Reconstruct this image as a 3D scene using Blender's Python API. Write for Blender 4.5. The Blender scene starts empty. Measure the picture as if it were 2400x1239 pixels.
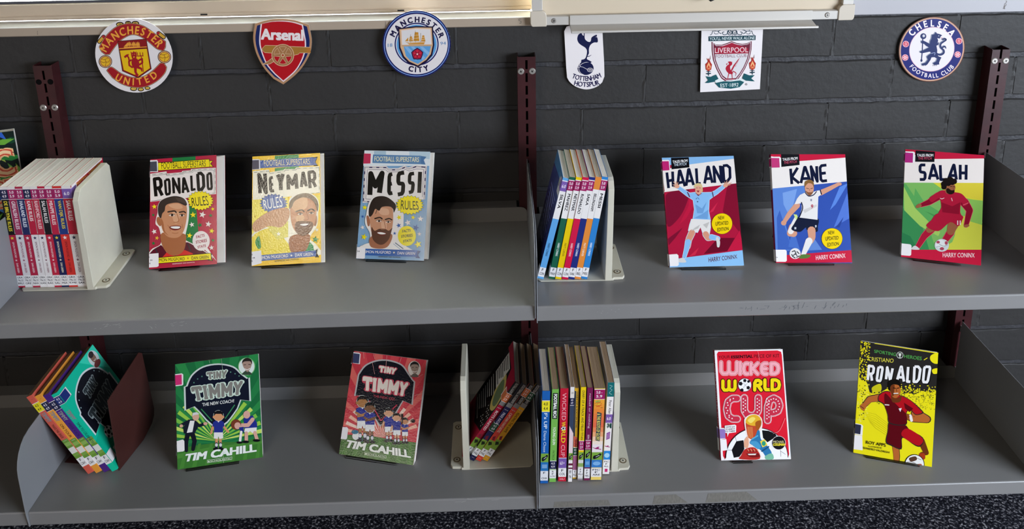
import bpy, bmesh, math, random
from mathutils import Vector, Matrix
PI = math.pi
sin, cos = math.sin, math.cos
S = bpy.context.scene
COL = S.collection
random.seed(7)
DZ = -0.08            # measured heights are shifted so that the carpet lies at z = 0

# ------------------------------------------------------------------ camera
cam = bpy.data.cameras.new('camera')
cam.sensor_width = 36; cam.sensor_fit = 'HORIZONTAL'
cam.lens = 31.3219; cam.shift_y = -0.191762
cam.clip_start = 0.05
co = bpy.data.objects.new('camera', cam); COL.objects.link(co)
co.location = (-0.05781, -1.63554, 1.54107 + DZ)
co.rotation_euler = (1.288800, 0.016070, -0.023720)
S.camera = co

# ------------------------------------------------------------------ world, lights, exposure
w = bpy.data.worlds.new('room_light'); S.world = w; w.use_nodes = True
nt = w.node_tree; nt.nodes.clear()
wo = nt.nodes.new('ShaderNodeOutputWorld'); wb_ = nt.nodes.new('ShaderNodeBackground')
wb_.inputs[0].default_value = (0.93, 0.97, 1.0, 1); wb_.inputs[1].default_value = 0.015
nt.links.new(wb_.outputs[0], wo.inputs[0])

def area(name, loc, target, sx, sy, power, col):
    l = bpy.data.lights.new(name, 'AREA'); l.shape = 'RECTANGLE'; l.size = sx; l.size_y = sy
    l.energy = power; l.color = col
    o = bpy.data.objects.new(name, l); COL.objects.link(o)
    o.location = (loc[0], loc[1], loc[2] + DZ)
    dv = Vector(target) - Vector(loc)
    o.rotation_euler = dv.to_track_quat('-Z', 'Y').to_euler()
    return o
# daylight behind the window over the wall, windows on the right side of the room, ceiling lamps
area('window_daylight', (-1.2, 1.0, 2.9), (-1.1, -1.0, 1.9), 3.4, 2.4, 3000, (0.97, 0.98, 1.0))
area('side_window_daylight', (2.4, -2.3, 1.40), (0.0, -0.2, 0.60), 1.9, 1.1, 140, (0.79, 0.88, 1.0))
tube = area('ceiling_tube_light', (-1.20, -3.12, 2.68), (-1.20, -3.12, 0.0), 0.17, 1.15, 13, (1.0, 0.90, 0.74))
tube.rotation_euler = (0, 0, -0.27)
area('added_left_fill', (-1.9, -3.4, 1.35), (-0.3, -0.2, 0.65), 1.3, 1.0, 15, (1.0, 0.88, 0.76))  # unseen warm fill added at the front left to lift the wall

S.view_settings.view_transform = 'Standard'
S.view_settings.look = 'None'
S.view_settings.gamma = 1.0
S.view_settings.use_curve_mapping = False
S.view_settings.exposure = 0.0

# ------------------------------------------------------------------ colours, materials
def lin(c):
    if isinstance(c, str):
        c = c.lstrip('#')
        if len(c) == 3: c = ''.join(k*2 for k in c)
        c = [int(c[i:i+2], 16) / 255 for i in (0, 2, 4)]
    return tuple((v / 12.92 if v <= 0.04045 else ((v + 0.055) / 1.055) ** 2.4) for v in c)
MATS = {}
def mat(name, col=(0.5,0.5,0.5), rough=0.5, spec=0.5, metal=0.0, bump=0.0, bscale=200.0, var=0.0, vscale=8.0, attr=False, stretch=None, coat=0.0):
    if name in MATS: return MATS[name]
    m = bpy.data.materials.new(name); m.use_nodes = True
    t = m.node_tree; b = t.nodes['Principled BSDF']
    c = lin(col) if not attr else (1,1,1)
    b.inputs['Base Color'].default_value = (*c, 1)
    b.inputs['Roughness'].default_value = rough
    b.inputs['Specular IOR Level'].default_value = spec
    b.inputs['Metallic'].default_value = metal
    if coat:
        b.inputs['Coat Weight'].default_value = coat; b.inputs['Coat Roughness'].default_value = 0.12
    src = None
    if attr:
        a = t.nodes.new('ShaderNodeAttribute'); a.attribute_name = 'ink'; src = a.outputs['Color']
    if bump or var:
        tc = t.nodes.new('ShaderNodeTexCoord'); mp = t.nodes.new('ShaderNodeMapping')
        t.links.new(tc.outputs['Object'], mp.inputs[0])
        if stretch: mp.inputs['Scale'].default_value = stretch
    if var:
        n = t.nodes.new('ShaderNodeTexNoise'); n.inputs['Scale'].default_value = vscale; n.inputs['Detail'].default_value = 5
        t.links.new(mp.outputs[0], n.inputs['Vector'])
        mr = t.nodes.new('ShaderNodeMapRange'); mr.inputs[1].default_value = 0.3; mr.inputs[2].default_value = 0.7
        mr.inputs[3].default_value = 1 - var; mr.inputs[4].default_value = 1 + var * 0.6
        t.links.new(n.outputs['Fac'], mr.inputs[0])
        mx = t.nodes.new('ShaderNodeMix'); mx.data_type = 'RGBA'; mx.blend_type = 'MULTIPLY'; mx.inputs[0].default_value = 1
        if src: t.links.new(src, mx.inputs[6])
        else: mx.inputs[6].default_value = (*c, 1)
        t.links.new(mr.outputs[0], mx.inputs[7]); src = mx.outputs[2]
    if src: t.links.new(src, b.inputs['Base Color'])
    if bump:
        n = t.nodes.new('ShaderNodeTexNoise'); n.inputs['Scale'].default_value = bscale; n.inputs['Detail'].default_value = 4
        t.links.new(mp.outputs[0], n.inputs['Vector'])
        bp = t.nodes.new('ShaderNodeBump'); bp.inputs['Strength'].default_value = bump; bp.inputs['Distance'].default_value = 0.002
        t.links.new(n.outputs['Fac'], bp.inputs['Height']); t.links.new(bp.outputs[0], b.inputs['Normal'])
    MATS[name] = m
    return m

M_SHELF = mat('grey_shelf_enamel', '#848281', 0.32, 0.5, bump=0.03, bscale=350, var=0.05, vscale=5)
M_BRACK = mat('grey_bracket_enamel', '#87888b', 0.42, 0.4, bump=0.03, bscale=300)
M_UPR = mat('maroon_upright_enamel', '#3d1518', 0.38, 0.5, bump=0.05, bscale=120, var=0.25, vscale=30)
M_SLOT = mat('slot_dark', '#0a0808', 0.9, 0.1)
M_ZINC = mat('zinc_screw', '#b9b2aa', 0.35, 0.5, metal=0.6, bump=0.1, bscale=900)
M_CREAM = mat('cream_plastic', '#cfcab9', 0.45, 0.4, bump=0.04, bscale=250, var=0.06, vscale=20)
M_RUB = mat('brown_rubber', '#6d5e48', 0.6, 0.3)
M_BROWN = mat('brown_enamel', '#43211d', 0.42, 0.4, bump=0.05, bscale=200, var=0.1, vscale=30)
M_GLOSS = mat('printed_laminate', attr=True, rough=0.13, spec=0.32, bump=0.03, bscale=420)
M_CRINK = mat('printed_crinkled_laminate', attr=True, rough=0.08, spec=0.5, bump=0.10, bscale=330)
M_PRINT = mat('printed_card', attr=True, rough=0.42, spec=0.25, bump=0.02, bscale=200)
M_STICK = mat('paper_sticker', attr=True, rough=0.4, spec=0.45)
M_TRIM = mat('cream_window_paint', '#c3b09a', 0.38, 0.45, bump=0.04, bscale=90, var=0.05, vscale=6)
M_SILLTOP = mat('daylit_sill_top', '#f3f0ea', 0.3, 0.5)  # bright white puts the daylight on the sill top into its colour
M_SILL = mat('tan_sill_fascia', '#b3a18e', 0.22, 0.6, bump=0.03, bscale=60)
M_PANEL = mat('white_panel_paint', '#b4b1b4', 0.5, 0.4, bump=0.03, bscale=90, var=0.03)
M_BOARD = mat('cream_whiteboard', '#dccbb2', 0.22, 0.5, var=0.03, vscale=3)
M_ALU = mat('brushed_aluminium_frame', '#c9c3bb', 0.42, 0.5, metal=0.15, bump=0.05, bscale=200, stretch=(1, 40, 40))
M_CORNER = mat('cream_corner_plastic', '#cfc3b2', 0.4, 0.4)
M_BLACK = mat('black_plastic', '#151414', 0.5, 0.4)
M_SEAL = mat('grey_window_seal', '#4a4a52', 0.5, 0.4)

def paper_mat(name, c0, c1):
    m = bpy.data.materials.new(name); m.use_nodes = True
    t = m.node_tree; b = t.nodes['Principled BSDF']; b.inputs['Roughness'].default_value = 0.85; b.inputs['Specular IOR Level'].default_value = 0.15
    tc = t.nodes.new('ShaderNodeTexCoord'); mp = t.nodes.new('ShaderNodeMapping'); mp.inputs['Scale'].default_value = (6, 1400, 6)
    n = t.nodes.new('ShaderNodeTexNoise'); n.inputs['Scale'].default_value = 1.0; n.inputs['Detail'].default_value = 3
    r = t.nodes.new('ShaderNodeValToRGB'); r.color_ramp.elements[0].position = 0.34; r.color_ramp.elements[1].position = 0.62
    r.color_ramp.elements[0].color = (*lin(c0), 1); r.color_ramp.elements[1].color = (*lin(c1), 1)
    L = t.links.new
    L(tc.outputs['Object'], mp.inputs[0]); L(mp.outputs[0], n.inputs['Vector']); L(n.outputs['Fac'], r.inputs[0]); L(r.outputs[0], b.inputs['Base Color'])
    bp = t.nodes.new('ShaderNodeBump'); bp.inputs['Strength'].default_value = 0.25; bp.inputs['Distance'].default_value = 0.001
    L(n.outputs['Fac'], bp.inputs['Height']); L(bp.outputs[0], b.inputs['Normal'])
    return m
M_WHITEP = paper_mat('white_page_edges', '#c9c1b8', '#f1ece4')
M_TANP = paper_mat('tan_page_edges', '#93785c', '#bfa283')
M_GREYP = paper_mat('grey_page_edges', '#a59a8c', '#d6ccbc')

def glass_mat(name, tint, gl):
    m = bpy.data.materials.new(name); m.use_nodes = True
    t = m.node_tree; t.nodes.clear()
    o = t.nodes.new('ShaderNodeOutputMaterial'); mx = t.nodes.new('ShaderNodeMixShader')
    a = t.nodes.new('ShaderNodeBsdfTransparent'); a.inputs[0].default_value = (*tint, 1)
    g = t.nodes.new('ShaderNodeBsdfGlossy'); g.inputs['Roughness'].default_value = 0.04
    f = t.nodes.new('ShaderNodeFresnel'); f.inputs[0].default_value = gl
    t.links.new(f.outputs[0], mx.inputs[0]); t.links.new(a.outputs[0], mx.inputs[1]); t.links.new(g.outputs[0], mx.inputs[2])
    t.links.new(mx.outputs[0], o.inputs[0])
    return m
M_GLASS = glass_mat('window_glass', (0.93, 0.97, 0.93), 1.45)
M_ACRYL = glass_mat('clear_acrylic', (0.985, 0.99, 0.99), 1.40)

# ------------------------------------------------------------------ scene-tree helpers
def tag(o, label, cat, group=None, kind=None):
    if label: o['label'] = label
    if cat: o['category'] = cat
    if group: o['group'] = group
    if kind: o['kind'] = kind
    return o
def thing(name, label, cat, loc=(0,0,0), rot=(0,0,0), group=None):
    o = bpy.data.objects.new(name, None); COL.objects.link(o)
    o.empty_display_size = 0.03
    o.location = (loc[0], loc[1], loc[2] + DZ); o.rotation_euler = rot
    return tag(o, label, cat, group)
def put(name, me, parent=None, label=None, cat=None, group=None, kind=None):
    o = bpy.data.objects.new(name, me); COL.objects.link(o)
    if parent is not None: o.parent = parent
    else: o.location.z = DZ
    return tag(o, label, cat, group, kind)

class MB:
    """collects faces of one mesh; every face carries a flat print colour"""
    def __init__(s): s.v = []; s.f = []; s.c = []; s.m = []
    def add(s, vs, fs, col=(1,1,1), mi=0):
        k = len(s.v); s.v += [tuple(v) for v in vs]
        for f in fs: s.f.append([i + k for i in f]); s.c.append(col); s.m.append(mi)
        return s
    def box(s, x0, x1, y0, y1, z0, z1, col=(1,1,1), mi=0):
        vs = [(x,y,z) for x in (x0,x1) for y in (y0,y1) for z in (z0,z1)]
        return s.add(vs, [(0,1,3,2),(4,6,7,5),(0,4,5,1),(2,3,7,6),(0,2,6,4),(1,5,7,3)], col, mi)
    def prism(s, pts, axis, a0, a1, col=(1,1,1), mi=0):
        n = len(pts)
        def P(p, a): return {'x': (a, p[0], p[1]), 'y': (p[0], a, p[1]), 'z': (p[0], p[1], a)}[axis]
        vs = [P(p, a0) for p in pts] + [P(p, a1) for p in pts]
        fs = [tuple(range(n))[::-1], tuple(range(n, 2*n))] + [(i, (i+1) % n, n + (i+1) % n, n + i) for i in range(n)]
        return s.add(vs, fs, col, mi)
    def cyl(s, c, r, axis, a0, a1, n=20, col=(1,1,1), mi=0, r1=None):
        r1 = r if r1 is None else r1
        def P(q, rr, a):
            u, v = c[0] + rr * cos(q), c[1] + rr * sin(q)
            return {'x': (a,u,v), 'y': (u,a,v), 'z': (u,v,a)}[axis]
        vs = [P(2*PI*i/n, r, a0) for i in range(n)] + [P(2*PI*i/n, r1, a1) for i in range(n)]
        fs = [tuple(range(n))[::-1], tuple(range(n, 2*n))] + [(i, (i+1) % n, n + (i+1) % n, n + i) for i in range(n)]
        return s.add(vs, fs, col, mi)
    def mesh(s, name, mats, smooth=False, fix=True):
        me = bpy.data.meshes.new(name); me.from_pydata(s.v, [], s.f); me.update()
        for m in (mats if isinstance(mats, (list, tuple)) else [mats]): me.materials.append(m)
        a = me.color_attributes.new('ink', 'FLOAT_COLOR', 'CORNER')
        buf = []
        for p, c, mi in zip(me.polygons, s.c, s.m):
            p.material_index = mi
            buf += list((*c, 1.0)) * p.loop_total
        a.data.foreach_set('color', buf)
        if fix:
            b = bmesh.new(); b.from_mesh(me); bmesh.ops.recalc_face_normals(b, faces=b.faces); b.to_mesh(me); b.free()
        if smooth:
            for p in me.polygons: p.use_smooth = True
        return me
def bevel(o, wd=0.001, seg=2, ang=0.6):
    b = o.modifiers.new('bevel', 'BEVEL'); b.width = wd; b.segments = seg; b.limit_method = 'ANGLE'; b.angle_limit = ang
    return o
def rrect(x0, z0, x1, z1, r, n=6, corners=(1,1,1,1)):
    out = []
    for (cx, cz, a), k in zip(((x1-r, z1-r, 0), (x0+r, z1-r, 90), (x0+r, z0+r, 180), (x1-r, z0+r, 270)), corners):
        if k:
            for i in range(n + 1):
                t = math.radians(a + 90 * i / n); out.append((cx + r*cos(t), cz + r*sin(t)))
        else:
            t = {0:(x1,z1), 90:(x0,z1), 180:(x0,z0), 270:(x1,z0)}[a]; out.append(t)
    return out

# ------------------------------------------------------------------ flat printed artwork
GL = {}
_dg = bpy.context
def glyphs(txt, bold=0.0):
    k = (txt, round(bold, 4))
    if k in GL: return GL[k]
    cu = bpy.data.curves.new('lettering', 'FONT'); cu.body = txt; cu.size = 1.0; cu.resolution_u = 3
    o = bpy.data.objects.new('lettering', cu); COL.objects.link(o)
    dg = bpy.context.evaluated_depsgraph_get(); dg.update()
    me = bpy.data.meshes.new_from_object(o.evaluated_get(dg))
    vs = [(v.co.x, v.co.y) for v in me.vertices]; fs = [tuple(p.vertices) for p in me.polygons]
    bpy.data.objects.remove(o); bpy.data.curves.remove(cu); bpy.data.meshes.remove(me)
    if not vs: vs, fs = [(0,0),(1,0),(0,1)], []
    xs = [a for a, _ in vs]; ys = [b for _, b in vs]
    bx = (min(xs), min(ys), max(xs), max(ys))
    GL[k] = (vs, fs, bx)
    return GL[k]

def solve_h(src, dst):
    A = []
    for (x, y), (u, v) in zip(src, dst):
        A.append([x, y, 1, 0, 0, 0, -u*x, -u*y, u]); A.append([0, 0, 0, x, y, 1, -v*x, -v*y, v])
    n = 8
    for i in range(n):
        p = max(range(i, n), key=lambda r: abs(A[r][i])); A[i], A[p] = A[p], A[i]
        d = A[i][i]; A[i] = [a / d for a in A[i]]
        for r in range(n):
            if r != i and A[r][i]:
                f = A[r][i]; A[r] = [a - f*b for a, b in zip(A[r], A[i])]
    return [A[i][8] for i in range(8)]
def smooth_closed(p, k=4, closed=True):
    n = len(p); out = []
    for i in range(n if closed else n - 1):
        if closed: a, b, c, d = p[i-1], p[i], p[(i+1) % n], p[(i+2) % n]
        else: a, b, c, d = p[max(i-1, 0)], p[i], p[i+1], p[min(i+2, n-1)]
        for j in range(k):
            t = j / k
            out.append(tuple(0.5*((2*b[q]) + (-a[q]+c[q])*t + (2*a[q]-5*b[q]+4*c[q]-d[q])*t*t + (-a[q]+3*b[q]-3*c[q]+d[q])*t**3) for q in (0,1)))
    if not closed: out.append(p[-1])
    return out
class Art:
    """flat print: artboard units (y down) -> metres on the printed face"""
    STEP = 4.5e-6
    def __init__(s, quad, dst, clip=True):
        s.H = solve_h(quad, dst); s.items = []; s.k = 0
        s.clip = None
        if clip:
            s.clip = list(dst)
            ar = sum(a[0]*b[1]-b[0]*a[1] for a, b in zip(dst, dst[1:] + dst[:1]))
            if ar < 0: s.clip = s.clip[::-1]
    def T(s, p):
        h = s.H; x, y = p; w = h[6]*x + h[7]*y + 1
        return ((h[0]*x + h[1]*y + h[2]) / w, (h[3]*x + h[4]*y + h[5]) / w)
    def _clip(s, P):
        if not s.clip: return P
        c = s.clip
        for a, b in zip(c, c[1:] + c[:1]):
            if not P: return P
            ex, ey = b[0]-a[0], b[1]-a[1]
            D = [ex*(p[1]-a[1]) - ey*(p[0]-a[0]) for p in P]
            out = []
            for i in range(len(P)):
                p, q, dp, dq = P[i], P[(i+1) % len(P)], D[i], D[(i+1) % len(P)]
                if dp >= 0: out.append(p)
                if (dp >= 0) != (dq >= 0):
                    t = dp / (dp - dq); out.append((p[0] + (q[0]-p[0])*t, p[1] + (q[1]-p[1])*t))
            P = out
        return P
    def poly(s, pts, col, sm=False, k=4):
        if sm: pts = smooth_closed(pts, k)
        P = s._clip([s.T(p) for p in pts])
        if len(P) >= 3:
            s.k += 1; s.items.append((P, [tuple(range(len(P)))], lin(col), s.k))
        return s
    def blob(s, pts, col): return s.poly(pts, col, True)
    def rect(s, x0, y0, x1, y1, col, slope=0):
        return s.poly([(x0, y0), (x1, y0 + slope*(x1-x0)), (x1, y1 + slope*(x1-x0)), (x0, y1)], col)
    def ell(s, cx, cy, rx, ry, col, rot=0, n=28, a0=0, a1=360):
        r = math.radians(rot); P = []
        m = n if a1 - a0 >= 360 else n + 1
        for i in range(m):
            t = math.radians(a0 + (a1-a0)*i/n); x, y = rx*cos(t), ry*sin(t)
            P.append((cx + x*cos(r) - y*sin(r), cy + x*sin(r) + y*cos(r)))
        return s.poly(P, col)
    def ring(s, cx, cy, r0, r1, col, a0=0, a1=360, n=48, ky=1.0, rot=0):
        k0 = s.k
        for i in range(n):
            t0, t1 = [math.radians(a0 + (a1-a0)*(i+j)/n) for j in (0, 1)]
            P = [(r0*cos(t0), r0*ky*sin(t0)), (r1*cos(t0), r1*ky*sin(t0)), (r1*cos(t1), r1*ky*sin(t1)), (r0*cos(t1), r0*ky*sin(t1))]
            q = math.radians(rot)
            s.k = k0; s.poly([(cx + x*cos(q) - y*sin(q), cy + x*sin(q) + y*cos(q)) for x, y in P], col)
        s.k = k0 + 1
        return s
    def star(s, cx, cy, r, col, n=5, inner=0.42, rot=-90, ky=1.0):
        return s.poly([(cx + (r if i % 2 == 0 else r*inner)*cos(math.radians(rot + 180*i/n)), cy + ky*(r if i % 2 == 0 else r*inner)*sin(math.radians(rot + 180*i/n))) for i in range(2*n)], col)
    def line(s, pts, wd, col, closed=False, sm=False, taper=None, sq=False):
        """polyline of width wd (taper = end width), round joints"""
        if sm: pts = smooth_closed(pts, 4, closed)
        n = len(pts); seg = n if closed else n - 1
        ws = [wd if taper is None else wd + (taper - wd)*i/max(1, n-1) for i in range(n)]
        base = s.k
        for i in range(seg):
            a, b = pts[i], pts[(i+1) % n]; wa, wb = ws[i]/2, ws[(i+1) % n]/2
            dx, dy = b[0]-a[0], b[1]-a[1]; L = math.hypot(dx, dy) or 1
            nx, ny = -dy/L, dx/L
            s.k = base + (i % 2)
            s.poly([(a[0]+nx*wa, a[1]+ny*wa), (b[0]+nx*wb, b[1]+ny*wb), (b[0]-nx*wb, b[1]-ny*wb), (a[0]-nx*wa, a[1]-ny*wa)], col)
        s.k = base + 2
        if wd > 3:
            for i in (range(1, n - 1) if sq and not closed else range(n)):
                s.k = base + 2 + (i % 2); s.ell(pts[i][0], pts[i][1], ws[i]/2, ws[i]/2, col, n=10)
        s.k = base + 4
        return s
    def _glyph(s, g, fn, col, bold=0.0, dk=1):
        vs, fs, bx = g
        W_, H_ = bx[2]-bx[0], bx[3]-bx[1]
        Q = [s.T(fn((x-bx[0])/W_, (y-bx[1])/H_)) for x, y in vs]
        s.k += dk; s.items.append((Q, fs, lin(col), s.k))
        if bold > 0.004:
            for dx, dy in ((-1, -.7), (1, .7), (-1, .7), (1, -.7))[:4 if bold > 0.03 else 2]:
                s.k += 1; s.items.append(([s.T(fn((x-bx[0]+dx*bold)/W_, (y-bx[1]+dy*bold)/H_)) for x, y in vs], fs, lin(col), s.k))
    def textq(s, txt, q, col, bold=0.0):
        """lettering fitted into the quad TL,TR,BR,BL"""
        a, b, c, d = q
        def fn(u, v):
            return tuple((a[i]*(1-u) + b[i]*u)*v + (d[i]*(1-u) + c[i]*u)*(1-v) for i in (0, 1))
        s._glyph(glyphs(txt), fn, col, bold); return s
    def text(s, txt, x0, y0, x1, y1, col, bold=0.0, slope=0.0, shear=0.0):
        dy = slope*(x1-x0)
        return s.textq(txt, [(x0+shear, y0), (x1+shear, y0+dy), (x1, y1+dy), (x0, y1)], col, bold)
    def vtext(s, txt, x0, y0, x1, y1, col, bold=0.0):
        """reads downwards: letters' tops point to +x"""
        return s.textq(txt, [(x1, y0), (x1, y1), (x0, y1), (x0, y0)], col, bold)
    def letters(s, txt, quads, col, bold=0.0):
        k = s.k
        for ch, q in zip(txt, quads):
            s.k = k
            if len(q) == 4 and not isinstance(q[0], (tuple, list)): q = [(q[0], q[1]), (q[2], q[1]), (q[2], q[3]), (q[0], q[3])]
            s.textq(ch, q, col, bold)
        return s
    def arc(s, txt, cx, cy, r, a0, a1, h, col, bold=0.0, ky=1.0, inside=False, wf=0.62, rot=0):
        """letters along an ellipse from angle a0 to a1 (deg, 0 = right, 90 = down)"""
        gl = [None if ch == ' ' else glyphs(ch) for ch in txt]
        cap = glyphs('H')[2]; ch_ = cap[3] - cap[1]
        ws = [0.30*h*wf if g is None else (g[2][2]-g[2][0])/ch_*h*wf for g in gl]
        span = abs(math.radians(a1 - a0)) * r * (1 + ky) / 2
        gap = (span - sum(ws) + (ws[0] + ws[-1])/2) / (len(txt) - 1)
        pos = []; x = 0
        for i, w_ in enumerate(ws):
            if i: x += ws[i-1]/2 + gap + w_/2
            pos.append(x)
        k = s.k; q0 = math.radians(rot)
        for ch, g, w_, x in zip(txt, gl, ws, pos):
            if g is None: continue
            t = math.radians(a0 + (a1 - a0)*x/pos[-1])
            px, py = r*cos(t), r*ky*sin(t)
            tx, ty = -r*sin(t), r*ky*cos(t); L = math.hypot(tx, ty); tx, ty = tx/L, ty/L
            if a1 < a0: tx, ty = -tx, -ty
            nx, ny = ty, -tx                 # letter's up
            v0, v1 = (g[2][1]-cap[1])/ch_, (g[2][3]-cap[1])/ch_
            def fn(u, v, px=px, py=py, tx=tx, ty=ty, nx=nx, ny=ny, w_=w_, v0=v0, v1=v1):
                v = v0 + (v1-v0)*v
                x = px + tx*(u-0.5)*w_ + nx*(v-0.5)*h; y = py + ty*(u-0.5)*w_ + ny*(v-0.5)*h
                return (cx + x*cos(q0) - y*sin(q0), cy + x*sin(q0) + y*cos(q0))
            s.k = k; s._glyph(g, fn, col, bold)
        return s
    def put(s, mb, fn, mi=0, lift=0.0):
        """fn(u, v, n) -> 3D point, n = distance off the printed face"""
        for P, fs, col, k in s.items:
            n = lift + s.STEP * k
            mb.add([fn(u, v, n) for u, v in P], fs, col, mi)
# ------------------------------------------------------------------ measured layout (metres; y = 0 is the brick face)
YF, YB, HF, HB, UP_D = -0.3309, -0.0327, 0.0283, 0.0299, 0.0297
SH = {'LU': (0.74925, 0.0085, 0.0100), 'RU': (0.75075, -0.0016, -0.0040), 'LL': (0.37164, 0.0012, -0.0019), 'RL': (0.37246, 0.0, 0.0031)}
def zs(s, x, y):
    z, b, c = SH[s]
    return z + b*(x - (-0.45 if s[0] == 'L' else 0.45)) + c*(y - YF)/(YB - YF)
FLOOR = -DZ

# ------------------------------------------------------------------ floor
def carpet():
    m = bpy.data.materials.new('speckled_carpet'); m.use_nodes = True
    t = m.node_tree; b = t.nodes['Principled BSDF']; b.inputs['Roughness'].default_value = 0.95; b.inputs['Specular IOR Level'].default_value = 0.1
    tc = t.nodes.new('ShaderNodeTexCoord'); n = t.nodes.new('ShaderNodeTexNoise'); n.inputs['Scale'].default_value = 190; n.inputs['Detail'].default_value = 3; n.inputs['Roughness'].default_value = 0.65
    r = t.nodes.new('ShaderNodeValToRGB'); e = r.color_ramp.elements
    e[0].position = 0.42; e[0].color = (*lin('#0c0c14'), 1); e[1].position = 0.70; e[1].color = (*lin('#c3c0c2'), 1)
    x = e.new(0.55); x.color = (*lin('#33333c'), 1)
    bp = t.nodes.new('ShaderNodeBump'); bp.inputs['Strength'].default_value = 0.8; bp.inputs['Distance'].default_value = 0.004
    L = t.links.new; L(tc.outputs['Object'], n.inputs['Vector']); L(n.outputs['Fac'], r.inputs[0]); L(r.outputs[0], b.inputs['Base Color']); L(n.outputs['Fac'], bp.inputs['Height']); L(bp.outputs[0], b.inputs['Normal'])
    return m
f = MB(); f.box(-3.2, 3.2, -4.5, 0.10, FLOOR - 0.05, FLOOR)
put('floor', f.mesh('floor', carpet()), kind='structure')

# ------------------------------------------------------------------ painted brick wall: real bricks in raked joints
def brick_mat():
    m = mat('charcoal_wall_paint', '#32302f', 0.55, 0.35, bump=0.35, bscale=75, var=0.10, vscale=9)
    t = m.node_tree; b = t.nodes['Principled BSDF']
    return m
M_WALL = brick_mat()
M_MORT = mat('painted_mortar', '#39383b', 0.55, 0.4, bump=1.0, bscale=90, var=0.25, vscale=60)
wl = MB()
wl.add([(-3.2, 0.0042, 0.0), (3.2, 0.0042, 0.0), (3.2, 0.0042, 1.158), (-3.2, 0.0042, 1.158)], [(0, 1, 2, 3)], mi=1)
wl.box(-3.2, 3.2, 0.0056, 0.10, 0.0, 1.158, mi=1)
ztop = 1.1530; row = 0
rnd = random.Random(3)
while ztop > 0.0:
    h = 0.0765; zb = ztop - h
    off = 0.107 if row % 2 == 0 else 0.2275
    x = -3.3 + (off % 0.24) - (-3.3 % 0.24) - 0.24
    while x < 3.2:
        x0, x1 = x + 0.0030, x + 0.2370
        if x1 > -3.2 and x0 < 3.2 and zb > -0.1:
            x0 = max(x0, -3.2); x1 = min(x1, 3.2); j = lambda k=0.0008: rnd.uniform(-k, k)
            c = 0.0022; d0 = rnd.uniform(-0.0005, 0.0005); tilt = rnd.uniform(-0.0007, 0.0007); N = 14
            bot = [(x0 + (x1-x0)*i/N, zb + j()) for i in range(N+1)]; top = [(x1 - (x1-x0)*i/N, ztop + j()) for i in range(N+1)]
            a = bot + top; n = len(a); cx, cz = (x0+x1)/2, (zb+ztop)/2
            ins = [(p[0] + (0.0009 if p[0] < cx else -0.0009)*min(1, abs(p[0]-cx)/((x1-x0)/2)) + j(0.0002), p[1] + (c if p[1] < cz else -c) + j(0.0003)) for p in a]
            vs = [(p[0], 0.0056, p[1]) for p in a] + [(p[0], 0.0016 + j(0.0005), p[1]) for p in a] + [(p[0], d0 + tilt*(1 if p[1] > cz else -1), p[1]) for p in ins]
            wl.add(vs, [tuple(range(2*n, 3*n))] + [(k*n+i, k*n+(i+1) % n, (k+1)*n+(i+1) % n, (k+1)*n+i) for k in (0, 1) for i in range(n)], mi=0)
            # perpend joint, filled almost flush
            M_ = 8; zz = [zb + 0.001 + (h-0.002)*i/M_ for i in range(M_+1)]
            vs = [(x1 - 0.0025 + j(0.0008), 0.0009 + j(0.0003), z) for z in zz] + [(x1 + 0.0030 + j(0.001), 0.0003 + j(0.0012), z) for z in zz] + [(x1 + 0.0085 + j(0.0008), 0.0009 + j(0.0003), z) for z in zz]
            wl.add(vs, [(k*(M_+1)+i, k*(M_+1)+i+1, (k+1)*(M_+1)+i+1, (k+1)*(M_+1)+i) for k in (0, 1) for i in range(M_)], mi=0)
        x += 0.24
    ztop -= 0.0858; row += 1
put('wall_back', wl.mesh('wall_back', [M_WALL, M_MORT]), kind='structure')

# ------------------------------------------------------------------ window, sill and white panel above the bricks
XW = 0.30                       # the window ends behind the whiteboard
sl = MB()
sl.prism([(-0.010, 1.1515), (-0.012, 1.1530), (-0.012, 1.1680), (-0.0105, 1.1694), (0.036, 1.1704), (0.036, 1.1500), (0.0, 1.1500)], 'x', -3.2, XW)
pm = lambda x0, y0, x1, y1, wd=0.0006: (x0, y0, x1, y1, wd)
def pencil(mb, strokes, y):
    for pts in strokes:
        for (xa, za), (xb, zb2) in zip(pts, pts[1:]):
            dx, dz = xb-xa, zb2-za; L = math.hypot(dx, dz) or 1; nx, nz = -dz/L*0.00045, dx/L*0.00045
            mb.add([(xa+nx, y, za+nz), (xb+nx, y, zb2+nz), (xb-nx, y, zb2-nz), (xa-nx, y, za-nz)], [(0, 1, 2, 3)], mi=1)
def at(sx, sz, p, s=1): return [(sx + a*s, sz + b*s) for a, b in p]
pencil(sl, [at(-0.0125, 1.1575, [(0.004, 0.008), (0, 0.008), (0, 0.005), (0.004, 0.004), (0.004, 0), (0.0005, 0)]),
            at(-0.262, 1.1560, [(0, 0), (0.0008, 0.010)]), at(-0.2555, 1.1575, [(0.005, 0.007), (0, 0.007), (0, 0.004), (0.0045, 0.003), (0.004, 0), (0, 0)]),
            at(-0.905, 1.155, [(0, 0), (0.0005, 0.003)]), at(-0.9045, 1.159, [(0, 0), (0.0003, 0.003)])], -0.01212)
M_PENCIL = mat('pencil', '#6a625c', 0.7, 0.2)
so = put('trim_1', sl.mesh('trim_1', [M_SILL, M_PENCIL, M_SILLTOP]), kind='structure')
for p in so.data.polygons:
    if p.normal.z > 0.4: p.material_index = 2  # up-facing faces get the colour brightened for daylight
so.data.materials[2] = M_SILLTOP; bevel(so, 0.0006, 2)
wn = MB()
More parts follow.
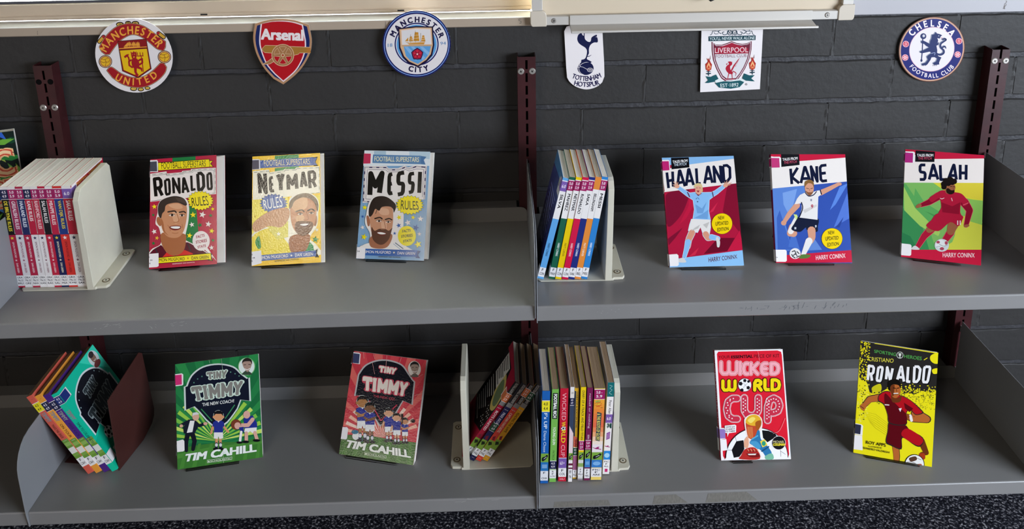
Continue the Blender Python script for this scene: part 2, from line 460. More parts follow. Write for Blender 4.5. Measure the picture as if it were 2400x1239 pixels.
wn.prism([(0.042, 1.1704), (0.042, 1.1745), (0.029, 1.1752), (0.029, 1.1800), (0.0305, 1.1808), (0.0305, 1.1820), (0.029, 1.1828), (0.029, 1.2020), (0.032, 1.2038), (0.077, 1.2038), (0.077, 1.1704)], 'x', -3.2, XW)
for x0, x1 in ((-3.2, -3.15), (XW - 0.05, XW)): wn.box(x0, x1, 0.029, 0.077, 1.2038, 2.25)
wn.box(-1.66, -1.61, 0.029, 0.077, 1.2038, 2.25)
wn.box(-3.2, XW, 0.0, 0.077, 2.25, 2.32)
for xs_ in (-0.6085, -0.236):
    wn.box(xs_ - 0.0065, xs_ + 0.0065, 0.0285, 0.0291, 1.1762, 1.1792, mi=1)
wo_ = put('window_1', wn.mesh('window_1', [M_TRIM, M_BLACK, M_SEAL]), kind='structure'); bevel(wo_, 0.001, 2)
sm_ = MB(); sm_.box(-3.15, XW - 0.05, 0.036, 0.060, 1.2038, 1.2085)
put('window_seal', sm_.mesh('window_seal', M_SEAL), parent=wo_)
gp = MB(); gp.box(-3.15, XW - 0.05, 0.046, 0.050, 1.2085, 2.25)
put('glass_pane', gp.mesh('glass_pane', M_GLASS), parent=wo_)
pn = MB()
pn.box(XW, 3.2, -0.008, 0.06, 1.1585, 2.32)
pencil(pn, [at(0.9035, 1.1655, [(0.004, 0.003), (0, 0), (0.004, -0.001), (0.001, 0.004), (0.004, 0.004)]), at(0.9055, 1.1705, [(0, 0), (0.003, 0), (0.003, 0.004), (0, 0.004), (0, 0)]),
            at(0.9065, 1.1765, [(0, 0), (0.003, 0.001), (0.001, 0.004)])], -0.00812)
po = put('trim_2', pn.mesh('trim_2', [M_PANEL, M_PENCIL]), kind='structure'); bevel(po, 0.0012, 2)
# plain wall above the window head
uw = MB(); uw.box(-3.2, 3.2, 0.0, 0.10, 2.32, 2.72)
put('wall_upper', uw.mesh('wall_upper', M_PANEL), kind='structure')

# ------------------------------------------------------------------ whiteboard with frame, corners and pen tray
wb = thing('whiteboard', 'cream whiteboard in an aluminium frame at the top of the brick wall', 'whiteboard', (0.31, 0, 1.154))
OX, OZ = 0.31, 1.154
def wbput(name, mb, m, par=None, bv=0.0, lab=None):
    mb.v = [(x - OX, y, z - OZ) for x, y, z in mb.v]
    o = put(name, mb.mesh(name, m), parent=par or wb, label=lab)
    if bv: bevel(o, bv, 2)
    return o
B0, B1, BZ, BT = 0.0085, 0.6135, 1.1535, 2.05
m_ = MB(); m_.box(B0 + 0.012, B1 - 0.012, -0.0140, -0.0092, BZ + 0.012, BT - 0.012); wbput('panel', m_, M_BOARD)
m_ = MB()
m_.prism([(-0.009, BZ+0.002), (-0.025, BZ+0.002), (-0.025, BZ+0.0180), (-0.020, BZ+0.0195), (-0.0141, BZ+0.0195), (-0.0141, BZ+0.017), (-0.009, BZ+0.017)], 'x', B0 + 0.029, B1 - 0.029)
m_.box(B0 + 0.003, B0 + 0.0225, -0.025, -0.009, BZ + 0.029, BT - 0.02); m_.box(B1 - 0.0225, B1 - 0.003, -0.025, -0.009, BZ + 0.029, BT - 0.02)
m_.box(B0 + 0.02, B1 - 0.02, -0.025, -0.009, BT - 0.0195, BT)
wbput('frame', m_, M_ALU, bv=0.0007)
for sx, x0 in ((1, B0), (-1, B1)):
    m_ = MB()
    P = [(0.004, 0), (0.030, 0), (0.030, 0.0195)] + [(0.030 - 0.0075*(1-cos(a)), 0.0195 + 0.0095*sin(a)) for a in (0.3, 0.8, 1.2)] + [(0.0225, 0.030), (0.0, 0.030), (0.0, 0.006), (0.0015, 0.0018)]
    m_.prism([(x0 + sx*p, BZ + q) for p, q in P], 'y', -0.0275, -0.009)
    wbput('corner_cap', m_, M_CORNER, bv=0.0012)
for x in (B0 + 0.0435, B1 - 0.0505):
    m_ = MB(); m_.cyl((x, BZ + 0.0105), 0.0050, 'y', -0.0252, -0.0266, 18, r1=0.0035)
    m_.box(x - 0.0026, x + 0.0026, -0.0268, -0.0264, BZ + 0.0100, BZ + 0.0110, mi=1); m_.box(x - 0.0005, x + 0.0005, -0.0268, -0.0264, BZ + 0.0079, BZ + 0.0131, mi=1)
    wbput('screw', m_, [M_ZINC, M_BLACK])
m_ = MB()
T0, T1 = 0.0815, 0.5340
def tray(x0, x1):
    pr = [(-0.0255, 1.1738), (-0.0275, 1.1738), (-0.0275, 1.1560), (-0.0570, 1.1500), (-0.0600, 1.1530), (-0.0640, 1.1525), (-0.0648, 1.1490), (-0.0600, 1.1475), (-0.0255, 1.1525)]
    m_.prism(pr, 'x', x0, x1)
tray(T0, T1)
wbput('pen_tray', m_, M_ALU, bv=0.0006)
er = thing('board_eraser', 'black block eraser held on the face of the cream whiteboard', 'eraser', (0.3385, -0.029, 1.1962))
m_ = MB(); m_.box(-0.0, 0.11, -0.012, 0.0110, 0.0, 0.045)
e1 = put('eraser_body', m_.mesh('eraser_body', M_BLACK), parent=er); bevel(e1, 0.002, 2)
m_ = MB(); m_.box(0.0, 0.11, 0.0111, 0.0148, 0.0, 0.045); put('felt_pad', m_.mesh('felt_pad', mat('grey_felt', '#4a4644', 0.95, 0.1)), parent=er)
er.rotation_euler = (0, -0.42, 0)

# ------------------------------------------------------------------ maroon slotted uprights
def upright(x0, ztop, screws, empty, label, notch):
    t = thing('shelf_upright', label, 'upright', (x0, 0, FLOOR), group='slotted wall uprights')
    W2, SW, D = 0.0172, 0.0022, UP_D
    def L(mb): mb.v = [(x, y, z - FLOOR) for x, y, z in mb.v]; return mb
    m = MB()
    # front web cut by the row of slots
    pitch = 0.02514; zr = 1.06879 + 0.0128
    m.box(-W2, -SW, -D, -D + 0.0016, FLOOR, ztop); m.box(SW, W2, -D, -D + 0.0016, FLOOR, ztop)
    z = zr + (0 if notch else 0); cuts = []
    while z > FLOOR + 0.03: cuts.append((z - 0.0088, z + 0.0088)); z -= pitch
    hi = ztop
    if notch: hi = min(ztop, cuts[0][0])
    for a, b in cuts:
        if b < hi: m.box(-SW, SW, -D, -D + 0.0016, b, hi)
        hi = min(hi, a)
    m.box(-SW, SW, -D, -D + 0.0016, FLOOR, hi)
    for sx in (-1, 1):
        m.box(min(sx*W2, sx*(W2-0.0016)), max(sx*W2, sx*(W2-0.0016)), -D + 0.0016, -0.0004, FLOOR, ztop + 0.0008)
    body = put('channel', L(m).mesh('channel', M_UPR), parent=t)
    m = MB(); m.box(-W2 + 0.002, W2 - 0.002, -D + 0.010, -D + 0.011, FLOOR, ztop - 0.006)
    put('slot_shade_sheet', L(m).mesh('slot_shade_sheet', M_SLOT), parent=t)  # near-black sheet stands in for the shade inside the hollow channel
    for zz, ok in ((screws, True), (empty, False)):
        if zz is None: continue
        for sx in (-1, 1):
            m = MB(); c = (sx*0.0107, zz)
            if ok:
                m.cyl(c, 0.0064, 'y', -D - 0.0003, -D - 0.0016, 20, r1=0.0050)
                for q in (0.5, 2.07):
                    dx, dz = 0.0026*cos(q), 0.0026*sin(q); nx, nz = -0.0006*sin(q), 0.0006*cos(q)
                    m.add([(c[0]-dx-nx, -D-0.0018, c[1]-dz-nz), (c[0]+dx-nx, -D-0.0018, c[1]+dz-nz), (c[0]+dx+nx, -D-0.0018, c[1]+dz+nz), (c[0]-dx+nx, -D-0.0018, c[1]-dz+nz)], [(0, 1, 2, 3)], mi=1)
                put('screw', L(m).mesh('screw', [M_ZINC, M_BLACK]), parent=t)
            else:
                m.cyl(c, 0.0054, 'y', -D - 0.0001, -D - 0.0003, 18)
                put('screw_hole', L(m).mesh('screw_hole', M_SLOT), parent=t)
    return t
upright(-0.8975, 1.1000, 1.06879 - 0.0503, 1.0688, 'maroon slotted upright nearest the left end, empty screw holes above its screws', False)
upright(0.0, 1.0968, 1.0688, None, 'maroon slotted upright in the middle between the two bays', False)
upright(0.8995, 1.0906, 1.0688, None, 'maroon slotted upright at the right end below the white panel', True)

# ------------------------------------------------------------------ grey steel shelves
M_TAPE = mat('tape_residue', '#7b7770', 0.75, 0.2, bump=0.3, bscale=600, var=0.2, vscale=120, stretch=(3, 1, 1))
M_SCUF = mat('pale_scuff', '#b3b0ad', 0.7, 0.2)
M_DSCUF = mat('dark_scuff', '#62656c', 0.7, 0.2)
def shelf(s, x0, x1, label, marks=()):
    t = thing('metal_shelf', label, 'shelf', ((x0+x1)/2, YF, zs(s, (x0+x1)/2, YF)), group='grey steel shelves')
    O = Vector((t.location.x, t.location.y, t.location.z - DZ))
    th = 0.0012; r = 0.003
    prof = []                                   # (y, dz) outer path: front lip bottom -> top -> back lip -> return flange
    prof += [(YF + 0.012, -HF + 0.0005), (YF + 0.0015, -HF + 0.0003), (YF, -HF + 0.002), (YF, -r)]
    prof += [(YF + r*(1-cos(a)), -r + r*sin(a)) for a in (0.4, 0.8, 1.2, PI/2)]
    prof += [(YB - 0.002, 0.0), (YB - 0.0006, 0.0006), (YB, 0.002), (YB, HB - 0.002)]
    def sweep(m, pr, xa, xb, nx=12):
        n = len(pr); xs = [xa + (xb-xa)*i/nx for i in range(nx+1)]
        for side in (0, 1):
            vs = []
            for x in xs:
                for i, (y, dz) in enumerate(pr):
                    if side:
                        a = pr[max(i-1, 0)]; b = pr[min(i+1, n-1)]; ty, tz = b[0]-a[0], b[1]-a[1]; L = math.hypot(ty, tz); y, dz = y + tz/L*th, dz - ty/L*th
                    vs.append((x - O.x, y - O.y, zs(s, x, y) + dz - O.z))
            m.add(vs, [(i*n+j, i*n+j+1, (i+1)*n+j+1, (i+1)*n+j) for i in range(nx) for j in range(n-1)])
        return m
    m = sweep(MB(), prof, x0, x1)
    mats = [M_SHELF]
    for nm, mm, quads in marks:
        mats.append(mm)
        for q in quads:
            m.add([(x - O.x, YF - 0.00025 - O.y, z - O.z + zs(s, x, YF)) for x, z in q], [tuple(range(len(q)))], mi=len(mats) - 1)
    o = put('tray', m.mesh('tray', mats), parent=t)
    for p in o.data.polygons: p.use_smooth = False
    # back lip rounded ends and return flange
    m = MB(); z0 = lambda x: zs(s, x, YB) - O.z
    R = 0.012
    P = [(x0, HB - R)] + [(x0 + R*(1-cos(a)), HB - R + R*sin(a)) for a in (0.4, 0.8, 1.2, PI/2)] + [(x1 - R + R*sin(a), HB - R + R*cos(a)) for a in (0, 0.4, 0.8, 1.2, PI/2)] + [(x1, 0.0), (x0, 0.0)]
    vs = [(x - O.x, YB - 0.0012 - O.y, z0(x) + dz) for x, dz in P] + [(x - O.x, YB - O.y, z0(x) + dz) for x, dz in P]
    n = len(P); m.add(vs, [tuple(range(n)), tuple(range(n, 2*n))] + [(i, (i+1) % n, n+(i+1) % n, n+i) for i in range(n)])
    put('back_lip', m.mesh('back_lip', M_SHELF), parent=t)
    m = MB(); a, b = x0 + 0.020, x1 - 0.020
    vs = [(x - O.x, y - O.y, z0(x) + HB - q) for q in (0, 0.0012) for x, y in ((a, YB), (b, YB), (b - 0.0, -0.0015), (a + 0.0, -0.0015))]
    m.add(vs, [(0,1,2,3), (4,5,6,7), (0,1,5,4), (1,2,6,5), (2,3,7,6), (3,0,4,7)])
    put('return_flange', m.mesh('return_flange', M_SHELF), parent=t)
    # trim the tray's own back lip so that its corners stay round
    for v in o.data.vertices:
        if v.co.z > zs(s, v.co.x + O.x, YB) - O.z + 0.01: v.co.z = zs(s, v.co.x + O.x, YB) - O.z + 0.003
    return t
E0 = 0.0024
def scr(x, z, n, spread, ang=None, ln=(0.002, 0.006), seed=1, wd=0.00022):
    r = random.Random(seed); out = []
    for _ in range(n):
        px, pz = x + r.uniform(-spread, spread), z + r.uniform(-0.004, 0.004); a = (ang if ang is not None else r.uniform(0, PI)) + r.uniform(-0.3, 0.3); L = r.uniform(*ln)/2
        dx, dz = L*cos(a), L*sin(a); nx, nz = -wd*sin(a), wd*cos(a)
        out.append([(px-dx-nx, pz-dz-nz), (px+dx-nx, pz+dz-nz), (px+dx+nx, pz+dz+nz), (px-dx+nx, pz-dz+nz)])
    return out
shelf('LU', -0.9040 + E0, -E0, 'upper left grey steel shelf carrying three face-out books and a white book row',
      [('scuff_marks', M_SCUF, scr(-0.705, -0.010, 14, 0.022, 0.2, seed=2) + scr(-0.59, -0.010, 9, 0.02, 0.3, seed=3) + scr(-0.63, -0.013, 5, 0.006, 2.2, seed=4))])
shelf('RU', E0, 0.8975 - E0, 'upper right grey steel shelf below the whiteboard, pitch tales books on it',
      [('scuff_marks', M_DSCUF, scr(0.47, -0.012, 16, 0.055, 1.2, (0.003, 0.010), seed=5) + scr(0.40, -0.014, 9, 0.05, 1.3, (0.002, 0.006), seed=6) + scr(0.42, -0.012, 12, 0.08, 0.1, (0.003, 0.010), seed=9)), ('pale_scuffs', M_SCUF, scr(0.13, -0.012, 8, 0.03, 0.1, (0.001, 0.003), seed=7))])
shelf('LL', -0.8975 + E0, -E0, 'lower left grey steel shelf with the green and the red cartoon books',
      [('scuff_marks', M_SCUF, scr(-0.09, -0.004, 5, 0.05, 0.1, (0.006, 0.02), seed=8))])
shelf('RL', E0, 0.8975 - E0, 'lower right grey steel shelf with brown tape residue on its front edge',
      [('tape_residue', M_TAPE, [[(0.208, -0.006), (0.246, -0.005), (0.268, -0.0235), (0.205, -0.0245)], [(0.3035, -0.005), (0.372, -0.004), (0.393, -0.0225), (0.300, -0.0245)]]),
       ('scuff_marks', M_TAPE, [[(0.03, -0.013), (0.125, -0.012), (0.13, -0.024), (0.028, -0.025)]])])
shelf('LU', -1.8040 + E0, -0.9040 - E0, 'grey steel shelf of the next bay at the far left, upper level')
shelf('LL', -1.7975 + E0, -0.8975 - E0, 'grey steel shelf of the next bay at the far left, lower level')

# ------------------------------------------------------------------ shelf brackets: one sheet-steel side plate each
def bracket(s, x, label):
    zb = zs(s, x, -0.18)
    t = thing('shelf_bracket', label, 'bracket', (x, -0.18, zb - 0.028), group='sheet steel shelf brackets')
    P = [(-0.033, 0.136), (-0.033, -0.027)]
    R = 0.055
    yf = -0.3365
    P += [(YF + 0.004, -0.0285), (yf + 0.003, -0.0275), (yf, 0.0)]
    P += [(yf, 0.136 - R)] + [(yf + R*(1 - cos(a)), 0.136 - R + R*sin(a)) for a in (0.25, 0.5, 0.75, 1.0, 1.25, PI/2)]
    m = MB(); m.prism([(y + 0.18, z + 0.028) for y, z in P], 'x', -0.0008, 0.0008)
    o = put('plate', m.mesh('plate', M_BRACK), parent=t); bevel(o, 0.0005, 2)
    for z0 in (0.118, 0.020):
        m = MB(); m.box(-0.0008, 0.0008, 0.1472, 0.160, 0.028 + z0 - 0.007, 0.028 + z0 + 0.006)
        put('hook', m.mesh('hook', M_BRACK), parent=t)
    return t
GAP = 0.0013
for s, x, lab in (
    ('LU', -0.9040 + GAP, 'bracket plate at the left end of the upper left shelf, beside the white book row'),
    ('LU', -GAP, 'bracket plate in the middle ending the upper left shelf'),
    ('RU', GAP + 0.0005, 'bracket plate in the middle beginning the upper right shelf, beside the blue leaning book'),
    ('RU', 0.8975 - GAP, 'dark bracket plate closing the upper right shelf behind the green face-out book'),
    ('LL', -0.8975 + GAP, 'pale rounded bracket plate at the left end of the lower left shelf'),
    ('LL', -GAP, 'bracket plate in the middle ending the lower left shelf, with dark books leaning on it'),
    ('RL', GAP + 0.0005, 'bracket plate in the middle beginning the lower right shelf, beside the blue spine'),
    ('RL', 0.8975 - GAP, 'dark bracket plate closing the lower right shelf beside the yellow and black book')):
    bracket(s, x, lab)

# ------------------------------------------------------------------ bookends
def bookend(s, x, y0, out, lean, label, base_len=0.118, H=0.187):
    """x = inner foot of the plate, out = +1 flange to the right / -1 to the left"""
    z = zs(s, x, y0 + 0.06)
    sl_ = (zs(s, x + 0.05, y0) - zs(s, x - 0.05, y0)) / 0.1; sy = (zs(s, x, y0 + 0.12) - zs(s, x, y0)) / 0.12
    t = thing('bookend', label, 'bookend', (x, y0, zs(s, x, y0)), (math.atan(sy), -math.atan(sl_), 0), group='cream plastic bookends')
    m = MB(); D = 0.132; th = 0.0118
    k = math.tan(lean)
    # plate, thicker at the foot, top edge dropping to the front
    def X(z, outer): return out*((th*(1.0 - 0.16*z/H) if outer else 0.0)) + k*z
    prof = [(0.0, 0.0), (0.0, H - 0.016), (0.010, H - 0.004), (0.018, H), (D - 0.010, H), (D, H - 0.010), (D, 0.0)]
    vs = [(X(zz, 0), y, zz) for y, zz in prof] + [(X(zz, 1), y, zz) for y, zz in prof]
    n = len(prof); m.add(vs, [tuple(range(n)), tuple(range(n, 2*n))] + [(i, (i+1) % n, n+(i+1) % n, n+i) for i in range(n)])
    # outer foot
    f0, f1 = out*th*0.9, out*(th + 0.0235)
    fp = [(f0, 0.0), (out*(th + 0.003), 0.0), (out*(th + 0.004), 0.0025), (out*(th + 0.020), 0.0035), (f1, 0.010), (f1, D - 0.004), (out*(th+0.018), D), (f0, D)]
    m.prism(fp, 'z', 0.0002, 0.0052)
    # thin tongue under the books
    i0, i1 = out*0.002, -out*base_len
    tp = [(i0, 0.0), (i1 + out*0.006, 0.002), (i1, 0.010), (i1, D - 0.010), (i1 + out*0.006, D - 0.002), (i0, D)]
    m.prism(tp, 'z', 0.0002, 0.0018)
    o = put('body', m.mesh('body', M_CREAM), parent=t); bevel(o, 0.0016, 3)
    for yy in (0.022, D - 0.018):
        m = MB(); c = (out*(th + 0.0125), yy)
        m.cyl(c, 0.0068, 'z', 0.0050, 0.0057, 22); m.cyl(c, 0.0046, 'z', 0.0056, 0.0060, 18, mi=1); m.cyl(c, 0.0016, 'z', 0.0058, 0.0063, 10, mi=2)
        put('rubber_foot', m.mesh('rubber_foot', [M_RUB, M_CREAM, M_BLACK]), parent=t)
    return t
bookend('LU', -0.7773, -0.2350, 1, 0.024, 'cream plastic bookend right of the long row of thin red and navy spines')
bookend('RU', 0.1244, -0.2512, 1, 0.022, 'cream plastic bookend right of the seven leaning colour-banded spines on the upper shelf')
bookend('LL', -0.1220, -0.2590, -1, -0.012, 'yellowed cream bookend left of the four steeply leaning dark spines')
bookend('RL', 0.1378, -0.2770, 1, 0.019, 'cream plastic bookend at the right of the upright mixed paperbacks on the lower shelf')
# brown steel bookend holding the turquoise book
be = thing('metal_bookend', 'dark brown steel bookend propping the leaning orange, purple and turquoise books', 'bookend', (-0.7760, -0.232, zs('LL', -0.776, -0.232)), (0, 0, -0.16))
m = MB()
P = [(0.0, 0.0), (0.0, 0.152)] + [(0.112, 0.178), (0.122, 0.170), (0.134, 0.035)] + [(0.134 - 0.03*(1-cos(a)), 0.035 - 0.028*sin(a)) for a in (0.5, 1.0, 1.4)] + [(0.085, 0.0)]
m.prism(P, 'x', -0.0009, 0.0009)
o = put('plate', m.mesh('plate', M_BROWN), parent=be); bevel(o, 0.0006, 2)
m = MB(); m.box(-0.115, -0.0009, 0.008, 0.085, 0.0002, 0.0012); put('tongue', m.mesh('tongue', M_BROWN), parent=be)
# ------------------------------------------------------------------ slab-serif display lettering
SLAB = {'T': [[(0,.28),(0,0),(1,0),(1,.28)],[(.5,0),(.5,1)],[(.25,1),(.75,1)]], 'I': [[(.5,0),(.5,1)],[(0,0),(1,0)],[(0,1),(1,1)]], 'N': [[(.1,1),(.1,0),(.88,1),(.88,0)],[(-.06,0),(.25,0)],[(-.06,1),(.28,1)],[(.72,0),(1.06,0)]],
        'Y': [[(.08,0),(.5,.55),(.92,0)],[(.5,.55),(.5,1)],[(-.08,0),(.26,0)],[(.74,0),(1.08,0)],[(.28,1),(.72,1)]], 'M': [[(.1,1),(.1,0),(.5,.7),(.9,0),(.9,1)],[(-.06,0),(.2,0)],[(.8,0),(1.06,0)],[(-.06,1),(.26,1)],[(.74,1),(1.06,1)]]}
def slab(A, txt, quad, wd, edge, fill, ew=1.8, wts={'I': 0.55, 'M': 1.35}):
    (ax, ay), (bx, by), (cx, cy), (dx, dy) = quad
    ws = [wts.get(c, 1.0) for c in txt]; gap = 0.30; tot = sum(ws) + gap*(len(txt)-1)
    for col, w2 in ((edge, wd*ew), (fill, wd)):
        k = A.k; x = 0
        for ch, w_ in zip(txt, ws):
            for n_, st in enumerate(SLAB[ch]):
                P = []
                for u, v in st:
                    u = (x + u*w_)/tot; P.append(((ax*(1-u)+bx*u)*(1-v) + (dx*(1-u)+cx*u)*v, (ay*(1-u)+by*u)*(1-v) + (dy*(1-u)+cy*u)*v))
                A.k = k + 4*n_; A.line(P, w2 if n_ < 2 and ch != 'I' or n_ == 0 else w2*0.8, col, sq=(w2 == wd))
            x += w_ + gap
        A.k = k + 24

# ------------------------------------------------------------------ printed club badges
def badge(name_label, W_, H_, world, outline, y, art, mtl=None):
    dst = [tuple(p) for p in world]
    cx = sum(p[0] for p in dst) / 4; zmin = None
    A = Art([(0, 0), (W_, 0), (W_, H_), (0, H_)], dst, clip=False)
    P = [A.T(p) for p in outline]
    zmin = min(p[1] for p in P); cx = (min(p[0] for p in P) + max(p[0] for p in P)) / 2
    t = thing('club_badge', name_label, 'badge', (cx, y, zmin), group='printed football club badges')
    m = MB(); m.prism([(p[0]-cx, p[1]-zmin) for p in P], 'y', 0.0, 0.0007, lin('#efe7e6'))
    art(A)
    A.put(m, lambda u, v, n: (u - cx, -0.00005 - n, v - zmin))
    put('card', m.mesh('card', M_PRINT), parent=t)
    return t
def ellp(cx, cy, rx, ry, rot=0, n=56):
    r = math.radians(rot)
    return [(cx + rx*cos(2*PI*i/n)*cos(r) - ry*sin(2*PI*i/n)*sin(r), cy + rx*cos(2*PI*i/n)*sin(r) + ry*sin(2*PI*i/n)*cos(r)) for i in range(n)]

# ---- red and yellow round badge
def art_mu(A):
    RED, YEL, BLK, LY = '#a5101f', '#f2a63c', '#2a1210', '#f5c08c'
    up = smooth_closed([(90,520),(180,370),(350,215),(560,165),(760,205),(950,335),(1095,440)], 5, False)
    lo = smooth_closed([(1060,575),(960,540),(830,430),(700,350),(570,330),(430,400),(340,490),(240,630)], 5, False)
    def band(u, l, e):
        A.line(u, 26, BLK); A.line(l, 26, BLK)
    P = up + [(1093,520),(1065,572)] + lo + [(180,632),(125,590)]
    # scrolls
    for q in ((400,175,60),(525,150,45),(635,160,60)): A.ell(q[0], q[1], q[2], q[2]*0.62, BLK); A.ell(q[0], q[1]+4, q[2]-14, q[2]*0.62-12, '#d8b64e'); A.line([(q[0]-18,q[1]),(q[0]+4,q[1]-10),(q[0]+12,q[1]+6)], 7, BLK)
    for q in ((610,1160,55),(720,1170,48),(822,1150,45)): A.ell(q[0], q[1], q[2], q[2]*0.62, BLK); A.ell(q[0], q[1]-2, q[2]-12, q[2]*0.62-11, '#d8b64e')
    for a, b in (((150,365),(85,440)), ((990,310),(1070,370))): A.line([a, b], 66, BLK); A.line([a, b], 42, '#d6a63a'); A.ell(a[0]+ (0 if a[0] < 500 else -5), a[1], 22, 22, '#b0202c')
    A.line(P, 22, BLK, True); A.poly(P, BLK); A.line(P, 8, LY, True); A.poly(P, RED)
    lo1 = smooth_closed([(205,880),(270,830),(420,930),(600,990),(760,975),(900,890),(1020,770)], 5, False)
    lo2 = smooth_closed([(1110,830),(1080,920),(960,1040),(780,1125),(600,1130),(430,1080),(290,985)], 5, False)
    P = lo1 + [(1070,770)] + lo2
    A.line(P, 22, BLK, True); A.poly(P, BLK); A.line(P, 8, LY, True); A.poly(P, RED)
    A.arc('MANCHESTER', 600, 745, 490, -150, -31, 118, YEL, 0.03, ky=0.985, wf=0.80, rot=-4)
    A.arc('UNITED', 620, 560, 492, 116, 50, 105, YEL, 0.03, wf=0.86, rot=3)
    for cx, cy in ((180,742),(1082,672)):
        A.ell(cx, cy, 102, 98, BLK); A.ell(cx, cy, 92, 88, LY); A.ell(cx, cy, 82, 79, '#7a1410'); A.ell(cx, cy, 74, 71, '#eab526')
        A.line([(cx-60,cy-40),(cx-20,cy-30),(cx+40,cy-50)], 6, '#7a3010'); A.line([(cx-5,cy-32),(cx+10,cy+10),(cx,cy+68)], 6, '#7a3010'); A.line([(cx-70,cy),(cx-30,cy+18),(cx+10,cy+5)], 6, '#7a3010'); A.line([(cx+12,cy+12),(cx+45,cy+8),(cx+62,cy-15)], 6, '#7a3010')
    sh = [(372,435),(800,402),(875,850),(680,985),(445,885)]
    A.poly([(365,428),(806,394),(884,855),(680,996),(438,890)], BLK); A.poly(sh, '#8d1018')
    A.poly([(400,575),(812,545),(860,842),(678,968),(460,870)], '#eebf12')
    A.line([(392,545),(808,518)], 12, YEL); A.line([(398,568),(812,540)], 12, '#5c0d10')
    # ship
    A.poly([(455,520),(712,505),(705,522),(470,535)], YEL); A.poly([(460,515),(520,450),(522,510)], YEL)
    for x in (545,612,675):
        A.rect(x-26,452,x+26,470,YEL); A.rect(x-32,474,x+30,500,YEL); A.line([(x,440),(x,515)], 7, YEL)
    # devil with trident
    R2 = '#a5101f'
    A.blob([(590,700),(650,690),(690,740),(700,800),(670,840),(640,850),(600,830),(580,770)], R2)
    A.blob([(580,610),(640,600),(660,650),(640,700),(595,700),(575,650)], R2); A.poly([(560,590),(585,605),(580,640)], R2); A.poly([(650,578),(640,610),(660,630)], R2); A.poly([(600,600),(614,580),(626,600)], R2)
    A.line([(570,720),(540,740),(545,800),(590,830)], 26, R2); A.line([(545,730),(535,680),(505,650)], 22, R2); A.poly([(462,665),(500,635),(540,625),(530,660),(545,680),(510,668),(480,690)], R2)
    A.line([(680,730),(740,700),(745,760),(700,790)], 28, R2); A.line([(725,650),(745,760),(760,895)], 12, R2)
    for x in (668,708,748): A.line([(x+2,605),(x+6,660)], 11, R2)
    A.line([(672,660),(756,652)], 12, R2)
    A.line([(640,830),(640,900),(670,950)], 46, R2, taper=26); A.line([(680,830),(730,850),(740,890)], 40, R2, taper=16); A.poly([(630,940),(690,930),(680,965),(625,965)], R2)
    A.poly([(592,625),(604,628),(598,640)], '#eebf12'); A.poly([(622,625),(636,622),(630,638)], '#eebf12'); A.poly([(605,665),(630,662),(616,690)], '#eebf12')
badge('round red and yellow badge with a devil holding a trident', 1239, 1239, [(-0.7941, 1.195), (-0.6463, 1.1919), (-0.6652, 1.0355), (-0.8167, 1.0391)], [(615 + (p[0]-615), p[1]) for p in ellp(614, 652, 602, 556, 28)], -0.0165, art_mu)

# ---- red shield with a cannon
SHIELD = smooth_closed([(62,120),(300,50),(560,30),(800,60),(1040,140)], 4, False)[1:] + smooth_closed([(1075,300),(1092,450),(1060,650),(940,880),(780,1060),(576,1218)], 5, False) + smooth_closed([(400,1120),(230,930),(110,720),(45,520),(28,330),(62,120)], 5, False)
def art_ars(A):
    GOLD, NAVY, RED, WH = '#b98b66', '#0c1f5c', '#b8081a', '#f3dfe2'
    A.poly(SHIELD, GOLD)
    ins = lambda k, dy=0: [(570 + (x-570)*k, 560 + (y-560)*k + dy) for x, y in SHIELD]
    A.poly(ins(0.925), NAVY)
    core = smooth_closed([(165,100),(350,62),(560,55),(760,78),(930,130)], 4, False) + smooth_closed([(985,420),(985,560),(930,760),(800,980),(576,1175)], 5, False) + smooth_closed([(420,1040),(270,860),(170,620),(135,420),(165,100)], 5, False)
    A.poly(core, WH)
    A.poly([(568 + (x-568)*0.943, 590 + (y-590)*0.955) for x, y in core], RED)
    A.poly(smooth_closed([(110,118),(300,58),(560,36),(800,66),(1030,142),(1010,160),(790,92),(560,64),(310,86),(140,135)], 2), GOLD)
    A.text('Arsenal', 178, 215, 930, 402, '#f3e6e4', 0.045, slope=0.028)
    LG = '#e9c9a6'
    def body(e, c):
        A.poly([(190-e,575),(245,515-e),(450,518-e),(700,535-e),(1065,550-e),(1065,645+e),(870,645+e),(850,668+e),(760,690+e),(500,655+e),(240,640+e),(195-e,600)], c)
    body(7, LG); body(0, '#a9762f'); A.poly([(1000,550),(1066,548),(1072,648),(1000,648)], '#b7762f')
    tr = [(205,855),(300,800),(380,740),(420,790),(330,845)]
    A.line(tr, 14, LG, True); A.poly(tr, '#a9764a')
    A.ell(566,690,205,202,LG); A.ell(566,690,196,193,'#a9764a')
    for i in range(6):
        a0, a1 = i*60 + 37 - 30, i*60 + 83 - 30
        P = [(566 + 160*cos(math.radians(a)), 690 + 158*sin(math.radians(a))) for a in (a0, (a0*2+a1)/3, (a0+a1*2)/3, a1)] + [(566 + 58*cos(math.radians((a0+a1)/2)), 690 + 58*sin(math.radians((a0+a1)/2)))]
        A.line(P, 10, LG, True); A.poly(P, RED if 20 < (a0+a1)/2 % 360 < 160 else '#a9764a')
    A.ell(566,690,34,34,LG); A.ell(566,690,24,24,'#a9764a'); A.ell(566,690,11,11,RED)
badge('red shield badge with a golden cannon, second badge from the left', 1162, 1239, [(-0.5066, 1.1808), (-0.3889, 1.1783), (-0.3991, 1.0461), (-0.5194, 1.0489)], SHIELD, -0.0165, art_ars)

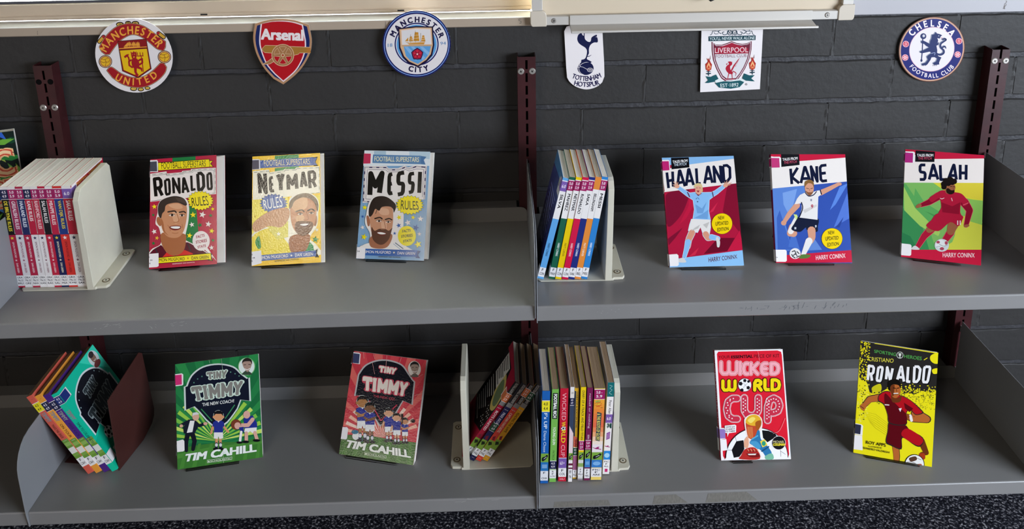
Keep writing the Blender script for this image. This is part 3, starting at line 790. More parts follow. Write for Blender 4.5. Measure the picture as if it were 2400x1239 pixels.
# ---- sky blue and navy round badge with ship and rose
def art_mc(A):
    NV, LB, WH, SK, GO = '#111a5e', '#8fb0e6', '#e6dedd', '#5b9cd2', '#c98a2a'
    cx, cy = 650, 622
    A.ell(cx, cy, 600, 588, NV, n=64); A.ell(cx, cy, 578, 566, LB, n=64); A.ell(cx, cy, 567, 555, NV, n=64); A.ell(cx+2, cy+2, 545, 530, WH, n=64)
    A.arc('MANCHESTER', cx+2, cy+14, 462, -154, -22, 92, '#1b1440', 0.045, ky=0.96, wf=0.95)
    A.arc('CITY', cx+18, cy-30, 480, 104, 72, 90, '#1b1440', 0.045, wf=0.95, rot=0)
    A.text('18', 142, 615, 222, 675, '#5686b4', 0.008, slope=-0.05); A.text('94', 1065, 585, 1165, 640, '#5686b4', 0.008, slope=-0.05)
    A.ell(cx, cy+4, 388, 378, NV, n=64); A.ell(cx, cy+4, 366, 356, WH, n=64); A.ell(cx, cy+8, 352, 346, SK, n=64)
    S2 = [(345,365),(640,330),(915,335),(935,640),(900,800),(820,900),(672,1000),(520,930),(430,840),(365,680)]
    A.poly([(322,345),(640,306),(938,314),(962,640),(926,822),(835,930),(672,1030),(500,960),(404,858),(338,694)], '#16082e')
    A.poly(S2, '#d9ae84')
    A.poly([(378,380),(640,350),(895,358),(915,630),(390,640)], '#e8d2c8'); A.poly([(395,392),(640,365),(880,372),(900,622),(402,632)], '#dfd9d8')
    low = [(398,660),(915,650),(912,690),(880,800),(800,895),(672,975),(530,912),(450,830),(405,720)]
    A.poly(low, SK)
    for P in ([(430,668),(490,668),(690,870),(640,915),(560,830)], [(545,668),(605,668),(800,862),(760,910)], [(700,668),(760,668),(885,782),(862,835)]): A.poly(P, '#86b3dd')
    A.poly([(398,655),(420,655),(460,830),(535,910),(672,972),(672,990),(520,922),(440,835),(392,700)], '#d9ae84'); A.poly([(930,645),(905,645),(870,800),(795,890),(672,972),(672,990),(815,895),(895,800)], '#d9ae84')
    A.rect(388,640,918,664,'#c79e74', -0.01)
    # ship
    A.poly([(440,575),(500,598),(800,578),(780,628),(520,632),(490,605)], GO)
    A.poly([(445,570),(505,505),(500,575)], GO)
    for x0, y0, x1, y1, d in ((515,490,590,575,8),(600,415,700,570,10),(735,470,805,575,6)):
        A.poly([(x0+18,y0),(x1-22,y0),(x1,y1),(x0-6,y1)], GO); h = (y1-y0)/3
        for j in (1, 2): A.line([(x0,y0+h*j+6),(x1-4,y0+h*j-4)], 6, '#efd9bb')
    for x, y in ((545,455),(628,388),(722,430)): A.line([(x,y),(x+2,600)], 5, '#8a6a3a')
    A.line([(510,608),(790,592)], 7, '#efd9bb')
    # rose
    for r_, c in ((112, '#2a0d3c'), (92, '#c01a3a')): A.star(662, 800, r_, c, 5, 0.86)
    for i in range(5):
        q = math.radians(-90 + 72*i); A.ell(662 + 52*cos(q), 800 + 52*sin(q), 30, 30, '#8c1030'); A.ell(662 + 52*cos(q), 800 + 52*sin(q), 22, 22, '#d02040'); A.line([(662,800),(662+62*cos(q+0.63),800+62*sin(q+0.63))], 6, '#7a0d2c')
    A.ell(662,800,14,14,'#f2d2d4')
badge('round white badge with navy rings, golden ship and red rose', 1277, 1239, [(-0.2698, 1.1919), (-0.1358, 1.1891), (-0.1406, 1.0528), (-0.2776, 1.056)], ellp(650, 622, 600, 588), -0.0165, art_mc)

# ---- white card with navy cockerel on a ball
TOT = [(90,170),(130,90),(185,72),(740,72),(750,300),(772,700),(778,940)] + smooth_closed([(740,1040),(640,1120),(470,1162),(300,1120),(190,1040),(140,960)], 4, False) + [(125,800)]
def art_tot(A):
    NV, WH = '#0d1442', '#e9e1e2'
    A.poly([(378,70),(445,70),(438,270),(470,330),(520,352),(545,330),(560,270),(640,228),(648,255),(622,268),(655,275),(662,355),(600,360),(540,400),(512,470),(512,545),(490,590),(480,650),(560,690),(500,720),(430,700),(380,660),(440,640),(470,580),(478,500),(450,450),(380,405),(335,365),(312,300),(330,230),(370,190)], NV, True, 3)
    A.poly([(385,80),(432,80),(424,248),(400,232),(385,190)], WH)
    A.line([(480,600),(520,595),(550,575)], 14, NV, taper=6)
    A.ell(455,800,138,116,NV)
    A.line([(345,765),(400,720),(470,698),(570,700)], 7, WH, sm=True); A.line([(345,765),(410,780),(480,818)], 7, WH); A.line([(345,765),(340,820),(370,880),(430,915)], 7, WH, sm=True); A.line([(345,765),(320,790)], 7, WH); A.line([(345,765),(360,700)], 7, WH)
    A.ell(345,765,20,22,WH); A.ell(345,765,12,14,NV); A.ell(532,828,52,36,WH); A.ell(532,828,44,28,NV); A.line([(500,828),(580,828)], 6, WH)
    for x in (512,530,548): A.line([(x,812),(x+4,844)], 6, WH)
    A.poly([(385,660),(470,640),(560,690),(545,705),(455,690),(375,715)], NV)
    A.arc('TOTTENHAM', 462, 430, 545, 113, 67, 80, '#1a1446', 0.025, wf=0.78, rot=-1)
    A.arc('HOTSPUR', 462, 430, 648, 106, 73, 80, '#1a1446', 0.025, wf=0.86, rot=-1)
badge('white card with a navy cockerel standing on a ball, under the pen tray', 875, 1239, [(0.0629, 1.1581), (0.1594, 1.156), (0.1614, 1.0127), (0.0627, 1.015)], TOT, -0.0062, art_tot)

# ---- white square card with red bird crest and flames
LIV = [(104, 82), (1158, 62), (1100, 1158), (80, 1210)]
def art_liv(A):
    G, R, MR, PK = '#11545c', '#b0122f', '#6d1530', '#e9dde2'
    INK = '#123445'
    # ironwork scrolls
    for sx in (-1, 1):
        X = lambda x: 628 + sx*x
        A.line([(X(0),135),(X(45),90),(X(100),120),(X(180),135),(X(230),165),(X(335),165)], 10, INK)
        A.line([(X(60),150),(X(90),215),(X(150),225),(X(170),190),(X(140),180)], 12, INK, sm=True)
        A.line([(X(120),130),(X(200),150),(X(240),180),(X(190),210)], 12, INK, sm=True)
        A.line([(X(240),210),(X(290),215),(X(310),190)], 9, INK, sm=True); A.line([(X(335),165),(X(350),215),(X(375),230)], 10, INK, sm=True)
        A.line([(X(292),165),(X(292),110)], 8, INK); A.line([(X(270),135),(X(314),135)], 8, INK)
        A.ring(X(46), 190, 32, 42, INK, ky=1.1, n=20)
        A.line([(X(100),120),(X(80),95),(X(55),110)], 9, INK, sm=True)
    A.line([(566,165),(606,215)], 8, INK); A.line([(606,165),(566,215)], 8, INK); A.line([(655,200),(690,200)], 7, INK); A.line([(674,170),(674,220)], 7, INK); A.line([(628,130),(628,240)], 8, INK)
    A.poly([(222,255),(1028,238),(1025,318),(222,338)], '#0f3c47')
    A.textq("YOU'LL NEVER WALK ALONE", [(240,270),(1012,252),(1010,305),(240,322)], '#d9e3e2', 0.008)
    # shield
    O = [(275,345),(350,395),(450,400),(540,370),(620,338),(700,368),(800,385),(880,372),(960,335),(955,480),(920,640),(850,800),(770,930),(700,1020),(520,1030),(440,970),(360,820),(300,660),(278,500)]
    sc = lambda k: [(618 + (x-618)*k, 640 + (y-640)*k) for x, y in O]
    A.poly(O, MR); A.poly(sc(0.95), PK); A.poly(sc(0.915), MR); A.poly(sc(0.86), '#dcd8da')
    top = [(305,385),(360,420),(450,425),(540,400),(620,362),(700,395),(800,410),(870,400),(935,375),(930,480),(915,545),(325,560),(312,480)]
    A.poly(top, MR); A.poly([(330,470),(620,365),(900,460),(900,545),(330,556)], '#a00f30')
    A.textq('LIVERPOOL', [(330,452),(898,438),(898,525),(330,540)], '#f0d4d8', 0.006)
    A.textq('FOOTBALL CLUB', [(342,570),(870,555),(870,607),(345,620)], '#7a3048', 0.004)
    # bird
    A.blob([(560,690),(600,682),(625,705),(620,740),(590,770),(600,830),(640,870),(620,900),(570,890),(530,850),(512,800),(540,750),(570,730)], R)
    A.poly([(545,700),(560,685),(640,690),(600,705)], R); A.poly([(520,722),(560,715),(525,745)], R)
    for i in range(7):
        A.line([(600 + i*4, 850 - i*3), (655 + i*8, 745 - i*10), (690 + i*10, 770 - i*24)], 13, R, taper=6)
    A.line([(640,850),(690,880),(682,930)], 18, R, sm=True, taper=6)
    for x in (570,620): A.line([(x,880),(x-12 if x < 600 else x+4,930),(x-25 if x < 600 else x+8,985)], 16, R, taper=9); A.line([(x-70 if x<600 else x-30,988),(x-5 if x<600 else x+42,982)], 9, R)
    # flames
    for cx, cy in ((222,790),(970,770)):
        A.poly([(cx-55,cy-60),(cx-20,cy-90),(cx+5,cy-165),(cx+35,cy-90),(cx+58,cy-55),(cx+45,cy+30),(cx,cy+62),(cx-45,cy+30)], '#b32418')
        A.poly([(cx-35,cy-20),(cx+2,cy-100),(cx+40,cy-20),(cx+25,cy+30),(cx-25,cy+30)], '#f2b27a'); A.poly([(cx-22,cy+5),(cx+2,cy-50),(cx+24,cy+5),(cx+12,cy+38),(cx-14,cy+38)], '#c8341c'); A.poly([(cx-10,cy+25),(cx+2,cy-8),(cx+12,cy+25)], '#f2b27a')
        A.line([(cx-15,cy-130),(cx-25,cy-165)], 14, '#b0402c', taper=4); A.line([(cx+28,cy-145),(cx+34,cy-205)], 11, '#84545c', taper=3)
        A.rect(cx-36,cy+58,cx+36,cy+70,INK); A.line([(cx,cy+66),(cx,cy+130)], 14, INK); A.line([(cx-32,cy+102),(cx+32,cy+98)], 20, INK)
    # ribbon
    A.poly([(170,935),(260,945),(350,905),(395,985),(320,1030),(215,1050),(160,1050),(215,1000)], G)
    A.poly([(1010,915),(920,920),(830,885),(795,970),(860,1010),(960,1020),(1010,1022),(950,970)], G)
    A.poly([(330,1010),(400,975),(500,1018),(620,1010),(760,970),(840,1000),(820,1050),(760,1130),(600,1150),(400,1130),(345,1060)], '#dfe7e4')
    A.poly([(330,1050),(480,1020),(600,1025),(760,1005),(830,1035),(750,1120),(600,1148),(400,1128)], G)
    A.textq('EST\u00b71892', [(420,1062),(735,1048),(728,1108),(428,1122)], '#dfe9e6', 0.006)
    A.ring(866,1072,12,17,'#555058', n=16); A.text('R', 860,1064,872,1080,'#555058')
badge('white square card with a red bird shield and two flames', 1239, 1239, [(0.3207, 1.1525), (0.4584, 1.1495), (0.4677, 1.0054), (0.3267, 1.0088)], LIV, -0.0062, art_liv)

# ---- navy round badge with a lion
def art_che(A):
    NV, GD, WH, RD = '#10186a', '#c69a80', '#e6dddf', '#e04562'
    rot = -38
    A.poly(ellp(648, 622, 582, 538, rot), '#5a2c1c'); A.poly(ellp(648, 622, 570, 527, rot), GD); A.poly(ellp(648, 622, 545, 505, rot), NV)
    A.poly(ellp(648, 622, 397, 370, rot), '#d9a8b4'); A.poly(ellp(648, 622, 388, 362, rot), WH)
    A.arc('CHELSEA', 648, 622, 445, -140, -40, 106, '#f1e3e6', 0.035, wf=0.82, rot=0)
    A.arc('FOOTBALL CLUB', 648, 622, 452, 140, 41, 70, '#f1e3e6', 0.025, wf=0.85, rot=0)
    for cx, cy, fl in ((204,532,0),(1110,482,0),(192,762,1),(1088,710,1)):
        A.ell(cx, cy, 54, 54, '#f3b9c4'); A.ell(cx, cy, 44, 44, '#c01838')
        if fl:
            for i in range(6): q = 1.047*i; A.ell(cx+26*cos(q), cy+26*sin(q), 12, 12, '#f6c6ce')
            A.ell(cx, cy, 11, 11, '#f6c6ce')
        else:
            for d in (-20, 0, 20): A.line([(cx-30, cy+d+8), (cx+30, cy+d-8)], 7, '#f3b9c4')
            A.line([(cx-4, cy-38), (cx+6, cy+38)], 6, '#f3b9c4')
    L = '#1b2a5e'; SH = '#7d8494'
    for dx, c in ((-14, SH), (0, L)):
        o = lambda p: [(x+dx, y+dx*0.4) for x, y in p]
        A.poly(o([(640,440),(650,375),(690,365),(715,325),(735,352),(790,365),(825,385),(800,400),(780,440),(740,430),(755,470),(740,520),(770,500),(760,545),(725,560),(740,640),(735,700),(760,740),(810,760),(790,800),(770,850),(775,880),(690,890),(665,860),(720,830),(740,780),(690,755),(640,760),(625,800),(585,860),(560,890),(480,900),(475,870),(540,850),(580,800),(560,750),(590,720),(640,690),(620,660),(480,690),(445,680),(450,655),(500,640),(600,590),(560,570),(520,530),(470,520),(465,480),(510,475),(580,510),(610,530),(620,480)]), c)
        A.line(o([(735,700),(790,715),(845,690),(850,640),(800,590),(800,530),(850,490),(890,460),(870,440),(830,455)]), 34, c, sm=True, taper=22)
        A.line(o([(830,590),(870,570),(890,605)]), 28, c, sm=True, taper=12)
    A.line([(492,440),(485,640),(468,830)], 16, L); A.ell(502, 398, 50, 50, L); A.ell(508, 392, 22, 24, '#c9c6cc'); A.ell(470, 812, 18, 22, L)
    A.line([(640,690),(700,680),(690,720)], 9, '#9aa4c4', sm=True); A.line([(800,425),(830,430)], 7, '#c05068'); A.ell(765,392,8,6,WH)
    for x in (485,512,540,672,700,728): A.line([(x,890),(x-4,908)], 9, L, taper=3)
badge('round navy badge with a lion holding a staff, rightmost badge on the bricks', 1312, 1239, [(0.697, 1.1609), (0.8441, 1.1578), (0.8626, 1.0134), (0.712, 1.017)], ellp(648, 622, 582, 538, -38), -0.0062, art_che)
# ------------------------------------------------------------------ books
def book(name, label, w, h, t, cols, arts, mtx, pages, group=None, hard=False, stickers=(), cover_mat=None, cat='book', ext=0.0):
    """local frame: x from spine to fore-edge, y from front cover to back, z up; cols = front, spine, back"""
    o = bpy.data.objects.new(name, None); COL.objects.link(o); o.empty_display_size = 0.02
    mtx = mtx.copy(); mtx.translation.z += DZ
    o.matrix_world = mtx; tag(o, label, cat, group)
    c = 0.0019 if hard else 0.0006
    r = min(0.0018 if hard else 0.0009, t*0.3)
    A3 = (0.3, 0.8, 1.27)
    out = [(w, 0.0), (r, 0.0)] + [(r - r*sin(a), r - r*cos(a)) for a in A3] + [(0, r), (0, t-r)] + [(r - r*cos(a), t - r + r*sin(a)) for a in A3] + [(r, t), (w + ext, t)]
    q = min(c, t*0.3)
    inn = [(w, q), (max(r, q), q)] + [(q, q)]*3 + [(q, max(r, q)), (q, t-max(r, q))] + [(q, t-q)]*3 + [(max(r, q), t-q), (w + ext, t-q)]
    n = len(out); m = MB()
    vs = [(x, y, z) for z in (0, h) for x, y in out] + [(x, y, z) for z in (0, h) for x, y in inn]
    for i in range(n - 1):
        col = cols[0] if i == 0 else cols[2] if i == n - 2 else cols[1]
        m.add([vs[i], vs[i+1], vs[n+i+1], vs[n+i]], [(0, 1, 2, 3)], lin(col))
        for k in (0, n):
            if i in (2, 3, 7, 8) and False: continue
            m.add([vs[k+i], vs[k+i+1], vs[2*n+k+i+1], vs[2*n+k+i]], [(0, 1, 2, 3)], lin(col))
        m.add([vs[2*n+i], vs[2*n+i+1], vs[3*n+i+1], vs[3*n+i]], [(0, 1, 2, 3)], lin('#e9e4da'))
    for i, col in ((0, cols[0]), (n-1, cols[2])):
        m.add([vs[i], vs[n+i], vs[3*n+i], vs[2*n+i]], [(0, 1, 2, 3)], lin(col))
    FN = {'front': lambda u, v, d: (u, -d, v), 'back': lambda u, v, d: (w - u, t + d, v), 'spine': lambda u, v, d: (-d, t - u, v)}
    for side, A in arts: A.put(m, FN[side])
    put('cover', m.mesh('cover', cover_mat or M_GLOSS, fix=False), parent=o)
    ov = 0.0032 if hard else 0.0004
    m = MB(); m.box(q + 0.0002, w + ext - (ov if not ext else 0.0008), q + 0.00005, t - q - 0.00005, ov if hard else 0.0002, h - ov)
    put('page_block', m.mesh('page_block', pages), parent=o)
    for nm, side, A, fac in stickers:
        m = MB(); lift = 0.00006 + Art.STEP*max([a.k for sd, a in arts] + [0])
        A.put(m, FN[side], lift=lift)
        for side2, A2 in fac: A2.put(m, FN[side2], lift=lift)
        put(nm, m.mesh(nm, M_STICK, fix=False), parent=o)
    return o
def cover_art(q, w, h): return Art(q, [(0, h), (w, h), (w, 0), (0, 0)])
def spine_art(t, h): return Art([(0, 0), (100, 0), (100, 1000), (0, 1000)], [(0, h), (t, h), (t, 0), (0, 0)])

# ---- standing books seen by their spines
def spine_book(s, label, group, xr, y0, th, h, w, lean, bands, texts, level=None, call=None, pages=None, cols=None, extra=None, back_art=None, lift=0.0, hard=False, ends=None, fart=None):
    """xr = foot of the book at the spine (right edge when leaning right, left edge when leaning left)"""
    A = spine_art(th, h)
    for a, b, c in bands: A.rect(0, a, 100, b, c)
    if extra: extra(A)
    for tx in texts:
        s_, a, b, c = tx[:4]; x0, x1 = tx[4:6] if len(tx) > 4 else (24, 76); bo = tx[6] if len(tx) > 6 else 0.02
        A.vtext(s_, x0, a, x1, b, c, bo)
    st = []
    F = lambda: Art([(0, 0), (100, 0), (100, 1000), (0, 1000)], [(0, h), (w, h), (w, 0), (0, 0)])
    if level:
        a, b, c, l1, l2 = level[:5]; tc = level[5] if len(level) > 5 else '#f4e9ef'
        L = spine_art(th, h); L.rect(0, a - 6, 100, b + 4, '#efe6e8'); L.rect(0, a, 100, b, c)
        if l2: L.text(l1, 20, a + (b-a)*0.14, 74, a + (b-a)*0.42, tc, 0.02); L.text(l2, 20, a + (b-a)*0.56, 74, a + (b-a)*0.84, tc, 0.02)
        else: L.text(l1, 18, a + (b-a)*0.32, 74, a + (b-a)*0.66, tc, 0.02)
        f_ = F(); wd = 1300/ (w*100); f_.rect(0, a - 6, 16, b + 4, '#efe6e8'); f_.rect(0, a, 14, b, c)
        g_ = F(); g_.rect(86, a - 6, 100, b + 4, '#efe6e8'); g_.rect(88, a, 100, b, c)
        st.append(('reading_level_label', 'spine', L, [('front', f_), ('back', g_)]))
    if call:
        a, b, lines = call
        L = spine_art(th, h); L.rect(0, a, 100, b, '#eeeaea'); nl = len(lines); hh = (b - a)
        for i, ln in enumerate(lines):
            y = a + hh*(0.10 + 0.84*i/nl); wd = min(36, 13*len(ln)); L.text(ln, 50 - wd, y, 50 + wd, y + hh*0.56/nl, '#2a2730', 0.02)
        f_ = F(); f_.rect(0, a, 12, b, '#eeeaea'); g_ = F(); g_.rect(88, a, 100, b, '#eeeaea')
        st.append(('call_number_label', 'spine', L, [('front', f_), ('back', g_)]))
    arts = [('spine', A)]
    if back_art: arts.append(('back', back_art))
    if fart: arts.append(('front', fart))
    z = zs(s, xr, y0) + lift
    R = Matrix.Rotation(lean, 4, 'Y')
    base = Matrix(((0, -1, 0, 0), (1, 0, 0, 0), (0, 0, 1, 0), (0, 0, 0, 1)))
    off = Vector((0, 0, 0)) if lean >= 0 else Vector((th, 0, 0))
    M = Matrix.Translation(Vector((xr, y0, z))) @ R @ Matrix.Translation(off) @ base
    cc = cols or ('#ffffff', '#ffffff', '#ffffff')
    return book('book', label, w, h, th, cc, arts, M, pages or M_WHITEP, group=group, stickers=st, hard=hard)
MAG, NVY, PUR, GRN, YLW, ORA = '#a01a5c', '#1d2348', '#7a5aa8', '#1f4d33', '#f0e02a', '#d9733c'
def star_at(A, y, c, r=26, t=0.0125, h=0.19): A.star(50, y, r, c, ky=(1000/h)/(100/t)*1.0 if False else (t*10/h))
G1 = 'thin football paperbacks in the upper left book row'
LU = [('black title band with yellow lettering, leftmost of the row', 0.0125, '#15130f', 'DE BRUYNE RULES', '#e3cf3a', '#b3243f', '#f2d43a', '#e9c9cf', (NVY, '4.5', '4.9'), 'BRU'),
      ('pinkish maroon title band over white, beside the black-banded leftmost book', 0.0132, '#9c2a52', 'GREALISH RULES', '#e9d3dc', '#ddd6d8', '#1e2a50', '#94405e', (MAG, '5.0', '5.9'), 'GRE'),
      ('navy title band over a red lower half', 0.0126, '#252a5a', 'HAALAND RULES', '#dfe3ee', '#b02745', '#f2e4e4', '#e9c9cf', (MAG, '5.0', '5.9'), 'NAA'),
      ('bright red title band under a navy reading label', 0.0122, '#b8203c', 'KANE RULES', '#f0dede', '#e2dcdc', '#232b52', '#83505f', (NVY, '4.5', '4.9'), 'KAN'),
      ('red title band over white, fifth from the left', 0.0122, '#b52c42', 'RASHFORD RULES', '#f0c9cc', '#e4dede', '#2a2f52', '#83505f', (MAG, '5.0', '5.9'), 'RAS'),
      ('black title band with white lettering over a red lower half', 0.0120, '#17151a', 'SALAH RULES', '#e6e0de', '#bb2440', '#f2e4e4', '#e9c9cf', (MAG, '5.0', '5.9'), 'SAL'),
      ('red title band over a navy lower half', 0.0126, '#b81f40', 'MBAPPE RULES', '#f0d2d6', '#1f2350', '#e9d23c', '#e6dcc0', (MAG, '5.0', '5.9'), 'MSA'),
      ('blue title band with yellow lettering', 0.0150, '#22387e', 'VAN DIJK RULES', '#e3c93a', '#d3322c', '#f2e4e4', '#7d1a20', (MAG, '5.0', '5.9'), 'DIJ'),
      ('purple reading label and red title band, right at the cream bookend', 0.0156, '#bd1f36', 'SAKA RULES', '#f0dede', '#ddd4d0', '#2b2b40', '#6d4a52', (PUR, '6.0', None), 'SAK')]
x = -0.9050 + 0.0126
xr = -0.7808
tot = sum(b[1] for b in LU)*1.015 + 0.0003*len(LU)
x = xr - tot
for i, (lab, th, tb, title, tc, lb, sc, ac, lv, cn) in enumerate(LU):
    th *= 1.015; x += th + 0.0003; kh = th*10/0.19
    def ex(A, sc=sc, ac=ac, kh=kh, tb=tb):
        A.star(46, 502, 27, sc, ky=kh); A.star(46, 724, 19, ac, ky=kh); A.rect(92, 140, 100, 460, '#d8d2d0'); A.line([(96, 150), (90, 300), (97, 440)], 2, '#2a2630')
    spine_book('LU', 'thin white-topped football book: ' + lab, G1, x, -0.2245 + 0.0009*(4-i)*0.6, th, 0.1905, 0.129, 0.0,
               [(0, 20, lb if i in (2, 5, 7) else '#ece6e2'), (20, 130, '#ece6e2'), (118, 470, tb), (470, 1000, lb)],
               [(title, 140, 140 + 19.5*len(title), tc, 24, 70, 0.03), ('SIMON MUGFORD', 540, 700, ac, 36, 62), ('DAN GREEN', 752, 850, ac, 36, 62)],
               level=(26, 118, lv[0], lv[1], lv[2]), call=(878, 984, ('GRA', '796.33', cn)), cols=(lb, lb, lb), extra=ex, lift=0.0022,
               fart=(lambda A: (A.poly([(0,0),(100,0),(100,1000),(0,1000)], '#b8203c'), A.rect(2,2,98,45,'#e9e2e0'), A.rect(14,18,98,52,'#c02038'), A.textq('FOOTBALL SUPERSTARS', [(16,26),(92,26),(92,44),(16,44)], '#f0c95a', 0.02), A)[-1])(Art([(0, 0), (100, 0), (100, 1000), (0, 1000)], [(0, 0.1905), (0.129, 0.1905), (0.129, 0), (0, 0)])) if i == 8 else None)

G2 = 'leaning novels with a white name band in the upper right book row'
RU = [('light blue band and purple reading label, leftmost', 0.0062, 0.0109, '#62a5dc', 'SILVA', 'HARRY CONINX', '#1d3a5a', (PUR, '6.0', None), 'CON', 0.0490, 0.235),
      ('dark green colour band', 0.0262, 0.0107, '#1e6048', 'MAHREZ', 'HARRY CONINX', '#dfe9e2', (MAG, '5.0', '5.9'), 'MAH', 0.0, 0.188),
      ('yellow colour band', 0.0377, 0.0107, '#ecc70e', 'NEYMAR', 'MATT CARVER', '#8a6f12', (MAG, '5.0', '5.9'), 'CON', 0.0, 0.186),
      ('red colour band', 0.0491, 0.0107, '#cf1a45', 'RONALDO', 'HARRY CONINX', '#f2cdd4', (MAG, '5.0', '5.9'), 'CON', 0.0, 0.184),
      ('dark navy blue colour band', 0.0604, 0.0106, '#232e78', 'SAKA', 'HARRY CONINX', '#dfe3f0', (MAG, '5.0', '5.9'), 'SAK', 0.0, 0.182),
      ('orange colour band and no reading label', 0.0717, 0.0104, '#e2893a', 'BELLINGHAM', 'MATT CARVER', '#f4e1cb', None, 'BEL', 0.0, 0.180),
      ('bright blue colour band, touching the cream bookend', 0.0828, 0.0106, '#2f7fc6', 'MESSI', 'HARRY CONINX', '#e3ecf5', (MAG, '5.0', '5.9'), 'MES', 0.0, 0.178)]
for i, (lab, x0, th, colr, title, auth, ac, lv, cn, _, ln) in enumerate(RU):
    back = None
    if i == 0:
        back = Art([(0, 0), (100, 0), (100, 150), (0, 150)], [(0, 0.194), (0.129, 0.194), (0.129, 0), (0, 0)])
        back.rect(0, 0, 100, 150, '#3a3f7a'); back.rect(0, 0, 100, 22, '#4f86b8'); back.rect(0, 120, 100, 150, '#1d1d38')
        back.poly([(0,20),(100,10),(100,40),(60,60),(0,60)], '#3c4a8c')
        for k in range(11): back.rect(18, 42 + k*7, 80 - (k*5 % 17), 44 + k*7, '#a9a6cc')
        back.rect(76, 8, 97, 30, '#d8dad8'); back.rect(79, 11, 94, 20, '#8d9490')
    spine_book('RU', 'slim novel with white name band: ' + lab, G2, x0 + th/cos(ln), -0.2435 - 0.0012*min(i, 3) , th, 0.194, 0.129, ln,
               [(0, 26, colr), (26, 398, '#ece7e4'), (398, 1000, colr)] if lv else [(0, 118, colr), (118, 400, '#ece7e4'), (400, 1000, colr)],
               [(title, 160, 160 + (27*len(title) if len(title) < 8 else 165), '#26222c', 30, 74, 0.03), (auth, 640, 770, ac, 32, 66, 0.02)],
               level=(34, 128, *lv) if lv else None, call=(885, 978, ('F', cn)), cols=('#5a1228' if i == 1 else colr, colr, colr), back_art=back, lift=0.0020, pages=M_WHITEP if i in (0, 2, 4, 6) else M_GREYP)

G3 = 'upright mixed paperbacks in the lower right book row'
def boots(A, y0, y1, kh):
    A.rect(0, y0, 100, y1, '#7fa944'); A.blob([(12, y0+(y1-y0)*0.75), (20, y0+(y1-y0)*0.45), (55, y0+(y1-y0)*0.35), (75, y0+(y1-y0)*0.15), (92, y0+(y1-y0)*0.3), (60, y0+(y1-y0)*0.7), (25, y0+(y1-y0)*0.9)], '#1b1c22')
    A.line([(40, y0+(y1-y0)*0.62), (72, y0+(y1-y0)*0.4)], 6, '#cfd3cf')
def e_blue(A): boots(A, 670, 765, 0); A.rect(0, 765, 100, 865, '#2c74b4'); A.rect(18, 790, 84, 832, '#7fa9d4'); A.rect(0, 92, 100, 98, '#2a4a7a')
def e_green(A): A.rect(14, 40, 90, 312, '#16161a'); A.rect(20, 46, 84, 306, '#1f1f24'); A.star(52, 196, 24, '#e8e6e0', 6, 0.6, ky=0.06*10/10*1.2)
def e_wwc(A):
    kh = 0.0142*10/0.1948
    A.ell(50, 423, 30, 30*kh, '#f2eeee'); A.ell(50, 423, 12, 12*kh, '#1c1c20')
    for q in range(5): A.ell(50 + 24*cos(1.257*q), 423 + 24*kh*sin(1.257*q), 7, 7*kh, '#1c1c20')
    A.text('HU', 22, 965, 78, 985, '#f0b0b8', 0.02)
def e_thin(A):
    A.rect(0, 35, 100, 110, '#e6ddd6'); A.text('un', 30, 52, 80, 70, '#33323c'); A.poly([(0, 190), (100, 190), (100, 480), (0, 400)], '#39455e'); A.poly([(0, 400), (100, 480), (100, 690), (0, 690)], '#e8cfd2')
    boots(A, 690, 765, 0); A.rect(0, 765, 100, 860, '#efe8e6'); A.rect(0, 800, 100, 822, '#6d2440'); A.rect(0, 845, 100, 860, '#6d2440')
def e_soc(A):
    A.rect(0, 30, 34, 560, '#2e3a4a'); A.ell(50, 540, 40, 40*0.035, '#d8c6b8'); A.poly([(0, 520), (100, 540), (100, 640), (0, 640)], '#c9604e'); A.rect(0, 740, 100, 900, '#a5628a')
def e_trk(A): boots(A, 690, 775, 0); A.rect(0, 775, 100, 1000, '#d9d6d2'); A.rect(0, 810, 100, 850, '#8fae62'); A.rect(0, 980, 100, 1000, '#8d8088')
def e_net(A): boots(A, 665, 760, 0); A.rect(0, 760, 100, 855, '#3f7fc0'); A.rect(16, 790, 84, 826, '#6fa3d6')
def roo(A, y, kh, c='#a02a6c'):
    A.blob([(30, y), (48, y-28*kh*4), (60, y-40*kh*4), (72, y-30*kh*4), (62, y-12*kh*4), (66, y+20*kh*4), (50, y+30*kh*4), (34, y+24*kh*4)], c)
    A.line([(34, y+10*kh*4), (14, y-10*kh*4), (6, y-20*kh*4)], 9, c, taper=4); A.line([(58, y+20*kh*4), (84, y+34*kh*4)], 8, c)
def e_boots(A):
    for k in range(10): A.rect(0, 118 + k*50, 100, 168 + k*50 + 1, ['#f2a63a', '#f09a3a', '#ee8a3c', '#ec7c42', '#ec7448', '#ea6e4a', '#ec8a5a', '#f0a877', '#f2c9a8', '#f4e2d2'][k])
    A.star(40, 165, 38, '#d86a2c', 9, 0.7, ky=0.0193*10/0.1918); A.text('RICKY', 16, 130, 60, 150, '#7ec25c', 0.04, slope=-0.1); A.text('STUART', 14, 160, 66, 180, '#f0d23a', 0.04, slope=-0.1)
    A.ell(74, 205, 14, 16*0.1*10/10*1.6, '#8a2f28'); A.poly([(34, 250), (76, 262), (70, 570), (30, 560)], '#22404e')
    A.rect(0, 605, 100, 690, '#efe3e6'); roo(A, 645, 0.1); boots(A, 690, 775, 0); A.rect(0, 775, 100, 860, '#3d7ec4'); A.ell(50, 815, 36, 22, '#7fb2e4')
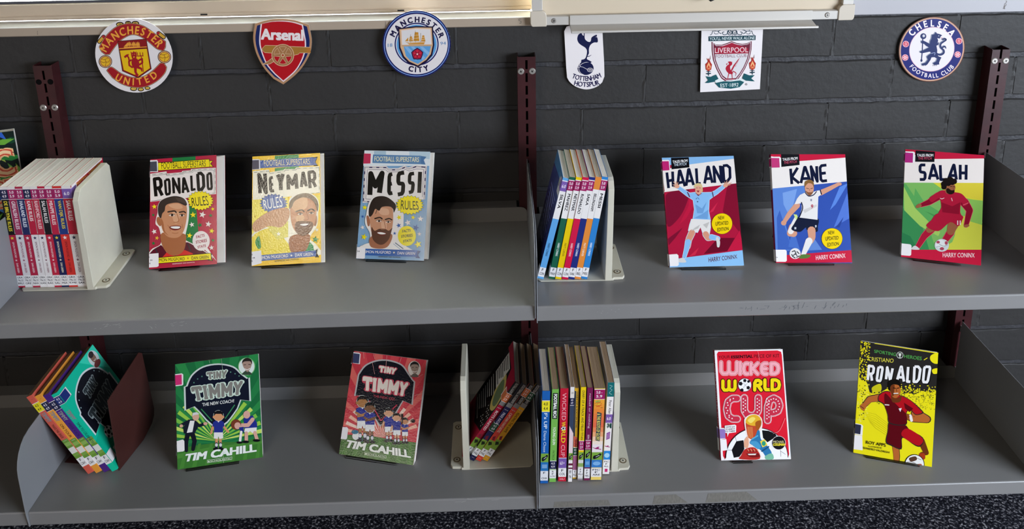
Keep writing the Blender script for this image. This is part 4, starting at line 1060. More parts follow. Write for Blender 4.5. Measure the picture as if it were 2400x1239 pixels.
def e_allen(A):
    A.rect(0, 0, 100, 152, '#1c6a6c'); A.line([(30, 30), (70, 40), (36, 62), (70, 80), (30, 110), (72, 128)], 4, '#9fd0c8', sm=True); A.rect(0, 152, 100, 1000, '#e9e4e6')
    A.text('QRN', 22, 440, 70, 490, '#154038', 0.06); A.text('1', 78, 440, 88, 490, '#154038', 0.06); A.rect(24, 545, 78, 620, '#8a4a9c', -0.3)
    for k in range(4): A.line([(28, 560+k*14), (74, 548+k*14)], 3, '#d9c3e0')
    roo(A, 690, 0.06); A.rect(0, 740, 100, 838, '#2a84d6'); A.ell(50, 790, 40, 26, '#9fd0f0'); A.rect(30, 940, 72, 976, '#c02a6a')
RL = [('bright blue spine with a yellow reading label, leftmost of the upright row', 0.0200, -0.3027, 0.0142, 0.1935, '#2160ac', [("F's UP", 235, 400, '#d9e6f2', 30, 72, 0.02), ('Diana Chase', 425, 655, '#d9e6f2', 30, 64, 0.0)], (105, 218, YLW, '4.0', '4.4', '#2a2418'), (862, 968, ('F', '', 'CHA')), e_blue, M_GREYP, 0.026),
      ('light green spine with a black title box', 0.0345, -0.3000, 0.0122, 0.1945, '#78b552', [('FOOTBALL RICH', 52, 300, '#f0f0ea', 30, 76, 0.045), ('YOUNG GUN', 400, 590, '#eef2e2', 32, 72, 0.02), ('PATRICK', 655, 760, '#23401c', 34, 66, 0.0)], (770, 855, NVY, '4.5', '4.9'), (866, 958, ('R', 'F', 'LOU')), e_green, M_TANP, 0.030),
      ('red spine with pink and yellow lettering', 0.0530, -0.2990, 0.0146, 0.1948, '#c11f36', [('WICKED', 48, 335, '#f3aab4', 26, 76, 0.0), ('W', 352, 402, '#f2d02a', 26, 76, 0.02), ('RLD', 442, 575, '#f2d02a', 26, 76, 0.02), ('CUP', 600, 728, '#f3aab4', 26, 76, 0.0)], (745, 852, PUR, '6.0 +', None), (856, 950, ('F', 'COL')), e_wwc, M_TANP, 0.022),
      ('thin pale pink and slate spine standing taller than its neighbours', 0.0637, -0.3007, 0.0076, 0.1985, '#ece4e2', [], (112, 185, NVY, '4.5', '4.9'), (866, 985, ('FF', 'PA')), e_thin, M_TANP, 0.020),
      ('narrow yellow and slate spine pushed back between its neighbours', 0.0725, -0.2933, 0.0074, 0.1905, '#d6a62c', [('DIARY OF A SOCCER STAR', 40, 430, '#26242a', 40, 82, 0.01), ('SHAM', 560, 660, '#5a1420', 34, 80, 0.02)], (652, 735, GRN, '4.5', '4.9'), (900, 985, ('F', 'FLI')), e_soc, M_TANP, 0.018),
      ('plain yellow spine with black lettering running its length', 0.0833, -0.2980, 0.0096, 0.1957, '#ecc91c', [('DIARY OF A TRACK AND FIELD TITAN', 38, 560, '#242228', 30, 76, 0.01)], (572, 665, MAG, '2.5', '2.9'), (862, 955, ('F', 'F', 'FLI')), e_trk, M_TANP, 0.026),
      ('plum purple spine with slanted white lettering', 0.0957, -0.2985, 0.0104, 0.1943, '#76214f', [('netball or nothing', 60, 430, '#e8cbd8', 30, 72, 0.0), ('BERN', 500, 545, '#e8cbd8', 34, 66, 0.0)], (562, 650, MAG, '5.0', '5.9'), (868, 975, ('F', 'F', 'HEL')), e_net, M_TANP, 0.024),
      ('thick orange spine with a magenta kangaroo', 0.1168, -0.2980, 0.0193, 0.1918, '#f0d06a', [('& THE BOOTS OF GLORY', 268, 560, '#e9d46a', 36, 66, 0.03)], (12, 112, MAG, '5.0 -', '5.9'), (866, 965, ('FIC', 'F', 'ARE')), e_boots, M_TANP, 0.026),
      ('white spine with a teal top, set back against the cream bookend', 0.1330, -0.2842, 0.0124, 0.1935, '#e6e2e2', [('Peter Allen', 190, 335, '#2a2a30', 34, 74, 0.0)], (340, 432, PUR, '6.0', None), (842, 935, ('FIC', 'F', 'ALL')), e_allen, M_TANP, 0.036)]
for lab, x0, y0, th, h, colr, tx, lv, call, ex, pg, ln in RL:
    spine_book('RL', 'upright paperback: ' + lab, G3, x0 - 0.0003, y0, th - 0.0005, h, 0.127 if h < 0.198 else 0.13, ln, [(0, 1000, colr)], tx, level=lv, call=call, extra=ex, pages=pg, cols=(colr, colr, colr), lift=0.0020)

# leaning cartoon books at the lower left
G4 = 'cartoon football books leaning left on the lower shelf'
def e_tt(colr):
    def f(A):
        A.star(50, 45, 24, '#2a2024', ky=0.06); A.rect(0, 560, 100, 815, '#6f9a3c'); A.rect(0, 600, 100, 640, '#8fb45a'); A.rect(0, 665, 100, 735, '#e6e4dc'); A.rect(0, 735, 100, 770, '#7ea64a')
        A.ell(50, 575, 34, 34*0.065, '#ecebe8'); A.ell(50, 575, 13, 13*0.065, '#1c1c20')
        for q in range(4): A.ell(50 + 26*cos(1.57*q+0.6), 575 + 26*0.065*sin(1.57*q+0.6), 8, 8*0.065, '#1c1c20')
    return f
tt_front = Art([(0, 0), (150, 0), (150, 190), (0, 190)], [(0, 0.188), (0.15, 0.188), (0.15, 0), (0, 0)])
def tiny(A, base, shield, edge, txt, tc, quad=None):
    pass
def shield_pts(f):
    return [f(p) for p in smooth_closed([(16,62),(26,40),(48,26),(75,20),(102,26),(122,40),(132,62)], 4, False) + [(132,64),(137,64),(137,112),(112,106)] + smooth_closed([(104,126),(92,146),(74,164)], 3, False) + smooth_closed([(56,146),(44,126),(38,106)], 3, False) + [(12,112),(12,64)]]
idf = lambda p: p
A = tt_front
A.rect(0, 0, 150, 190, '#17c7a2'); A.poly([(90,0),(150,0),(150,60),(120,30)], '#3ce0bd'); A.poly([(0,120),(70,100),(20,190),(0,190)], '#12b592')
A.poly([(74 + (x-74)*1.06, 90 + (y-90)*1.05) for x, y in shield_pts(idf)], '#dfe8e6'); A.poly(shield_pts(idf), '#15161f')
slab(A, 'TINY', [(54,42),(96,38),(96,55),(54,59)], 4.2, '#a9b4b4', '#3c4448', 1.6); slab(A, 'TIMMY', [(30,78),(120,69),(118,96),(32,104)], 6.2, '#a9b4b4', '#3c4448', 1.5)
for q in ((22,56),(30,44),(42,34),(108,34),(118,44),(126,54)): A.ell(q[0], q[1], 1.4, 1.4, '#9fb8b8')
A.ell(128, 18, 16, 16, '#d9e0de'); A.ell(128, 16, 8, 11, '#8d6a58'); A.ell(128, 9, 8.5, 6, '#3a3030'); A.ell(128, 31, 12, 6, '#7a3a38'); A.line([(124,21),(128,23),(132,21)], 1.4, '#e9dcd4')
A.textq('TIM CAHILL', [(24,158),(130,150),(126,172),(20,180)], '#eaf2ee', 0.04); A.ell(40, 132, 12, 12, '#eceae6'); A.ell(40, 132, 4.5, 4.5, '#222'); 
for q in range(5): A.ell(40 + 9*cos(1.257*q), 132 + 9*sin(1.257*q), 2.6, 2.6, '#222')
th4 = 0.0122; ln4 = -0.470
TT = [('tomato red spine with yellow reading label', '#d9604f', 'MAKES THE GRADE', '#5a1c18', (95, 195, YLW, '4.0', '4.4', '#2a2418'), M_TANP),
      ('orange spine', '#ee9f3e', 'ON TOUR', '#4a2c10', (95, 195, NVY, '4.5', '4.9'), M_TANP),
      ('violet spine', '#4d2a80', 'FREE KICK', '#34205c', (95, 195, NVY, '4.5', '4.9'), M_TANP),
      ('turquoise spine and its turquoise front cover showing', '#17c7a2', 'TIME TO CELEBRATE!', '#0f4f45', (40, 130, '#22357a', '4.5', '4.9'), M_TANP)]
for i, (lab, colr, title, tc, lv, pg) in enumerate(TT):
    spine_book('LL', 'cartoon book leaning left on the lower shelf: ' + lab, G4, -0.8290 + i*(th4 + 0.0004)/cos(ln4), -0.2405 + 0.0015*i, th4, 0.189, 0.15 if i == 3 else 0.132, ln4,
               [(0, 1000, colr)], [('TIMMY', 215, 330, '#8f8d92', 22, 80, 0.05), (title, 370, 540 if i != 3 else 640, tc, 30, 70, 0.01)] , level=lv, call=(800, 905, ('F', 'CAH')), extra=e_tt(colr), cols=(colr, colr, colr), pages=pg, lift=0.0016, fart=tt_front if i == 3 else None)

# dark academy books at the lower middle, leaning right
G5 = 'academy books leaning right on the lower shelf'
def e_fa(colr):
    def f(A):
        A.rect(0, 0, 100, 260, '#4a4747'); A.rect(0, 0, 30, 255, '#2a2828'); A.ell(50, 335, 42, 42*0.055, '#eceae8'); A.ell(50, 335, 16, 16*0.055, '#1a1a1e')
        for q in range(5): A.ell(50 + 32*cos(1.257*q), 335 + 32*0.055*sin(1.257*q), 9, 9*0.055, '#1a1a1e')
        A.rect(0, 250, 100, 300, '#8a8684'); A.rect(0, 730, 100, 850, '#7fa03c'); A.poly([(10, 760), (60, 748), (90, 775), (40, 800)], '#26301c'); A.poly([(20, 690), (60, 670), (80, 720), (40, 728)], '#7a2430'); A.ell(50, 966, 24, 24*0.06, '#e9e4da'); A.ell(50, 966, 10, 10*0.06, '#222')
    return f
bb = Art([(0, 0), (100, 0), (100, 150), (0, 150)], [(0, 0.19), (0.129, 0.19), (0.129, 0), (0, 0)])
bb.rect(0, 0, 100, 150, '#1c1718'); bb.poly([(0, 0), (100, 0), (100, 26), (78, 30), (60, 8), (0, 14)], '#a31c38'); bb.poly([(0,110),(60,116),(100,98),(100,150),(0,150)], '#b01f3c')
bb.blob([(58,22),(90,30),(97,58),(80,70),(60,60),(50,38)], '#c9b46a'); bb.blob([(64,28),(86,34),(92,55),(78,63),(64,55),(57,38)], '#6a7a5a')
bb.rect(14, 12, 56, 52, '#d8d4d0')
for k in range(7): bb.rect(17, 16 + k*5, 52 - (k % 3)*4, 18 + k*5, '#4a4648')
for k in range(9): bb.rect(12, 58 + k*6, 62 - (k % 4)*5, 60 + k*6, '#b9b4b2')
for k in range(16): bb.ell(70 + (k % 8)*3.5, 74 + (k // 8)*16 + (k % 3)*3, 0.9, 1.3, '#d8d4d0')
th5 = 0.0105; ln5 = 0.565
FA = [('crimson spine and black-and-red back cover', '#a81f3a', 'BOYS UNITED', '#f0d8da', (150, 250, ORA, '3.5', '3.9'), 0.0), ('dark navy spine', '#2a2850', 'FREE KICK', '#d8d8e6', (520, 610, GRN, '4.5', '4.9'), 0.0),
      ('vermilion spine with an orange reading label', '#d8483a', 'CAPTAIN FANTASTIC', '#f6dcc8', (60, 150, ORA, '3.5', '3.9'), 0.0), ('golden yellow spine, nearest the middle bracket', '#e0a026', 'READING THE GAME', '#4a3410', (110, 200, GRN, '4.5', '4.9'), 0.0)]
for i, (lab, colr, title, tc, lv, _) in enumerate(FA):
    spine_book('LL', 'dark-topped book leaning right on the lower shelf: ' + lab, G5, -0.0895 - (3-i)*(th5 + 0.0004)/cos(ln5), -0.2405 + (0.008 if i == 0 else 0.002 if i == 1 else 0), th5, 0.190, 0.129, ln5,
               [(0, 1000, colr)], [('FOOTBALL ACADEMY', 12, 245 if i != 0 else 140, '#b9b3ac', 34, 82, 0.03), (title, 372, 520 if i == 1 else 625, tc, 28, 74, 0.02)], level=lv, call=(850, 940, ('F', 'PAL')), extra=e_fa(colr), cols=(colr, colr, '#1c1718'), pages=(M_GREYP if i == 0 else M_TANP), lift=0.0022, back_art=bb if i == 0 else None)
# ------------------------------------------------------------------ face-out books on clear stands
def stars(A, L):
    for x, y, r, c in L: A.star(x, y, r, c, rot=-90 + (x*7 % 40) - 20)
def burst(A, cx, cy, rx, ry, col, edge, n=22, ins=0.84):
    P = [(cx + rx*(1 if i % 2 == 0 else ins)*cos(PI*i/n), cy + ry*(1 if i % 2 == 0 else ins)*sin(PI*i/n)) for i in range(2*n)]
    A.line(P, 6, edge, True); A.poly(P, col)
def dashline(A, pts, wd, c1, c2, d=22):
    A.line(pts, wd, c1)
    k = A.k
    for a, b in zip(pts, pts[1:]):
        L = math.hypot(b[0]-a[0], b[1]-a[1]); n = max(1, int(L/d))
        for i in range(0, n, 2):
            p, q = [(a[0] + (b[0]-a[0])*t, a[1] + (b[1]-a[1])*t) for t in (i/n, min(1, (i+1)/n))]
            A.k = k; A.line([p, q], wd*0.5, c2)
    A.k = k + 2
def ellpart(A, cx, cy, rx, ry, c): A.ell(cx, cy, rx, ry, c)

def art_rules1(A):      # red / green / yellow cover
    R, G, Y, W_, K = '#b8243f', '#1f7a3c', '#f4dc1c', '#f0e2da', '#17120f'
    A.poly([(0,0),(856,0),(856,1239),(0,1239)], R)
    A.poly([(272,60),(518,38),(518,86),(272,104)], G)
    A.poly([(505,600),(420,960),(560,1060),(520,560)], G); A.poly([(440,560),(520,560),(505,960),(400,950)], G)
    for i in range(26): A.line([(520+i*16, 1040), (620+i*16, 560)], 2.5, '#cf5a68')
    for i in range(14): A.line([(50+i*7, 560), (30+i*10, 1000)], 2, '#cf5a68')
    # ribbon
    A.poly([(660,88),(706,82),(684,118),(712,148),(660,152)], K); A.poly([(660,92),(700,87),(676,118),(702,146),(660,149)], Y)
    A.poly([(118,112),(668,66),(672,154),(120,200)], K); A.poly([(122,117),(664,71),(667,150),(124,195)], Y)
    A.textq('FOOTBALL SUPERSTARS', [(155,112),(628,82),(628,148),(158,182)], '#3a3420', 0.004)
    # title panel
    P = [(38,232),(210,205),(215,228),(370,212),(378,198),(468,190),(470,178),(560,170),(735,160),(735,440),(560,455),(480,480),(330,490),(180,510),(40,528)]
    A.poly(P, W_)
    dashline(A, [(60,242),(205,222),(210,240),(380,222),(388,208),(480,200),(485,186),(725,172),(728,430),(600,440)], 8, '#d9cbbd', '#2c4a34', 30)
    A.line([(60,255),(205,235),(215,252),(388,232),(396,220),(490,212),(494,198),(712,186),(716,425)], 3, '#2c4a34')
    A.line([(50,520),(180,500),(330,482)], 4, '#2c4a34')
    boxy(A, 'RONALDO', [[(82.64,287.64),(145.36,277.64),(165.36,459.36),(99.64,469.36),35.28], [(194.23,296.23),(237.77,289.23),(244.77,440.77),(206.23,450.77),26.46], [(278.72,279.72),(339.28,269.72),(347.28,428.28),(286.72,436.28),27.44], [(372.72,283.72),(413.28,273.72),(441.28,424.28),(382.72,432.28),27.44], [(471.74,246.74),(482.26,242.74),(516.26,389.26),(477.74,399.26),25.48], [(539.66,226.66),(598.34,214.66),(606.34,389.34),(549.66,395.34),33.32], [(644.23,227.23),(681.77,219.23),(689.77,384.77),(650.23,388.77),26.46]], K, True)
    stars(A, [(82,578,28,Y),(80,838,30,W_),(108,905,24,'#e9b93a'),(488,662,34,Y),(588,660,38,W_),(475,765,30,W_),(450,880,32,Y),(650,760,34,W_),(685,832,30,Y),(682,1008,28,W_),(698,600,22,Y),(560,770,28,G),(676,668,22,G),(698,930,20,G),(72,960,22,G),(70,665,18,G)])
    burst(A, 568, 512, 140, 104, Y, K); A.textq('RULES', [(472,482),(640,458),(660,560),(478,572)], K, 0.0)
    # portrait
    A.blob([(100,700),(115,640),(120,560),(170,495),(290,455),(400,480),(445,560),(440,720),(410,860),(400,920),(520,985),(660,1080),(640,1130),(60,1130),(45,1030),(140,975),(150,900),(130,800),(95,760)], W_)
    SK, S2, S3 = '#c98a63', '#a9663f', '#d8a27c'
    A.poly([(60,1120),(50,1045),(130,990),(160,985),(230,1070),(370,1060),(410,950),(520,1000),(650,1080),(640,1130)], '#5c1426', True); A.poly([(150,1120),(215,1050),(300,1095),(395,1030),(480,1065),(520,1130)], '#d8302a'); A.line([(95,1020),(120,1080)], 12, '#3a3236'); A.line([(430,965),(460,1040)], 12, '#3a3236')
    A.blob([(165,850),(155,960),(215,1060),(300,1090),(385,1040),(412,930),(390,860)], S2)
    A.blob([(110,690),(135,688),(155,730),(150,780),(125,770),(105,730)], S2)
    A.blob([(140,620),(160,560),(300,520),(410,550),(425,650),(410,760),(385,840),(345,890),(290,905),(220,890),(170,830),(150,740)], SK)
    A.blob([(150,700),(175,740),(190,830),(230,880),(180,840),(155,770)], S2); A.blob([(270,640),(350,640),(330,740),(290,745)], S3); A.blob([(230,560),(340,545),(380,590),(300,600)], S3)
    A.poly([(124,660),(122,570),(165,505),(285,465),(385,485),(425,545),(405,566),(330,535),(240,545),(200,570),(190,620),(165,650),(150,700)], '#3a2e28', True); A.poly([(300,480),(385,488),(420,545),(330,520)], '#4d3d34')
    A.line([(225,632),(290,622),(310,636)], 15, '#3a2a22', sm=True); A.line([(345,636),(390,628),(408,640)], 14, '#3a2a22', sm=True)
    A.ell(265,666,32,12,'#e2c9b6'); A.ell(268,666,13,12,'#2c1c16'); A.ell(372,668,26,11,'#e2c9b6'); A.ell(372,668,12,11,'#2c1c16'); A.line([(235,660),(265,652),(298,662)], 5, '#3a2418', sm=True); A.line([(346,662),(374,655),(400,664)], 5, '#3a2418', sm=True)
    A.line([(318,650),(338,720),(312,742),(285,738)], 7, S2, sm=True)
    A.blob([(238,788),(290,775),(360,782),(350,812),(300,826),(258,815)], '#7a2c26'); A.blob([(250,790),(300,783),(352,788),(335,806),(280,806)], '#f4efe8')
    A.line([(222,770),(240,800),(250,830)], 5, S2, sm=True); A.line([(372,760),(378,800)], 5, S2); A.line([(268,850),(300,858),(332,850)], 6, S2, sm=True)
    A.ell(573,936,92,104,W_); A.textq('FACTS', [(520,882),(608,862),(610,890),(524,912)], '#a02038', 0.03); A.textq('STORIES', [(516,936),(632,914),(634,946),(518,966)], '#a02038', 0.03); A.textq('STATS', [(534,990),(622,972),(622,1000),(536,1016)], '#a02038', 0.03); A.poly([(600,1020),(640,1010),(735,1150),(690,1100)], W_)
    # author ribbon
    A.poly([(640,1078),(690,1070),(672,1105),(700,1150),(640,1140)], K); A.poly([(645,1085),(680,1080),(664,1106),(688,1140),(645,1132)], Y)
    A.poly([(118,1108),(678,1062),(682,1132),(118,1172)], K); A.poly([(121,1113),(673,1068),(677,1128),(121,1167)], Y)
    A.textq('SIMON MUGFORD', [(105,1118),(398,1106),(400,1138),(105,1154)], '#3a3420', 0.012); A.star(432,1118,13,'#c05a2a'); A.textq('DAN GREEN', [(470,1100),(650,1090),(650,1120),(472,1134)], '#3a3420', 0.012)
    A.textq('INDEPENDENT AND UNOFFICIAL', [(268,1170),(505,1154),(505,1164),(270,1182)], '#f0c9c6', 0.02)
def sticker_front(q, w, h, pts_white, pts_col=None, col=None, texts=()):
    L = cover_art(q, w, h)
    L.poly(pts_white, '#efe9e8')
    if pts_col: L.poly(pts_col, col)
    for t_, qd in texts: L.textq(t_, qd, '#2a2630', 0.02)
    return L

def art_rules2(A):      # yellow / blue cover
    Y, B, G, W_, K = '#eebb2c', '#47629c', '#2f8a44', '#f3e9cf', '#1c1814'
    A.poly([(0,0),(841,0),(841,1239),(0,1239)], '#f0c12c'); A.poly([(20,520),(400,480),(420,1000),(20,1100)], '#f2dc5a')
    A.poly([(262,60),(512,40),(512,80),(262,100)], G); A.poly([(262,190),(512,160),(512,230),(262,250)], G); A.poly([(640,480),(740,460),(740,620),(660,640)], '#e9d24a')
    A.poly([(668,70),(712,62),(690,118),(716,160),(668,158)], K); A.poly([(668,76),(704,70),(682,118),(706,150),(668,152)], B); A.poly([(108,110),(668,66),(668,154),(110,192)], B)
    A.textq('FOOTBALL SUPERSTARS', [(148,108),(628,82),(628,142),(150,170)], '#e9d9a0', 0.004)
    P = [(35,222),(200,205),(210,232),(350,208),(360,196),(470,195),(485,178),(730,162),(735,440),(500,470),(360,490),(35,520)]
    A.poly(P, W_); dashline(A, [(50,235),(200,220),(215,246),(360,222),(372,208),(480,205),(495,190),(725,176),(728,440),(500,460)], 8, '#e3d8bd', '#3a5a48', 30)
    boxy(A, 'NEYMAR', [[(96.88,258.88),(159.12,246.88),(171.12,443.12),(110.88,451.12),37.76], [(211.93,291.93),(242.07,285.93),(254.07,422.07),(219.93,430.07),31.86], [(292.06,256.06),(345.94,248.06),(329.94,413.94),(320.06,419.94),40.12], [(398.88,270.88),(481.12,258.88),(491.12,401.12),(402.88,411.12),37.76], [(535.34,241.34),(580.66,229.34),(590.66,374.66),(539.34,382.66),30.68], [(618.52,228.52),(675.48,218.52),(689.48,379.48),(630.52,393.48),33.04]], '#2a241f', True)
    burst(A, 250, 556, 142, 100, B, '#2a3a66'); A.textq('RULES', [(138,522),(330,474),(344,590),(150,620)], '#f2efe0', 0.0)
    # portrait
    A.blob([(408,600),(420,500),(520,440),(640,450),(715,520),(715,660),(700,790),(640,880),(630,930),(700,990),(700,1100),(40,1100),(25,880),(180,800),(330,860),(400,780),(380,700)], W_)
    SK, S2, S3 = '#c2845c', '#9c5f3c', '#d8a678'
    A.blob([(40,1080),(30,900),(200,810),(320,880),(420,1000),(440,1080)], '#ecd23c'); A.blob([(60,950),(100,890),(120,1000),(90,1020)], G); A.poly([(200,760),(400,740),(400,900),(290,930),(200,830)], '#e0cf5a'); A.poly([(600,930),(660,990),(670,1060),(560,1060)], '#1f8a4a'); A.star(300,870,26,W_)
    A.blob([(40,760),(200,640),(390,600),(410,700),(330,800),(200,790),(60,850)], '#c8936a')
    A.blob([(420,900),(610,870),(620,960),(560,1060),(430,1060)], S2)
    A.blob([(672,690),(696,680),(702,740),(684,790),(668,770)], S2)
    A.blob([(420,590),(440,510),(540,465),(640,480),(695,560),(692,680),(665,790),(610,860),(540,880),(470,840),(430,740)], SK)
    A.blob([(430,560),(520,490),(600,500),(590,600),(480,640)], S3); A.blob([(480,690),(560,680),(560,750),(500,760)], S3)
    A.poly([(412,610),(420,530),(500,462),(610,448),(690,500),(716,570),(704,640),(690,580),(650,520),(560,490),(470,530),(440,590)], '#6a5238', True)
    A.line([(480,640),(540,622),(565,640)], 14, '#4a3020', sm=True); A.line([(605,630),(645,612),(678,632)], 14, '#3a261a', sm=True)
    A.ell(525,664,28,11,'#d8bda2'); A.ell(527,664,11,10,'#2a1a14'); A.ell(642,654,28,11,'#d8bda2'); A.ell(642,654,12,10,'#2a1a14'); A.line([(495,660),(525,650),(552,660)], 5, '#3a2418', sm=True); A.line([(614,652),(644,642),(672,652)], 5, '#3a2418', sm=True)
    A.line([(590,640),(612,710),(590,728),(560,724)], 7, S2, sm=True)
    A.blob([(470,780),(500,740),(620,740),(660,760),(650,820),(600,875),(540,890),(480,850)], '#6d452c')
    A.blob([(515,772),(560,760),(620,762),(600,792),(555,798)], '#5a1c18'); A.blob([(522,772),(570,764),(614,766),(590,782),(550,784)], '#f2ece2')
    stars(A, [(684,928,38,G),(698,828,24,'#f0e6c0'),(60,690,18,'#d8b83a')])
    A.poly([(680,1046),(708,1022),(700,1070),(722,1112),(680,1112)], K); A.poly([(120,1086),(688,1040),(690,1102),(122,1146)], B)
    A.textq('SIMON MUGFORD', [(105,1098),(398,1078),(400,1108),(105,1132)], '#e9e2d0', 0.012); A.star(432,1092,14,'#e9e2d0'); A.textq('DAN GREEN', [(470,1072),(656,1062),(656,1092),(472,1104)], '#e9e2d0', 0.012)
    A.textq('INDEPENDENT AND UNOFFICIAL', [(262,1142),(510,1122),(510,1134),(264,1156)], '#5a4a1c', 0.02)

def art_rules3(A):      # white / pale blue cover
    LB, B, Y, W_, K = '#7fa6c8', '#2d5aa0', '#f2dc12', '#efe4dc', '#1d1915'
    A.poly([(0,0),(879,0),(879,1239),(0,1239)], LB)
    for i in range(50): A.line([(60+i*16, 1100), (40+i*18, 560)], 2, '#a9c6dd')
    A.poly([(440,620),(530,620),(520,1000),(400,1000)], W_)
    A.poly([(110,30),(820,30),(810,190),(100,190)], '#dfe3e4'); A.poly([(220,36),(345,36),(345,80),(220,80)], '#a9bfcc'); A.poly([(590,40),(810,42),(808,120),(590,100)], '#b9ccd6')
    A.poly([(690,82),(770,96),(742,128),(760,176),(690,170)], '#4f759e'); A.poly([(206,72),(712,84),(712,172),(202,160)], '#5f84aa')
    A.textq('FOOTBALL SUPERSTARS', [(225,92),(692,100),(690,150),(222,142)], '#f0e6b4', 0.006)
    P = [(115,188),(350,192),(372,216),(470,214),(540,188),(580,206),(660,180),(775,188),(755,540),(640,550),(440,575),(95,575)]
    A.poly(P, W_); dashline(A, [(130,205),(350,208),(370,232),(478,230),(545,205),(585,222),(665,196),(762,204),(745,532)], 13, '#3a3458', '#efe4dc', 34); dashline(A, [(122,210),(104,560),(180,566)], 13, '#3a3458', '#efe4dc', 34)
    A.line([(160,228),(345,232),(365,254),(482,252),(550,228),(590,244),(668,220),(740,226),(726,515)], 4, '#3a3458'); A.line([(148,228),(128,535),(190,540)], 4, '#3a3458')
    boxy(A, 'MESSI', [[(184.45,270.45),(303.55,266.45),(273.55,471.55),(172.45,493.55),52.9], [(379.55,281.55),(410.45,275.55),(410.45,472.45),(373.55,480.45),39.1], [(475.7,268.7),(535.3,260.7),(519.3,479.3),(466.7,489.3),41.4], [(594.4,274.4),(639.6,268.4),(621.6,459.6),(584.4,467.6),36.8], [(704.7,254.7),(701.3,248.7),(693.3,469.3),(692.7,473.3),41.4]], K, True)
    stars(A, [(118,626,30,Y),(92,835,26,W_),(108,935,36,Y),(94,720,18,B),(480,730,30,Y),(475,815,28,B),(572,785,36,W_),(628,730,26,Y),(706,745,34,W_),(657,838,38,B),(694,906,24,W_),(432,898,20,B),(680,1015,42,Y)])
    burst(A, 592, 600, 148, 102, Y, K); A.textq('RULES', [(502,548),(680,560),(690,650),(496,648)], K, 0.0)
    A.blob([(118,760),(135,690),(150,610),(190,530),(290,490),(400,530),(452,600),(440,780),(410,930),(440,970),(560,1040),(640,1120),(120,1120),(60,1040),(160,1000),(170,900),(130,820)], W_)
    SK, S2, S3 = '#c98e6c', '#a5684a', '#dba888'
    A.blob([(60,1120),(70,1040),(170,1000),(260,1060),(360,1040),(440,970),(560,1040),(620,1130)], '#eee6de'); A.line([(440,1000),(520,1060)], 9, '#5a6a7a'); A.line([(420,1010),(500,1075)], 6, '#8fa6ba')
    A.blob([(185,930),(170,1030),(250,1060),(350,1045),(405,950),(380,900)], S2)
    A.blob([(135,720),(158,715),(172,770),(165,820),(145,810)], S2)
    A.blob([(172,680),(190,610),(300,580),(400,610),(418,720),(405,850),(370,950),(300,1005),(230,985),(190,900),(172,790)], SK)
    A.blob([(260,640),(360,640),(370,700),(290,700)], S3); A.blob([(290,780),(340,770),(345,850),(300,855)], S3)
    A.poly([(186,880),(200,960),(250,1010),(310,1015),(370,960),(400,870),(405,840),(370,870),(330,850),(270,850),(220,870),(190,830)], '#5d3828', True)
    A.poly([(160,710),(165,620),(210,530),(290,505),(370,525),(448,600),(425,680),(415,640),(380,615),(300,620),(270,660),(230,640),(205,690),(180,720)], '#2e221c', True); A.line([(250,640),(232,690)], 6, '#2e221c')
    A.line([(225,742),(275,730),(300,745)], 15, '#35231a', sm=True); A.line([(335,752),(375,742),(402,755)], 14, '#35231a', sm=True)
    A.ell(266,768,30,11,'#e2cbbb'); A.ell(268,768,12,10,'#2a1a14'); A.ell(366,778,26,10,'#e2cbbb'); A.ell(366,778,11,9,'#2a1a14'); A.line([(236,763),(266,754),(298,766)], 5, '#3a2418', sm=True); A.line([(340,773),(368,765),(392,774)], 5, '#3a2418', sm=True)
    A.line([(318,756),(335,840),(310,858),(285,850)], 7, S2, sm=True)
    A.blob([(240,888),(285,880),(345,898),(325,918),(280,922)], '#6d2a24'); A.blob([(248,890),(290,886),(338,900),(315,908),(275,906)], '#f4efe8')
    A.ell(562,926,96,106,Y); A.textq('FACTS', [(514,862),(600,852),(600,880),(514,892)], '#3a3424', 0.03); A.textq('STORIES', [(502,918),(622,902),(622,934),(502,946)], '#3a3424', 0.03); A.textq('STATS', [(522,970),(612,956),(612,984),(522,996)], '#3a3424', 0.03)
    A.poly([(655,1078),(708,1088),(680,1128),(702,1165),(655,1160)], '#1e3f78'); A.poly([(122,1060),(672,1078),(668,1148),(118,1130)], B)
    A.textq('SIMON MUGFORD', [(108,1078),(392,1086),(390,1116),(106,1106)], '#e6e2dc', 0.012); A.star(424,1102,14,'#e9e0c0'); A.textq('DAN GREEN', [(462,1092),(648,1098),(646,1126),(460,1122)], '#e6e2dc', 0.012)
    A.textq('INDEPENDENT AND UNOFFICIAL', [(260,1140),(496,1148),(496,1160),(260,1152)], '#4a4644', 0.02)

